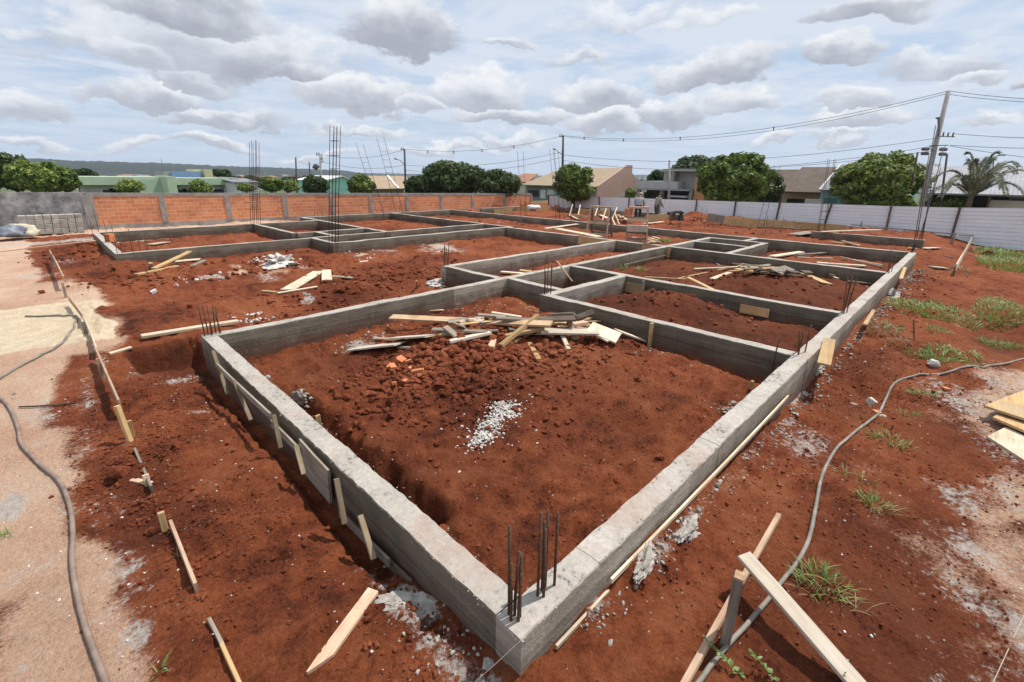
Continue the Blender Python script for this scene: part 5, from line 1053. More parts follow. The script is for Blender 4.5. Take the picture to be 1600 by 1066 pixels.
stake((232, 760), .1, 'stub of a stake beside the half buried board', 'wood_pink', .05, (0, .05), SG)
lay('board', 'thin pale rail low over the ground at the far left', (0, 394), (150, 377), .10, .03, 'wood_pink', .12, .12); lay('chip_board', 'small offcut lying by the split stake', (206, 751), (236, 757), .05, .02, 'wood_pink')
lay('board', 'long pale board lying behind the dug trench', (222, 528), (372, 504), .15, .05, 'wood_pale', .05, .05); lay('board', 'short pale offcut beside the yellow sand', (172, 554), (206, 544), .08, .03, 'wood_pale')
# formwork leftovers on the left beam
def onbeam(px, py, x=-.04): return onX(px, py, x)
FG = 'formwork left along the left beam'
def upboard(label, a, b_, h, t, mat, x=-.06, name='formwork_board', rl=90):   # on edge against the beam, a and b are its upper edge
    A = onbeam(*a, x); B = onbeam(*b_, x); return timber(name, label, 'formwork', tuple(A-np.array([0, 0, h/2])), tuple(B-np.array([0, 0, h/2])), h, t, mat, R(rl), FG)
upboard('long narrow board on edge near the far end of the left beam', (338, 565), (424, 645), .07, .022, 'wood_grey', -.10); upboard('narrow board continuing behind the stakes', (425, 655), (470, 700), .08, .02, 'wood_grey', -.07); upboard('square plywood panel leaning on the left beam', (469, 684), (514, 733), .36, .020, 'wood_grey', -.05); upboard('low dark board under the last stake of the left beam', (532, 796), (610, 872), .07, .02, 'wood_grey', -.06); upboard('dirty board at the foot of the left beam', (572, 838), (645, 905), .08, .02, 'wood_dark', -.03)
for lb, t_, b_, x, w in [('leaning stake at the far end of the left beam', (333, 550), (352, 596), -.10, .042), ('second stake from the far end', (366, 597), (388, 634), -.13, .04), ('short stake beyond the plywood panel', (427, 648), (434, 672), -.12, .04), ('stake whose sawn end shows before the plywood panel', (462, 697), (470, 712), -.14, .04), ('thick stake just nearer than the plywood panel', (525, 748), (534, 785), -.12, .042), ('stake with a bright sawn top, nearest the camera', (562, 806), (580, 840), -.11, .042)]:
    T = onbeam(*t_, x); B = onbeam(*b_, x-.03); timber('wooden_stake', lb, 'stake', tuple(B-np.array([0, 0, .2])), tuple(T), w, .035, 'wood_shaded', 0, FG)
T = onX(497, 650, .32); timber('wooden_stake', 'short stake standing inside the first bay against the left beam', 'stake', (T[0], T[1], -.6), tuple(T), .05, .03, 'wood_yellow')
# narrow rail and stakes along the foot of the right beam
A = onY(880, 952, -.03); B = onY(1196, 682, -.03)
timber('formwork_board', 'long rail of wood at the foot of the nearest right beam', 'formwork', (.85, -.030, -.225), (4.9, -.030, -.27), .020, .038, 'wood_pale', 0, 'formwork left along the right beam'); timber('formwork_board', 'short dusty rail at the foot of the nearest corner', 'formwork', (.28, -.03, -.29), (.83, -.03, -.29), .018, .03, 'wood_pale', 0, 'formwork left along the right beam')
for lb, a, b_, w in [('leaning board against the right beam beyond its first cross beam', (1296, 532), (1288, 566), .16), ('stake leaning out past the second cross beam', (1365, 486), (1352, 505), .07), ('stake near the far end of the right beam', (1414, 419), (1408, 434), .08)]:
    T = onY(*a, -.04); B = onY(*b_, -.20); timber('formwork_board', lb, 'formwork', tuple(B-np.array([0, 0, .05])), tuple(T), w, .03, 'wood_yellow', 0, 'formwork left along the right beam')
for lb, p, h in [('stake inside the third bay, first of the group by the bars', (1343, 480), .30), ('stake inside the third bay, tallest of the group', (1351, 472), .38), ('stake inside the third bay at its far corner', (1365, 462), .30)]: stake(p, h, lb, 'wood_yellow', .05, (0, .04), 'stakes inside the third bay')
stake((1175, 612), .16, 'small stake inside the first bay near the right beam', 'wood_yellow', .05); 
b_ = hit(1017, 518); timber('wooden_stake', 'square stub against the first cross beam behind the scrap pile', 'stake', (5.72, onX(1017, 518, 5.75)[1], -.5), tuple(onX(1017, 504, 5.72)), .09, .04, 'wood_yellow')
b_ = onX(1006, 439, 8.82); timber('wooden_stake', 'stub in front of the second cross beam', 'stake', (8.8, b_[1], -.4), tuple(b_), .06, .04, 'wood_grey')
# formwork boards left between beams
for lb, X, a, b_, h in [('yellow formwork board at the left end of the second cross beam', 8.86, (978, 440), (1008, 446), .26), ('yellow formwork board low on the second cross beam', 8.86, (1158, 475), (1203, 483), .19), ('plywood formwork on the long far cross beam, nearer length', 14.66, (1004, 379), (1048, 388), .36), ('plywood formwork on the long far cross beam, farther length', 14.66, (904, 368), (958, 377), .36)]:
    A = onX(*a, X); B = onX(*b_, X); timber('formwork_board', lb, 'formwork', tuple(A-np.array([0, 0, h/2])), tuple(B-np.array([0, 0, h/2])), h, .02, 'wood_yellow', R(90), 'formwork boards on the cross beams')
A = onY(975, 415, 6.55); B = onY(1050, 398, 6.55); timber('formwork_board', 'thin rail on the inner side of the middle cross beam', 'formwork', tuple(A), tuple(B), .04, .04, 'wood_grey')
# yellow formwork of the farther strip
for i, (x0, x1, y0, y1, mt) in enumerate([(1106, 1132, 333.5, 337, 'wood_grey'), (1133, 1180, 338, 342, 'wood_yellow'), (1181, 1240, 342, 346, 'wood_yellow'), (1241, 1300, 346, 350, 'wood_yellow'), (1301, 1322, 350, 352, 'wood_yellow'), (870, 905, 325, 326, 'wood_dark'), (906, 950, 326, 329, 'wood_yellow'), (951, 985, 329, 331, 'wood_grey')]):
    X = 29.5; A = onX(x0, y0, X); B = onX(x1, y1, X); h = .5 if i < 5 else .75
    timber('formwork_board', ['grey length of the far formwork beside the dug heap', 'first yellow length of the far formwork', 'second yellow length of the far formwork, behind the bars', 'third yellow length of the far formwork', 'short yellow end of the far formwork', 'dark length of the formwork left of the trestles', 'tan length of the formwork behind the trestles', 'greyish length of the formwork by the grey shirted worker'][i], 'formwork', tuple(A-np.array([0, 0, h/2])), tuple(B-np.array([0, 0, h/2])), h, .025, mt, R(90), 'formwork boards of the farther strip')
A = onX(1010, 336, 26.5); B = onX(1052, 331, 26.5)
A = onY(1008, 336, 14.2); B = onY(1050, 332, 14.2); timber('formwork_board', 'yellow board standing on edge between the workers', 'formwork', tuple(A-np.array([0, 0, .25])), tuple(B-np.array([0, 0, .25])), .42, .025, 'wood_yellow', R(90))
for i, (x0, y0, x1, y1, mt, lb) in enumerate([(795, 322, 828, 322, 'wood_yellow', 'tan boards by the cement bag, left'), (838, 321, 862, 320, 'wood_yellow', 'tan board right of the cement bag'), (772, 326, 800, 324, 'wood_yellow', 'yellow board at the end of the back beam')]):
    A = at(x0, y0, .05); B = at(x1, y1, .05); timber('formwork_board', lb, 'formwork', tuple(A-np.array([0, 0, .3])), tuple(B-np.array([0, 0, .3])), .5, .03, mt, R(90))
# railing line (string boards) on the right
for i, (a, b_) in enumerate([((1330, 352), (1440, 362)), ((1440, 362), (1495, 367)), ((1498, 368), (1522, 369))]):
    A = onX(*a, 31.5); B = onX(*b_, 31.5); timber('batten', ['thin rail before the metal fence, left length', 'thin rail before the metal fence, middle length', 'thin rail before the metal fence, right length'][i], 'batten', tuple(A), tuple(B), .05, .05, 'wood_grey')
for i, p in enumerate([(1348, 352), (1437, 362), (1494, 372), (1490, 374)]):
    T = onX(p[0], p[1]-6, 31.5); timber('wooden_stake', 'weathered stake holding the thin rail before the metal fence', 'stake', (T[0], T[1], g1(T[0], T[1])-.2), tuple(T), .07, .06, 'wood_grey', 0, 'stakes of the thin rail')
for i, (a, b_, lb) in enumerate([((1493, 418), (1502, 402), 'nearest pale board on edge of the right setting-out line'), ((1502, 402), (1513, 383), 'middle pale board on edge of the right setting-out line'), ((1513, 383), (1525, 362), 'farthest pale board on edge of the right setting-out line')]):
    A = hit(*a, .28); B = hit(*b_, .3); timber('setting_out_board', lb, 'board', tuple(A), tuple(B), .22, .03, 'wood_pale', R(84), 'right setting-out line')
stake((1526, 372), .75, 'grey stake at the far end of the right setting-out line', 'wood_grey', .07)

# ------------------------------------------------------------------ scrap timber piles
PG = 'scrap timber pile in the first bay'
for lb, a, b_, w, t, mt, l1, l2, rl in [
    ('longest orange-pale board on top of the scrap pile', (612, 497), (862, 508), .12, .03, 'wood_orange', .16, .24, R(14)), ('long grey board lying under the dark plywood', (775, 499), (850, 503), .10, .03, 'wood_grey', .14, .18, 0),
    ('dark flat plywood on the back of the pile', (832, 501), (898, 499), .30, .025, 'wood_dark', .20, .24, R(-6)), ('plywood sheet propped up at the back of the pile', (862, 494), (899, 492), .16, .02, 'wood_grey', .20, .26, R(-30)), ('dark board sticking out to the right at the back', (902, 498), (928, 489), .12, .03, 'wood_dark', .12, .22, R(20)),
    ('broad white panel at the right end of the pile', (921, 512), (966, 530), .28, .022, 'wood_pale', .17, .08, R(10)), ('pointed pale board at the far right end of the pile', (962, 517), (1006, 533), .13, .022, 'wood_white', .09, .04, 0), ('narrow pale board below the white panel', (928, 521), (952, 534), .10, .022, 'wood_pale', .12, .06, 0),
    ('pale board lying level across the right of the pile', (844, 519), (934, 521), .14, .03, 'wood_white', .12, .12, R(8)), ('bright stick crossing the pile diagonally', (841, 496), (784, 543), .075, .05, 'wood_yellow', .26, .03, R(15)), ('orange stick just below the bright diagonal one', (850, 515), (790, 528), .07, .045, 'wood_yellow', .14, .05, 0),
    ('grey-white board in the front middle of the pile', (766, 522), (703, 536), .12, .035, 'wood_white', .10, .06, R(10)), ('white board with ragged end at the left of the pile', (674, 526), (612, 530), .22, .022, 'wood_white', .09, .07, R(10)), ('white flat board lowest at the left end of the pile', (626, 538), (550, 547), .24, .02, 'wood_white', .06, .03, R(8)),
    ('grey board slanting down in the left middle', (695, 512), (713, 527), .11, .025, 'wood_grey', .13, .05, 0), ('small pale panel standing under the long board', (709, 507), (728, 514), .18, .02, 'wood_pale', .10, .07, R(-30)), ('dark grey slat behind the left middle', (675, 517), (760, 520), .09, .03, 'wood_grey', .07, .09, 0),
    ('white short stick hanging off the front right', (874, 515), (888, 548), .055, .03, 'wood_pale', .10, .01, 0), ('reddish stick beside the white hanging one', (889, 505), (898, 532), .075, .035, 'wood_pink', .18, .03, 0), ('pinkish block at the front of the pile', (771, 536), (767, 548), .075, .06, 'wood_pink', .01, .01, 0), ('brown stick lying on clods before the pile', (827, 540), (842, 566), .06, .045, 'wood_yellow', .01, .01, 0),
    ('thin board apart at the back left, by the beam', (655, 486), (692, 485), .08, .02, 'wood_pale', .01, .01, 0), ('orange wide board under the diagonal sticks', (824, 508), (868, 525), .16, .025, 'wood_yellow', .12, .06, 0), ('thin pale stick lying left of the white board', (584, 530), (616, 531), .05, .02, 'wood_pink', .01, .02, 0), ('tiny pale stick before the left end of the pile', (622, 544), (644, 544), .035, .02, 'wood_pale', .005, .005, 0),
    ('yellow offcut at the foot of the left middle', (680, 527), (704, 523), .06, .03, 'wood_yellow', .02, .04, 0), ('dark short plank under the bright stick', (794, 516), (838, 520), .13, .03, 'wood_dark', .08, .09, 0), ('grey slat on the top back of the pile', (746, 493), (790, 497), .08, .025, 'wood_grey', .12, .12, 0), ('pale slat on the top back, right of the grey one', (768, 490), (814, 497), .06, .025, 'wood_pale', .10, .14, 0), ('brown block under the reddish stick', (893, 512), (914, 508), .09, .06, 'wood_pink', .10, .10, 0), ('pale stick sloping at the front of the middle', (802, 536), (832, 520), .05, .03, 'wood_yellow', .02, .07, 0)]:
    lay('scrap_board', lb+', first bay', a, b_, w*1.3, t*1.25, mt, l1*1.3, l2*1.3, rl, group=PG)
rg = random.Random(4)
for i in range(26):
    px = rg.uniform(690, 930); py = 506+rg.uniform(-7, 16); a = rg.uniform(-.5, .5)+(math.pi if rg.random() < .5 else 0); L = rg.uniform(12, 36)
    lay('scrap_board', 'short weathered offcut inside the scrap timber pile of the first bay', (px-L*math.cos(a), py-L*.35*math.sin(a)), (px+L*math.cos(a), py+L*.35*math.sin(a)), rg.uniform(.05, .14), rg.uniform(.02, .04), rg.choice(['wood_pale', 'wood_grey', 'wood_yellow', 'wood_white', 'wood_orange']), rg.uniform(0, .13), rg.uniform(0, .13), rg.uniform(-.3, .3), group=PG)
P3 = 'scrap timber in the third bay'
for lb, a, b_, w, t, mt, l1, l2, rl in [('long thin lath at the left of the third bay pile', (1008, 434), (1082, 438), .08, .03, 'wood_yellow', .05, .12, 0), ('bright stick lying across the second cross beam', (1074, 435), (1114, 455), .11, .04, 'wood_yellow', .18, .26, 0), ('long lath rising from the left into the pile', (1060, 436), (1165, 414), .06, .03, 'wood_yellow', .02, .10, 0), ('lath along the top of the third bay pile', (1084, 421), (1200, 416), .07, .03, 'wood_pale', .05, .12, 0),
       ('pale flat offcut before the third bay pile', (1112, 437), (1140, 427), .14, .03, 'wood_pale', .02, .02, 0), ('yellow panel hanging down the right of the heap', (1258, 429), (1292, 444), .34, .025, 'wood_yellow', .08, .02, R(-10)), ('grey upright panel on the heap', (1211, 425), (1234, 419), .30, .02, 'wood_grey', .14, .20, R(18)), ('yellow board in the middle of the heap', (1150, 421), (1222, 430), .16, .025, 'wood_yellow', .10, .08, 0), ('thin green-grey lath at the right of the heap', (1228, 430), (1262, 432), .06, .03, 'wood_grey', .02, .02, 0),
       ('thin grey stick far left in the third bay', (1110, 408), (1126, 417), .05, .03, 'wood_grey', .02, .02, 0), ('dark board at the right end behind the yellow panel', (1286, 424), (1302, 432), .12, .03, 'wood_dark', .05, .05, 0), ('thin white lath at the far right corner', (1325, 440), (1360, 444), .08, .03, 'wood_grey', .05, .05, 0), ('pale chip right of the yellow panel', (1297, 432), (1308, 436), .10, .03, 'wood_pale', .05, .02, 0)]:
    lay('scrap_board', lb, a, b_, w, t, mt, l1, l2, rl, group=P3)
for i in range(22):
    px = rg.uniform(1150, 1262); py = 421+rg.uniform(-6, 7); a = rg.uniform(-.5, .5); L = rg.uniform(7, 26)
    lay('scrap_board', 'short offcut inside the scrap heap of the third bay', (px-L*math.cos(a), py-L*.25*math.sin(a)), (px+L*math.cos(a), py+L*.25*math.sin(a)), rg.uniform(.06, .16), rg.uniform(.02, .04), rg.choice(['wood_yellow', 'wood_grey', 'wood_yellow', 'wood_pale', 'wood_dark']), rg.uniform(0, .16), rg.uniform(0, .16), rg.uniform(-.4, .4), group=P3)
P4 = 'boards lying in the fourth bay'
for lb, a, b_, w, t, mt, l1, l2 in [('longest white board lying nearest in the fourth bay', (1276, 412), (1352, 417), .22, .05, 'wood_pale', .03, .03), ('thick pale board left in the fourth bay', (1206, 402), (1252, 395), .24, .05, 'wood_pale', .05, .10), ('dark-edged board behind the thick pale one', (1245, 399), (1302, 395), .14, .04, 'wood_grey', .08, .08), ('white board under the dark-edged one', (1246, 403), (1300, 405), .14, .04, 'wood_pale', .02, .02), ('thin lath slanting across the right of the fourth bay', (1312, 402), (1380, 418), .07, .03, 'wood_grey', .06, .04), ('second thin lath right of the slanting one', (1330, 406), (1378, 415), .06, .03, 'wood_pink', .02, .02), ('grey board end left by the small room', (1200, 404), (1222, 400), .12, .04, 'wood_grey', .02, .02)]:
    lay('scrap_board', lb, a, b_, w, t, mt, l1, l2, group=P4)
# courtyard boards
PC = 'boards lying in the open courtyard'
for lb, a, b_, w, t, mt, l1, l2 in [('wide white board sloping over the courtyard heap', (449, 454), (498, 425), .34, .03, 'wood_pale', .02, .06), ('narrow white lath under the wide white board', (434, 459), (496, 449), .10, .03, 'wood_pale', .02, .02), ('brown chip left of the wide white board', (410, 456), (432, 458), .10, .04, 'wood_yellow', .01, .01), ('short pale panel right of the wide white board', (511, 439), (510, 423), .26, .03, 'wood_pale', .05, .05), ('thin board lying across the short panel', (509, 432), (550, 435), .11, .03, 'wood_pale', .09, .04),
       ('long yellow board propped on the far left beam', (240, 421), (297, 394), .16, .04, 'wood_yellow', .05, .38), ('yellow board lying at the foot of the propped one', (212, 431), (277, 417), .14, .05, 'wood_yellow', .03, .03), ('white panel right of the propped yellow board', (276, 409), (312, 406), .34, .03, 'wood_pale', .04, .03), ('grey board end right of the white panel', (300, 417), (320, 408), .14, .04, 'wood_grey', .02, .02), ('short stub standing left of the propped board', (236, 421), (236, 412), .10, .05, 'wood_pink', .02, .20),
       ('white block lying alone on the courtyard soil', (238, 460), (246, 456), .12, .08, 'bag_white', .0, .0), ('reddish lath at the foot of the middle left beam', (556, 402), (572, 398), .2, .04, 'wood_pink', .0, .02), ('white slab of scrap right of the grey rubble', (562, 410), (575, 409), .2, .03, 'wood_pale', .0, .0), ('pale board inside the far left room', (232, 383), (260, 379), .35, .03, 'wood_pale', .02, .02)]:
    lay('board', lb, a, b_, w, t, mt, l1, l2, group=PC)
lay('board', 'short thin stake standing in the courtyard before the near beam', (652, 450), (651, 440), .05, .04, 'wood_yellow', 0, .3)
lay('board', 'yellow board tip lying in the narrow bay', (812, 423), (846, 428), .2, .03, 'wood_yellow', .1, .02); lay('board', 'pale plank lying in the narrow bay', (783, 426), (828, 430), .16, .04, 'wood_pale', .06, .06)
for lb, a, b_, w, mt, l1, l2 in [('pale plank bridging two beams left of the trestle', (852, 358), (902, 351), .22, 'wood_pale', .3, .38), ('wide pale board lying right of the bridging plank', (868, 358), (936, 371), .42, 'wood_pale', .3, .12), ('white board by the right hand trestle', (1006, 350), (1036, 347), .24, 'wood_pale', .1, .1), ('white sheets near the dug heap', (1100, 346), (1136, 348), .3, 'wood_pale', .03, .03),
      ('white panel lying far right by the formwork end', (1219, 355), (1252, 358), .5, 'wood_pale', .02, .02), ('grey panel lying right of the formwork', (1240, 367), (1270, 363), .6, 'wood_grey', .05, .05), ('long pale plank before the metal fence', (1283, 363), (1375, 360), .25, 'wood_pale', .35, .35), ('laths beside the far long beam', (1300, 379), (1344, 384), .12, 'wood_pink', .03, .03), ('second lath beside the far long beam', (1316, 377), (1342, 385), .12, 'wood_pink', .08, .03), ('orange lath at the far end of the long beam', (1418, 388), (1432, 390), .12, 'wood_pink', .05, .05), ('pale board lying by the bent bars', (1444, 389), (1466, 388), .2, 'wood_pale', .02, .02), ('pale scraps right of the far beam end', (1455, 418), (1478, 420), .3, 'wood_pale', .02, .02), ('thin lath on the bare soil right of the beam end', (1473, 400), (1492, 405), .06, 'wood_grey', .02, .02)]:
    lay('board', lb, a, b_, w, .04, mt, l1, l2)
for i in range(12):
    px = rg.uniform(988, 1030); py = rg.uniform(372, 380); a = rg.uniform(-.4, .9); lay('scrap_board', 'small orange offcut scattered at the foot of the right hand trestle', (px-8*math.cos(a), py-3*math.sin(a)), (px+8*math.cos(a), py+3*math.sin(a)), .12, .04, rg.choice(['wood_pink', 'wood_yellow']), .02, .06, group='offcuts at the trestle')
for i in range(14):
    px = rg.uniform(895, 985); py = rg.uniform(335, 346); a = rg.uniform(-.5, 1.2); lay('scrap_board', 'light offcut scattered before the far formwork', (px-9*math.cos(a), py-4*math.sin(a)), (px+9*math.cos(a), py+4*math.sin(a)), rg.uniform(.1, .25), .04, rg.choice(['wood_pale', 'wood_yellow', 'wood_pink']), .02, .25, group='offcuts before the far formwork')
for i, (a, b_, l2) in enumerate([((890, 333), (897, 320), .55), ((903, 335), (908, 321), .55), ((941, 341), (950, 327), .6), ((962, 347), (948, 338), .1), ((968, 345), (955, 335), .25), ((958, 336), (967, 325), .6), ((930, 333), (937, 322), .6), ((992, 352), (984, 372), .1)]):
    A = at(a[0], a[1], -.1); B = at(a[0]+(b_[0]-a[0])*.6, a[1]+(b_[1]-a[1])*.2, -.1); B[2] = z_at(b_[0], b_[1], B[0], B[1]); timber('brace', 'slanting wooden brace among the boards behind the trestles', 'brace', tuple(A-np.array([0, 0, .25])), tuple(B), .08, .06, 'wood_pale', 0, 'braces behind the trestles')
# plywood sheets at the right edge
def sheet(label, P, th, mat, lf):
    Q = [at(p[0], p[1], -.40+lf) for p in P]; c = sum(Q)/4; s = MB().prism([(q[0]-c[0], q[1]-c[1]) for q in Q][::-1], 0, th); o = s.build('plywood_sheet', mat, None, tuple(c)); return tag(o, label, 'plywood', 'plywood sheets at the right edge')
sheet('lowest and nearest of three plywood sheets at the right edge', [(1541, 685), (1572, 670), (1720, 745), (1680, 775)], .03, 'wood_pale', .0); sheet('middle plywood sheet at the right edge', [(1550, 655), (1590, 632), (1760, 700), (1720, 728)], .03, 'wood_yellow', .06); sheet('topmost plywood sheet, farthest back at the right edge', [(1537, 637), (1612, 607), (1760, 640), (1700, 690)], .03, 'wood_yellow', .12)

# ------------------------------------------------------------------ trestles
def trestle(loc, rz, label, w=.9, h=1.45, rungs=(.06, .62), plank=None):
    t = thing('sawhorse', label, 'sawhorse', loc, rz, 'wooden trestles')
    for sx in (-1, 1):
        for sy in (-1, 1): s = MB(); a = Vector((sx*.42, sy*w/2, -.05)); b = Vector((sx*.06, sy*w/2*.86, h)); d = (b-a); M = Matrix.Translation(a) @ d.to_track_quat('Z', 'X').to_matrix().to_4x4(); s.box((-.04, -.03, 0), (.04, .03, d.length), M).build('leg', 'wood_dark' if sx > 0 else 'wood_pink', t)
    MB().box((-.09, -w/2, h-.02), (.09, w/2, h+.06)).build('top_rail', 'wood_pink', t)
    for r in rungs:
        k = .42-.36*(r/h); MB().box((-k-.03, -w/2*.98, r), (-k+.01, w/2*.98, r+.13)).build('rung', 'wood_pink', t)
        MB().box((k-.01, -w/2*.98, r+.05), (k+.03, w/2*.98, r+.15)).build('rung', 'wood_grey', t)
    if plank: MB().box((-.50, -w/2, plank), (-.22, w/2, plank+.26)).build('step', 'wood_pale', t)
    return t
q = hit(926, 360); trestle(tuple(np.array([17.6, 11.6, g1(17.6, 11.6)])), .25, 'left hand grey wooden trestle standing inside the cross beams', 1.05, 1.38)
trestle((16.6, 9.0, g1(16.6, 9.0)), .55, 'right hand trestle with plank steps nailed to its front', .85, 1.50, (.05, .95), .55)
# ------------------------------------------------------------------ masonry
def brick(p, label, sz=(.29, .14, .19), rz=0., lift=0.0, group=None, onz=None, rot=(0, 0), hole_shade=True):
    b = hit(*p) if onz is None else at(*p, onz); t = thing('hollow_brick', label, 'brick', (b[0], b[1], b[2]+lift), rz, group); a, c, h = sz
    s = MB(); s.box((-a/2, -c/2, 0), (a/2, c/2, h)); s.build('body', 'brick_red', t)
    if hole_shade:
        s = MB()
        for i in (-1, 1):
            for j in (-1, 0, 1): s.box((-a/2-.002, i*c*.23-c*.13, h/2+j*h*.3-h*.10), (-a/2+.02, i*c*.23+c*.13, h/2+j*h*.3+h*.10)); 
        s.build('hole_shade', 'brick_hole_shade', t)  # solid dark blocks on the face, painted shade in place of hollows
    return t
brick((173, 378), 'orange hollow brick lying on the far left beam', (.25, .18, .28), .8, 0, None, .0)
brick((1060, 356), 'single orange brick standing on the long far beam', (.2, .14, .30), .9, 0, None, 0)
BGp = 'orange bricks by the cement bag'
for i, (p, h) in enumerate([((736, 331), .2), ((778, 327), .35), ((784, 327), .3), ((817, 329), .4), ((822, 329), .5), ((830, 328), .45), ((857, 327), .3), ((864, 328), .25), ((870, 327), .3), ((980, 342), .5), ((985, 343), .6), ((962, 345), .3)]):
    brick(p, 'orange hollow brick among those stacked beyond the back beam' if i < 9 else 'orange hollow brick among the boards beside the right hand trestle', (.34, .3, h*1.6), .4+i*.3, -.1, BGp, hole_shade=False)
# broken brick pieces on the clods
for i, (p, a, l, w) in enumerate([((613, 574), 70, .24, .085), ((627, 563), 100, .15, .10), ((638, 566), 0, .10, .03), ((653, 581), -30, .18, .085), ((640, 577), 40, .06, .04), ((633, 597), 20, .07, .06), ((616, 601), 60, .06, .06), ((606, 575), 20, .05, .03), ((655, 588), 0, .07, .03)]):
    b = hit(*p, .05); o = MB().prism([(-l/2, -w/2), (l*.4, -w*.55), (l/2, w*.2), (l*.2, w/2), (-l*.45, w*.45)], 0, .035).build('brick_fragment', 'brick_red', None, tuple(b), (random.uniform(-.3, .3), random.uniform(-.3, .3), R(a)))
    tag(o, ['longest broken brick slab, standing steep on the clods', 'flat brick flake at the top of the broken pieces', 'thin brick sliver beside the long slab', 'wide broken brick piece right of the others', 'small brick chip between the larger pieces', 'brick chunk below the slab', 'lowest square brick chunk', 'tiny brick chip left of the slab', 'thin brick sliver below the wide piece'][i], 'brick piece', 'broken bricks in the first bay')
for p, lb in [((1097, 568), 'orange brick bit near the second bay wall'), ((1165, 443), 'orange rag of brick before the third bay pile'), ((1370, 646), 'orange chip by the hose'), ((1478, 609), 'orange chip on the pale soil')][2:]:
    b = hit(*p, .0); tag(MB().prism([(-.06, -.03), (.05, -.035), (.06, .03), (-.04, .035)], 0, .03).build('brick_fragment', 'brick_red', None, tuple(b), (0, .1, .6)), lb, 'brick piece')
# stacked blocks on a pallet by the plastered wall
q = at(84, 364, -.36); q = np.array([q[0], 28.6, -.42]); q[0] = onY(84, 364, 28.6)[0]
pl = thing('pallet', 'weathered pallet under the stack of pale blocks by the plastered wall', 'pallet', tuple(q), R(-3))
for x in (-.95, 0, .85): MB().box((x, -.5, 0), (x+.12, .5, .09)).build('bearer', 'wood_grey', pl)
for k in range(5): MB().box((-1.0, -.5+k*.22, .092), (1.05, -.38+k*.22, .115)).build('slat', 'wood_grey', pl)
blk = None
for r in range(4):
    for c in range(8):
        if blk is None: o = MB().box((-.12, -.2, 0), (.12, .2, .19)).build('concrete_block', 'block_grey'); bv = o.modifiers.new('b', 'BEVEL'); bv.width = .012; blk = o
        else: o = blk.copy(); col.objects.link(o)
        o.location = (q[0]-.92+c*.262+.015*r, q[1]-.2+.02*r, q[2]+.118+r*.202); o.rotation_euler = (0, 0, random.uniform(-.04, .04)); tag(o, 'pale concrete block in the stack by the plastered wall', 'block', 'blocks stacked on the pallet')
def blob(name, label, cat, loc, s, mat, seed, flat=.0, disp=.25, parent=None, group=None, sub=3, rz=0):
    bm = bmesh.new(); bmesh.ops.create_icosphere(bm, subdivisions=sub, radius=1); rs = np.random.RandomState(seed); o1, o2 = rs.rand(2)*50
    for v in bm.verts:
        n = fbm(np.array([v.co.x*1.3+o1]), np.array([v.co.y*1.3+v.co.z*1.7+o2]), 1.2, 4, .6)[0]; v.co *= 1+disp*n*2
        if v.co.z < -flat: v.co.z = -flat+(v.co.z+flat)*.15
        v.co = Vector((v.co.x*s[0], v.co.y*s[1], v.co.z*s[2]))
    me = bpy.data.meshes.new(name); bm.to_mesh(me); bm.free(); me.materials.append(MATS[mat]); me.polygons.foreach_set('use_smooth', [True]*len(me.polygons)); o = link(name, me, parent, loc); o.rotation_euler = (0, 0, rz); return tag(o, label, cat, group)
b_ = onY(35, 365, 27.5); blob('sack', 'creased cream sack on the ground left of the pallet', 'sack', tuple(b_), (.55, .3, .38), 'bag_cream', 3, .3); b_ = onY(6, 366, 27); blob('tarpaulin', 'crumpled grey-blue tarpaulin at the left edge by the plastered wall', 'tarpaulin', tuple(b_), (.75, .4, .30), 'tarp_grey', 5, .2, .35)
b_ = at(833, 329, .0); b_ = np.array([24.6, onX(833, 329, 24.6)[1], 0.]); blob('cement_bag', 'white cement bag bent over a stack of bricks by the end of the brick wall', 'bag', (b_[0], b_[1], onX(833, 325, 24.6)[2]), (.38, .55, .24), 'bag_white', 9, .2, .3)
# mattock in the deep room
mk = thing('mattock', 'mattock with a pale wooden handle leaning in the deep narrow room', 'tool', (7.4, 5.3, -.5)); o = np.array([7.4, 5.3, -.5]); E1 = onX(870, 408, 7.9); E2 = onX(895, 441, 7.2)
MB().tube([tuple(E1-o), tuple(E2-o)], .022, 8).build('handle', 'wood_pink', mk, smooth=True); h_ = E2-o; MB().box((-.17, -.025, -.02), (.17, .025, .02), Matrix.Translation(Vector(h_)) @ Matrix.Rotation(.9, 4, 'Z') @ Matrix.Rotation(.3, 4, 'Y')).build('head', 'steel_dark', mk)

# ------------------------------------------------------------------ hoses and strings
def hose(label, pts, r, mat, name='hose'):
    P = [hit(a, b, r*.8) for a, b in pts]; Q = []
    for i in range(len(P)-1):
        p0, p1, p2, p3 = P[max(i-1, 0)], P[i], P[i+1], P[min(i+2, len(P)-1)]
        for k in range(7):
            t = k/7; v = .5*((2*p1)+(-p0+p2)*t+(2*p0-5*p1+4*p2-p3)*t*t+(-p0+3*p1-3*p2+p3)*t**3); v[2] = max(v[2]*.35+.65*(g1(v[0], v[1])+r*.8+.012), g1(v[0], v[1])+r*.6+.012); Q.append(v)
    c = Q[0]; return tag(MB().tube([tuple(p-c) for p in Q], r, 8).build(name, mat, None, tuple(c), smooth=True), label, 'hose')
hose('dusty brown hose curving down the sandy track at the left', [(-40, 595), (0, 622), (18, 643), (29, 672), (34, 695), (58, 723), (92, 752), (109, 790), (114, 830), (113, 870), (118, 915), (128, 960), (142, 1005), (165, 1066), (180, 1110)], .018, 'hose')
hose('grey hose loop over the pale sand at the far left', [(40, 495), (80, 494), (108, 493), (119, 497), (117, 507), (104, 528), (88, 543), (60, 558), (30, 574), (6, 588), (-20, 605)], .018, 'hose_grey')
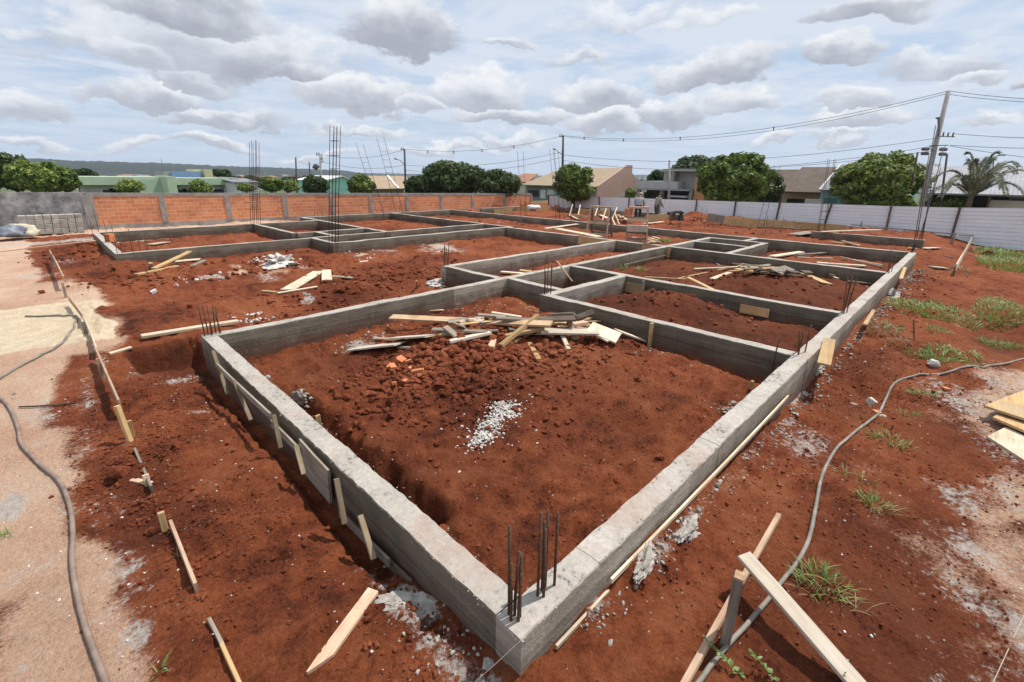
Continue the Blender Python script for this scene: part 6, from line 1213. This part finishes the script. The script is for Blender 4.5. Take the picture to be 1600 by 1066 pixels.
hose('long grey hose winding over the soil at the right', [(1680, 540), (1600, 561), (1545, 572), (1480, 583), (1430, 588), (1402, 597), (1385, 622), (1374, 645), (1352, 664), (1322, 688), (1300, 712), (1284, 745), (1275, 790), (1263, 845), (1245, 880), (1225, 906), (1200, 938), (1160, 985), (1120, 1030), (1080, 1085)], .0155, 'hose_grey')
hose('thin dark branch lying on the sandy track', [(30, 637), (60, 636), (90, 634), (122, 630)], .010, 'wood_dark', 'branch')
def string(label, A, B): A = np.array(A); B = np.array(B); return tag(MB().tube([(0, 0, 0), tuple((B-A)/2+np.array([0, 0, -.004])), tuple(B-A)], .0022, 4).build('string', 'string', None, tuple(A)), label, 'string')
string('thin builder string leaving the nearest corner to the lower left', (.0, .0, .002), hit(742, 1066, .05)); string('thin builder string crossing the pale soil at the lower right', hit(1612, 935, .02), hit(1552, 1066, .02))
lay('stick', 'thin steel pin standing in the grass right of the right beam', (1428, 532), (1427, 500), .02, .02, 'rust', 0, .35, cat='stake')

# ------------------------------------------------------------------ clods, rubble and crumbs
def _ico(sub, seed, amp, n):
    out = []
    for k in range(n):
        bm = bmesh.new(); bmesh.ops.create_icosphere(bm, subdivisions=sub, radius=1); rs = np.random.RandomState(seed+k); V = np.array([v.co[:] for v in bm.verts]); F = np.array([[v.index for v in f.verts] for f in bm.faces])
        o = rs.rand(3)*60; nn = fbm(V[:, 0]*1.5+o[0]+V[:, 2]*.7, V[:, 1]*1.5+o[1]-V[:, 2]*.9, 1.1, 3, .6); V = V*(1+amp*nn)[:, None]
        q = rs.normal(size=(11, 3)); q /= np.linalg.norm(q, axis=1)[:, None]
        for d in q:   # broken faces
            h = V@d; lim = rs.uniform(.48, .82); V = V-np.maximum(h-lim, 0)[:, None]*d[None]
        out.append((V*[1, rs.uniform(.7, 1), rs.uniform(.55, .85)], F)); bm.free()
    return out
SH1 = _ico(2, 3, .35, 10)
def scatter(name, label, mat, pts, sizes, seed, kind='stuff', sink=.3, shapes=None, cat='clods'):
    rs = np.random.RandomState(seed); Vs = []; Fs = []; o = 0; shapes = shapes or SH1; Z = gh(pts[:, 0], pts[:, 1])
    for (x, y), z, s in zip(pts[:, :2], Z, sizes):
        V, F = shapes[rs.randint(len(shapes))]; a = rs.uniform(0, 6.28); b = rs.uniform(-.5, .5); ca, sa = math.cos(a), math.sin(a); cb, sb = math.cos(b), math.sin(b)
        M = np.array([[ca, -sa, 0], [sa, ca, 0], [0, 0, 1]])@np.array([[1, 0, 0], [0, cb, -sb], [0, sb, cb]]); Vs.append((V@M.T)*s+[x, y, z+s*(.6-sink*1.2)]); Fs.append(F+o); o += len(V)
    me = fast_mesh(name, np.concatenate(Vs), np.concatenate(Fs), mat, False); return tag(link(name, me), label, cat, None, kind)
rs = np.random.RandomState(8)
def blobpts(n, c, sx, sy, rot=0.):
    p = rs.normal(size=(n, 2))*[sx, sy]; a = R(rot); return np.stack([c[0]+p[:, 0]*math.cos(a)-p[:, 1]*math.sin(a), c[1]+p[:, 0]*math.sin(a)+p[:, 1]*math.cos(a)], 1)
def inside(p, x0, x1, y0, y1): return p[(p[:, 0] > x0) & (p[:, 0] < x1) & (p[:, 1] > y0) & (p[:, 1] < y1)]
def szs(n, lo, hi, k=2.6): return lo+(hi-lo)*rs.rand(n)**k
P = inside(np.concatenate([blobpts(2600, (3.1, 3.65), 1.10, .50, -8), blobpts(1100, (4.3, 3.3), .7, .6), blobpts(900, (1.9, 3.7), .5, .6), blobpts(900, (2.8, 2.6), 1.1, .6), blobpts(300, (4.9, 4.2), .4, .8)]), .45, 5.6, .45, 6.3)
scatter('soil_clods', 'crumbled red clods covering the heap in the first bay', 'clod_earth', P, szs(len(P), .012, .105, 3.4)*np.clip(.5+.7*clod_zone(P[:, 0], P[:, 1]), .5, 1.1), 1)
P = inside(blobpts(900, (2.2, 1.9), 1.7, 1.4), .25, 5.7, .25, 6.4); scatter('soil_crumbs', 'fine red crumbs over the floor of the first bay', 'clod_earth', P, szs(len(P), .005, .022, 2), 2)
def hp(x, y): return tuple(hit(x, y)[:2])
P = np.concatenate([blobpts(260, hp(225, 710), .20, .42), blobpts(200, hp(240, 800), .12, .20), blobpts(120, hp(175, 745), .12, .2), blobpts(160, hp(300, 880), .2, .4), blobpts(120, hp(560, 830), .12, .5), blobpts(220, hp(620, 960), .3, .4)])
scatter('soil_clods', 'dark crumbled soil along the left setting-out line', 'clod_earth', P, szs(len(P), .006, .034, 3), 3)
P = np.concatenate([blobpts(500, hp(560, 450), 1.3, .9), blobpts(350, hp(640, 420), 1.3, 1.2), blobpts(200, hp(430, 415), 1.0, .8), blobpts(180, hp(220, 435), .8, .9), blobpts(160, hp(140, 395), .7, 1.2)]); P = P[(P[:, 1] > 6.95) | (P[:, 0] < -.1)]
scatter('soil_clods', 'red clods heaped in the open courtyard', 'clod_earth', P, szs(len(P), .02, .10, 3), 4)
P = np.concatenate([inside(blobpts(420, (7.6, 2.9), .8, .9), 6.1, 8.8, .4, 4.7), inside(blobpts(420, (11.4, 2.6), 1.4, 1.1), 9.3, 14.5, .4, 6.4), inside(blobpts(200, (11, 7.8), 2, .5), 6.6, 14.5, 7, 8.7)])
scatter('soil_clods', 'dark red clods on the heaps between the cross beams', 'clod_earth', P, szs(len(P), .012, .07, 3), 5)
P = np.concatenate([blobpts(150, at(1100, 342, -.2)[:2], 1.0, 1.2), blobpts(260, at(1250, 352, -.3)[:2], 3.2, 2.4), blobpts(120, at(1420, 352, -.4)[:2], 1.5, 1.2), blobpts(120, at(700, 350, -.3)[:2], 2, 3)])
scatter('soil_clods', 'dark clods on the heaps near the metal fence', 'clod_earth', P, szs(len(P), .03, .14, 3), 6)
P = np.concatenate([np.stack([rs.uniform(1, 20, 900), -rs.exponential(.5, 900)-.15], 1), np.stack([-rs.exponential(.35, 500)-.35, rs.uniform(0, 8, 500)], 1)])
scatter('soil_crumbs', 'loose red crumbs beside the outer beams', 'clod_earth', P, szs(len(P), .004, .024, 3)*(1+.08*np.hypot(P[:, 0], P[:, 1])), 7)
# fine loose crumbs that give the near earth its grain
P = np.concatenate([np.stack([rs.uniform(.25, 5.7, 9000), rs.uniform(.25, 6.4, 9000)], 1), np.stack([-.15-rs.rand(6500)**1.2*1.5, rs.uniform(-.1, 7, 6500)], 1), np.stack([rs.uniform(.2, 8, 7500), -.1-rs.rand(7500)**1.1*3.2], 1)])
rs.shuffle(P); P = P[fbm(P[:, 0]+40, P[:, 1], 1.3, 3)+.35*clod_zone(P[:, 0], P[:, 1]) > -.12]
SH0 = _ico(1, 90, .3, 6)
scatter('soil_crumbs', 'fine loose grains of red earth over the near ground', 'clod_earth', P, szs(len(P), .004, .017, 2.6)*(.8+.06*np.hypot(P[:, 0], P[:, 1])), 21, sink=.15, shapes=SH0)
# pale mortar
P = np.concatenate([blobpts(420, hp(790, 640), .09, .09), blobpts(620, hp(765, 668), .15, .08, 25), blobpts(70, hp(745, 690), .06, .05), blobpts(60, hp(800, 660), .3, .25), blobpts(40, hp(760, 660), .45, .4)])
scatter('mortar_crumbs', 'white mortar crumbs spilled in a patch on the heap of the first bay', 'mortar', P, szs(len(P), .006, .022, 2), 8, cat='mortar')
P = np.concatenate([blobpts(50, hp(650, 975), .09, .16, 20), blobpts(90, hp(700, 1010), .14, .12), blobpts(30, hp(620, 880), .05, .08), blobpts(25, hp(740, 1040), .05, .05)]); scatter('mortar_crumbs', 'grey-white mortar lumps left of the nearest corner', 'mortar_grey', P, szs(len(P), .003, .020, 3.5), 9, cat='mortar')
xs = rs.uniform(.5, 20, 1500); P = np.stack([xs, -.07-rs.exponential(.055+.006*xs)], 1)
P2 = np.concatenate([blobpts(60, hp(1050, 840), .12, .04), blobpts(60, hp(1010, 880), .14, .05), blobpts(40, hp(930, 975), .08, .05), blobpts(60, hp(1270, 580), .4, .12), blobpts(40, hp(1390, 465), .6, .15)]); P = np.concatenate([P, P2]); P = P[P[:, 1] < -.05]
scatter('mortar_crumbs', 'grey mortar rubble along the foot of the right beam', 'mortar_grey', P, szs(len(P), .003, .026, 3.6)*(1+.06*P[:, 0]), 10, cat='mortar')
P = np.concatenate([inside(blobpts(120, (4.2, 6.1), 1.2, .25), .5, 6.2, 5.6, 6.5), inside(blobpts(90, hp(1120, 562), .5, .12), .3, 5.75, .3, 6), inside(blobpts(80, hp(1050, 535), .5, .15), .3, 5.75, .3, 6), inside(blobpts(60, hp(470, 625), .05, .15), .22, 1, .3, 6), inside(blobpts(50, hp(1135, 640), .14, .06), .3, 5.7, .25, 6), inside(blobpts(120, hp(570, 535), .3, .15), .3, 5.7, .3, 6.5)])
scatter('mortar_crumbs', 'grey mortar splashes along the inner walls of the first bay', 'mortar_grey', P, szs(len(P), .005, .035, 3), 11, cat='mortar')
P = np.concatenate([blobpts(120, hp(434, 409), .30, .40, 40), blobpts(50, hp(400, 500), .2, .3), blobpts(40, hp(565, 400), .3, .3), blobpts(40, hp(600, 385), .6, .5), blobpts(30, hp(320, 435), .5, .3), blobpts(60, hp(1170, 350), .6, .6), blobpts(40, hp(760, 345), 1.6, .5)]); scatter('mortar_crumbs', 'pale rubble dumped by the far left beams', 'mortar', P, szs(len(P), .015, .07, 2.6), 12, cat='mortar')
P = np.concatenate([np.stack([rs.uniform(-.95, .0, 300), 6.75+rs.rand(300)*.16], 1)]); scatter('gravel_strip', 'strip of pale gravel on the near edge of the dug trench', 'mortar_grey', P, szs(len(P), .006, .016), 13, cat='gravel')
P = np.concatenate([np.stack([rs.uniform(-2.6, -.3, 520), rs.uniform(.2, 8, 520)], 1), np.stack([rs.uniform(1, 9, 420), rs.uniform(-3.5, -.4, 420)], 1), inside(blobpts(160, (2.5, 2.5), 1.8, 1.5), .3, 5.7, .3, 6.4)])
scatter('pebbles', 'small pale chips of stone and mortar strewn over the ground', 'mortar', P, szs(len(P), .003, .012, 3)*(1+.05*np.hypot(P[:, 0], P[:, 1])), 14, cat='pebbles')
SH3 = _ico(3, 40, .5, 6)
for i, (p, s, lb, mat) in enumerate([((697, 832), .075, 'large smooth red clod by the inner face of the left beam', 'clod_earth'), ((190, 742), .115, 'big dark red lump beside the buried setting-out board', 'clod_earth'), ((282, 700), .09, 'cracked red lump in the middle of the left soil strip', 'clod_earth'), ((632, 652), .075, 'large loose clod at the front of the heap in the first bay', 'clod_earth'), ((748, 853), .035, 'small dark clod near the inner face of the left beam', 'clod_earth'), ((785, 872), .028, 'orange lump near the starter bars', 'clod_earth'), ((1030, 715), .06, 'half buried clod right of the mortar patch', 'clod_earth'),
        ((418, 592), .07, 'grey mortar lump in the far inner corner of the left beam', 'mortar_grey'), ((760, 1040), .05, 'mortar covered stone left of the nearest corner', 'mortar_grey'), ((1362, 630), .085, 'pale flat stone left of the hose bend', 'mortar'), ((1335, 634), .06, 'grey stone at the edge of the dug hollow', 'mortar_grey'), ((1456, 571), .10, 'white flat stone in the grass on the right', 'mortar'), ((1377, 651), .05, 'grey pebble on the near side of the hose', 'mortar_grey'), ((1255, 617), .06, 'stone at the foot of the right beam by the dug hollow', 'mortar_grey'), ((1145, 632), .055, 'grey lump inside the first bay beside the right beam', 'mortar_grey'), ((1545, 400), .28, 'dark upturned clump of roots in the far grass', 'clod_earth'), ((23, 616), .025, 'dark stone at the left edge by the hose', 'tarp_grey'), ((80, 778), .022, 'small brown clod on the sandy track', 'clod_earth')]):
    q = hit(*p); V, F = SH3[i % 6]; o = link('clod' if mat == 'clod_earth' else 'stone', fast_mesh('lump', V*s, F, mat, False)); o.location = (q[0], q[1], q[2]+s*.22); o.rotation_euler = (0, 0, i*1.3); tag(o, lb, 'clod' if mat == 'clod_earth' else 'stone')

# mortar spilled and set on the ground
for p, s3, lb, mat, sd0, rz in [((648, 945), (.085, .20, .020), 'cracked pale slab of spilt mortar at the foot of the left beam', 'mortar_grey', 3, .75), ((1078, 828), (.17, .06, .05), 'grey mortar lump under the rail of the right beam', 'mortar_grey', 4, .1), ((1008, 878), (.16, .05, .04), 'smaller grey mortar lump nearer the corner by the right beam rail', 'mortar_grey', 5, .2),
        ((436, 411), (.42, .62, .22), 'pale heap of dumped mortar before the far left beam', 'mortar', 6, -.4), ((478, 462), (.10, .16, .05), 'flat grey splash of mortar in the courtyard', 'mortar_grey', 7, .3), ((470, 628), (.05, .13, .09), 'grey mortar rubble against the inner face of the left beam', 'mortar_grey', 8, .2), ((1275, 575), (.35, .10, .06), 'grey mortar splash at the foot of the right beam by the leaning board', 'mortar_grey', 9, .1),
        ((1395, 462), (.6, .12, .08), 'grey mortar splash near the far end of the right beam', 'mortar_grey', 10, .1), ((683, 445), (.3, .2, .08), 'pale mortar at the foot of the courtyard beam corner', 'mortar', 11, .5)]:
    q = hit(*p); blob('mortar_spill', lb, 'mortar', (q[0], q[1], q[2]+s3[2]*.15), s3, mat, sd0, .25, .55, sub=4, rz=rz).data.polygons.foreach_set('use_smooth', [False]*5120)
# crumbs broken off the arrises of the near beams
P = []
for _ in range(1500):
    k = rs.rand(); f = rs.rand()**1.6; e = rs.choice([.012, .188])+rs.normal()*.018
    P.append((e, f*6.5) if k < .42 else ((f*12, e) if k < .85 else (f*8, 6.6+e)))
P = np.array(P); P = P[(np.abs(P[:, 0]) > -1)]
def scatter_at(name, label, mat, P, Z, sizes, seed, cat):
    r2 = np.random.RandomState(seed); Vs = []; Fs = []; o = 0
    for (x, y), z, s in zip(P, Z, sizes):
        V, F = SH0[r2.randint(len(SH0))]; a = r2.uniform(0, 6.28); ca, sa = math.cos(a), math.sin(a); Vs.append((V@np.array([[ca, sa, 0], [-sa, ca, 0], [0, 0, 1]]))*s+[x, y, z+s*.25]); Fs.append(F+o); o += len(V)
    return tag(link(name, fast_mesh(name, np.concatenate(Vs), np.concatenate(Fs), mat, False)), label, cat, None, 'stuff')
SH0 = _ico(1, 90, .3, 6)
scatter_at('mortar_crumbs', 'loose crumbs of concrete along the top edges of the near beams', 'mortar_grey', P, np.zeros(len(P))-.004, szs(len(P), .002, .010, 3), 15, 'mortar')

# ------------------------------------------------------------------ grass and weeds
def blades(rng, n, sx, sy, ln, wd, c, splay=.9, zfun=True):
    V = np.zeros((n, 8, 3)); a = rng.uniform(0, 6.28, n); r = np.sqrt(rng.rand(n)); bx = r*np.cos(a)*sx; by = r*np.sin(a)*sy
    z = gh(c[0]+bx, c[1]+by)-c[2] if zfun else 0*bx
    dr = a+rng.normal(size=n)*.9; L = ln*rng.uniform(.45, 1.25, n); sp = rng.uniform(.25, 1, n)*splay; w = wd*rng.uniform(.6, 1.3, n)
    dx, dy = np.cos(dr), np.sin(dr)
    for k in range(4):
        t = k/3; out = L*sp*(t**1.25); up = L*(1.02-.45*sp)*(t-.52*sp*t*t*1.25); ww = w*(1-t**1.6)*.5+w*.04
        for s_, j in ((-1, 0), (1, 1)):
            V[:, k*2+j, 0] = bx+dx*out-dy*ww*s_; V[:, k*2+j, 1] = by+dy*out+dx*ww*s_; V[:, k*2+j, 2] = z+up-.004
    base = (np.arange(n)*8)[:, None]; F = np.concatenate([base+np.array([[2*k, 2*k+1, 2*k+3, 2*k+2]]) for k in range(3)]); return V.reshape(-1, 3), F
def tuft(px, py, n, sx, sy, ln, wd, label, mat='grass_blade', seed=1, name='grass_tuft', kind=None, cat='grass', group=None, splay=.9):
    c = hit(px, py); V, F = blades(np.random.RandomState(seed), n, sx, sy, ln, wd, c, splay); return tag(link(name, fast_mesh(name, V, F, mat, False), None, tuple(c)), label, cat, group, kind)
for i, a in enumerate([(1285, 912, 130, .13, .16, .17, .007, 'biggest grass tuft, right of the propped wide board'), (1368, 790, 80, .10, .14, .15, .008, 'pale leafy grass tuft left of the dusty ground'), (1390, 690, 90, .12, .22, .15, .009, 'grass tuft in front of the hose bend'), (1440, 617, 60, .10, .16, .14, .010, 'low grass tuft on the right of the hose bend'), (1420, 648, 40, .1, .12, .10, .009, 'sparse tuft at the near side of the hose'), (1335, 748, 36, .08, .2, .12, .006, 'thin straggling grass by the hose'),
        (1470, 558, 340, .5, .25, .15, .013, 'wide grass clump behind the hose'), (1560, 543, 260, .4, .3, .16, .013, 'grass clump near the right edge'), (1432, 556, 60, .2, .15, .14, .011, 'small grass clump left of the wide one'), (1520, 565, 90, .5, .12, .14, .012, 'thin grass row just over the hose'), (1465, 517, 70, .3, .2, .18, .014, 'small clump between the pin and the dark hollow'), (1395, 512, 60, .3, .2, .15, .013, 'low clump by the right beam'), (250, 1052, 14, .03, .03, .11, .006, 'few green blades at the bottom left'), (8, 838, 16, .04, .03, .14, .008, 'grass blades at the left photo edge'), (284, 868, 10, .03, .02, .10, .005, 'few blades beside the pinkish board'), (1000, 424, 50, .2, .15, .22, .02, 'weed on the soil of the third bay'), (975, 421, 36, .15, .12, .25, .02, 'weed by the third bay rail'), (1040, 378, 90, .4, .2, .28, .03, 'green weeds at the right hand trestle')]):
    tuft(*a, seed=30+i)
for i, a in enumerate([(1455, 487, 900, .9, .9, .19, .018, 'green grass patch behind the steel pin'), (1560, 487, 800, 1.6, .45, .18, .018, 'grass strip before the dark hollow'), (1575, 412, 1100, 3.2, 1.0, .30, .026, 'sparse far grass on the right'), (1560, 398, 800, 2.2, .9, .35, .03, 'grass near the fence foot'), (1575, 384, 900, 1.2, 2.8, .32, .035, 'green growth along the metal fence')]):
    tuft(*a, seed=60+i, name='grass_patch', kind='stuff')
tuft(1375, 516, 150, .35, .3, .22, .012, 'dry straw clump by the right beam', 'grass_dry', 80); tuft(1405, 535, 80, .3, .2, .14, .01, 'dry straw wisps at the small hole', 'grass_dry', 81); tuft(1500, 425, 160, 1.6, .3, .15, .016, 'dry grass wisps on the bare soil', 'grass_dry', 82, 'grass_patch', 'stuff')
tuft(1296, 930, 40, .14, .2, .20, .006, 'dry straw inside the biggest grass tuft', 'grass_dry', 83)
def weed(label, pts, seed, n=3):
    rng = np.random.RandomState(seed); t = thing('leafy_weed', label, 'weed', tuple(hit(*pts[0]))); o = np.array(t.location); lift = np.linspace(.0, .12, len(pts)); Q = [hit(p[0], p[1], l+.01)-o for p, l in zip(pts, lift)]
    MB().tube([tuple(q) for q in Q], .0028, 5).build('stem', 'leaf_weed', t); s = MB()
    for i in range(len(Q)-1):
        for k in range(n):
            p = Q[i]+(Q[i+1]-Q[i])*((k+.5)/n)
            for _ in range(2):
                a = rng.uniform(0, 6.28); L = rng.uniform(.022, .040); d = np.array([math.cos(a), math.sin(a), rng.uniform(.1, .7)]); d /= np.linalg.norm(d); sd_ = np.cross(d, [0, 0, 1]); sd_ /= np.linalg.norm(sd_)
                s.add([p, p+d*L*.45+sd_*L*.36, p+d*L, p+d*L*.45-sd_*L*.36], [(0, 1, 2, 3)])
    s.build('leaves', 'leaf_weed', t)
weed('leafy green weed creeping over the pinkish batten', [(1160, 1056), (1142, 1042), (1130, 1026), (1118, 1012), (1102, 998)], 4); weed('leafy green weed below the propped wide board', [(1214, 1066), (1200, 1050), (1186, 1032), (1174, 1016)], 6); weed('lone weed leaf by the lower edge of the wide board', [(1322, 1066), (1316, 1056), (1322, 1050)], 7, 1)

# ------------------------------------------------------------------ air between here and the far ridge
m = bpy.data.materials.new('haze'); m.use_nodes = True; MATS['haze'] = m; n = N(m.node_tree); m.node_tree.nodes.clear()
n.l.new(n('VolumePrincipled', {'Color': (.80, .88, 1.0, 1), 'Density': 0.00015, 'Anisotropy': 0.2}).outputs[0], n('OutputMaterial').inputs['Volume'])
tag(MB().box((-3100, -3100, -60), (4100, 4100, 62)).build('haze', 'haze'), None, None, None, 'stuff')
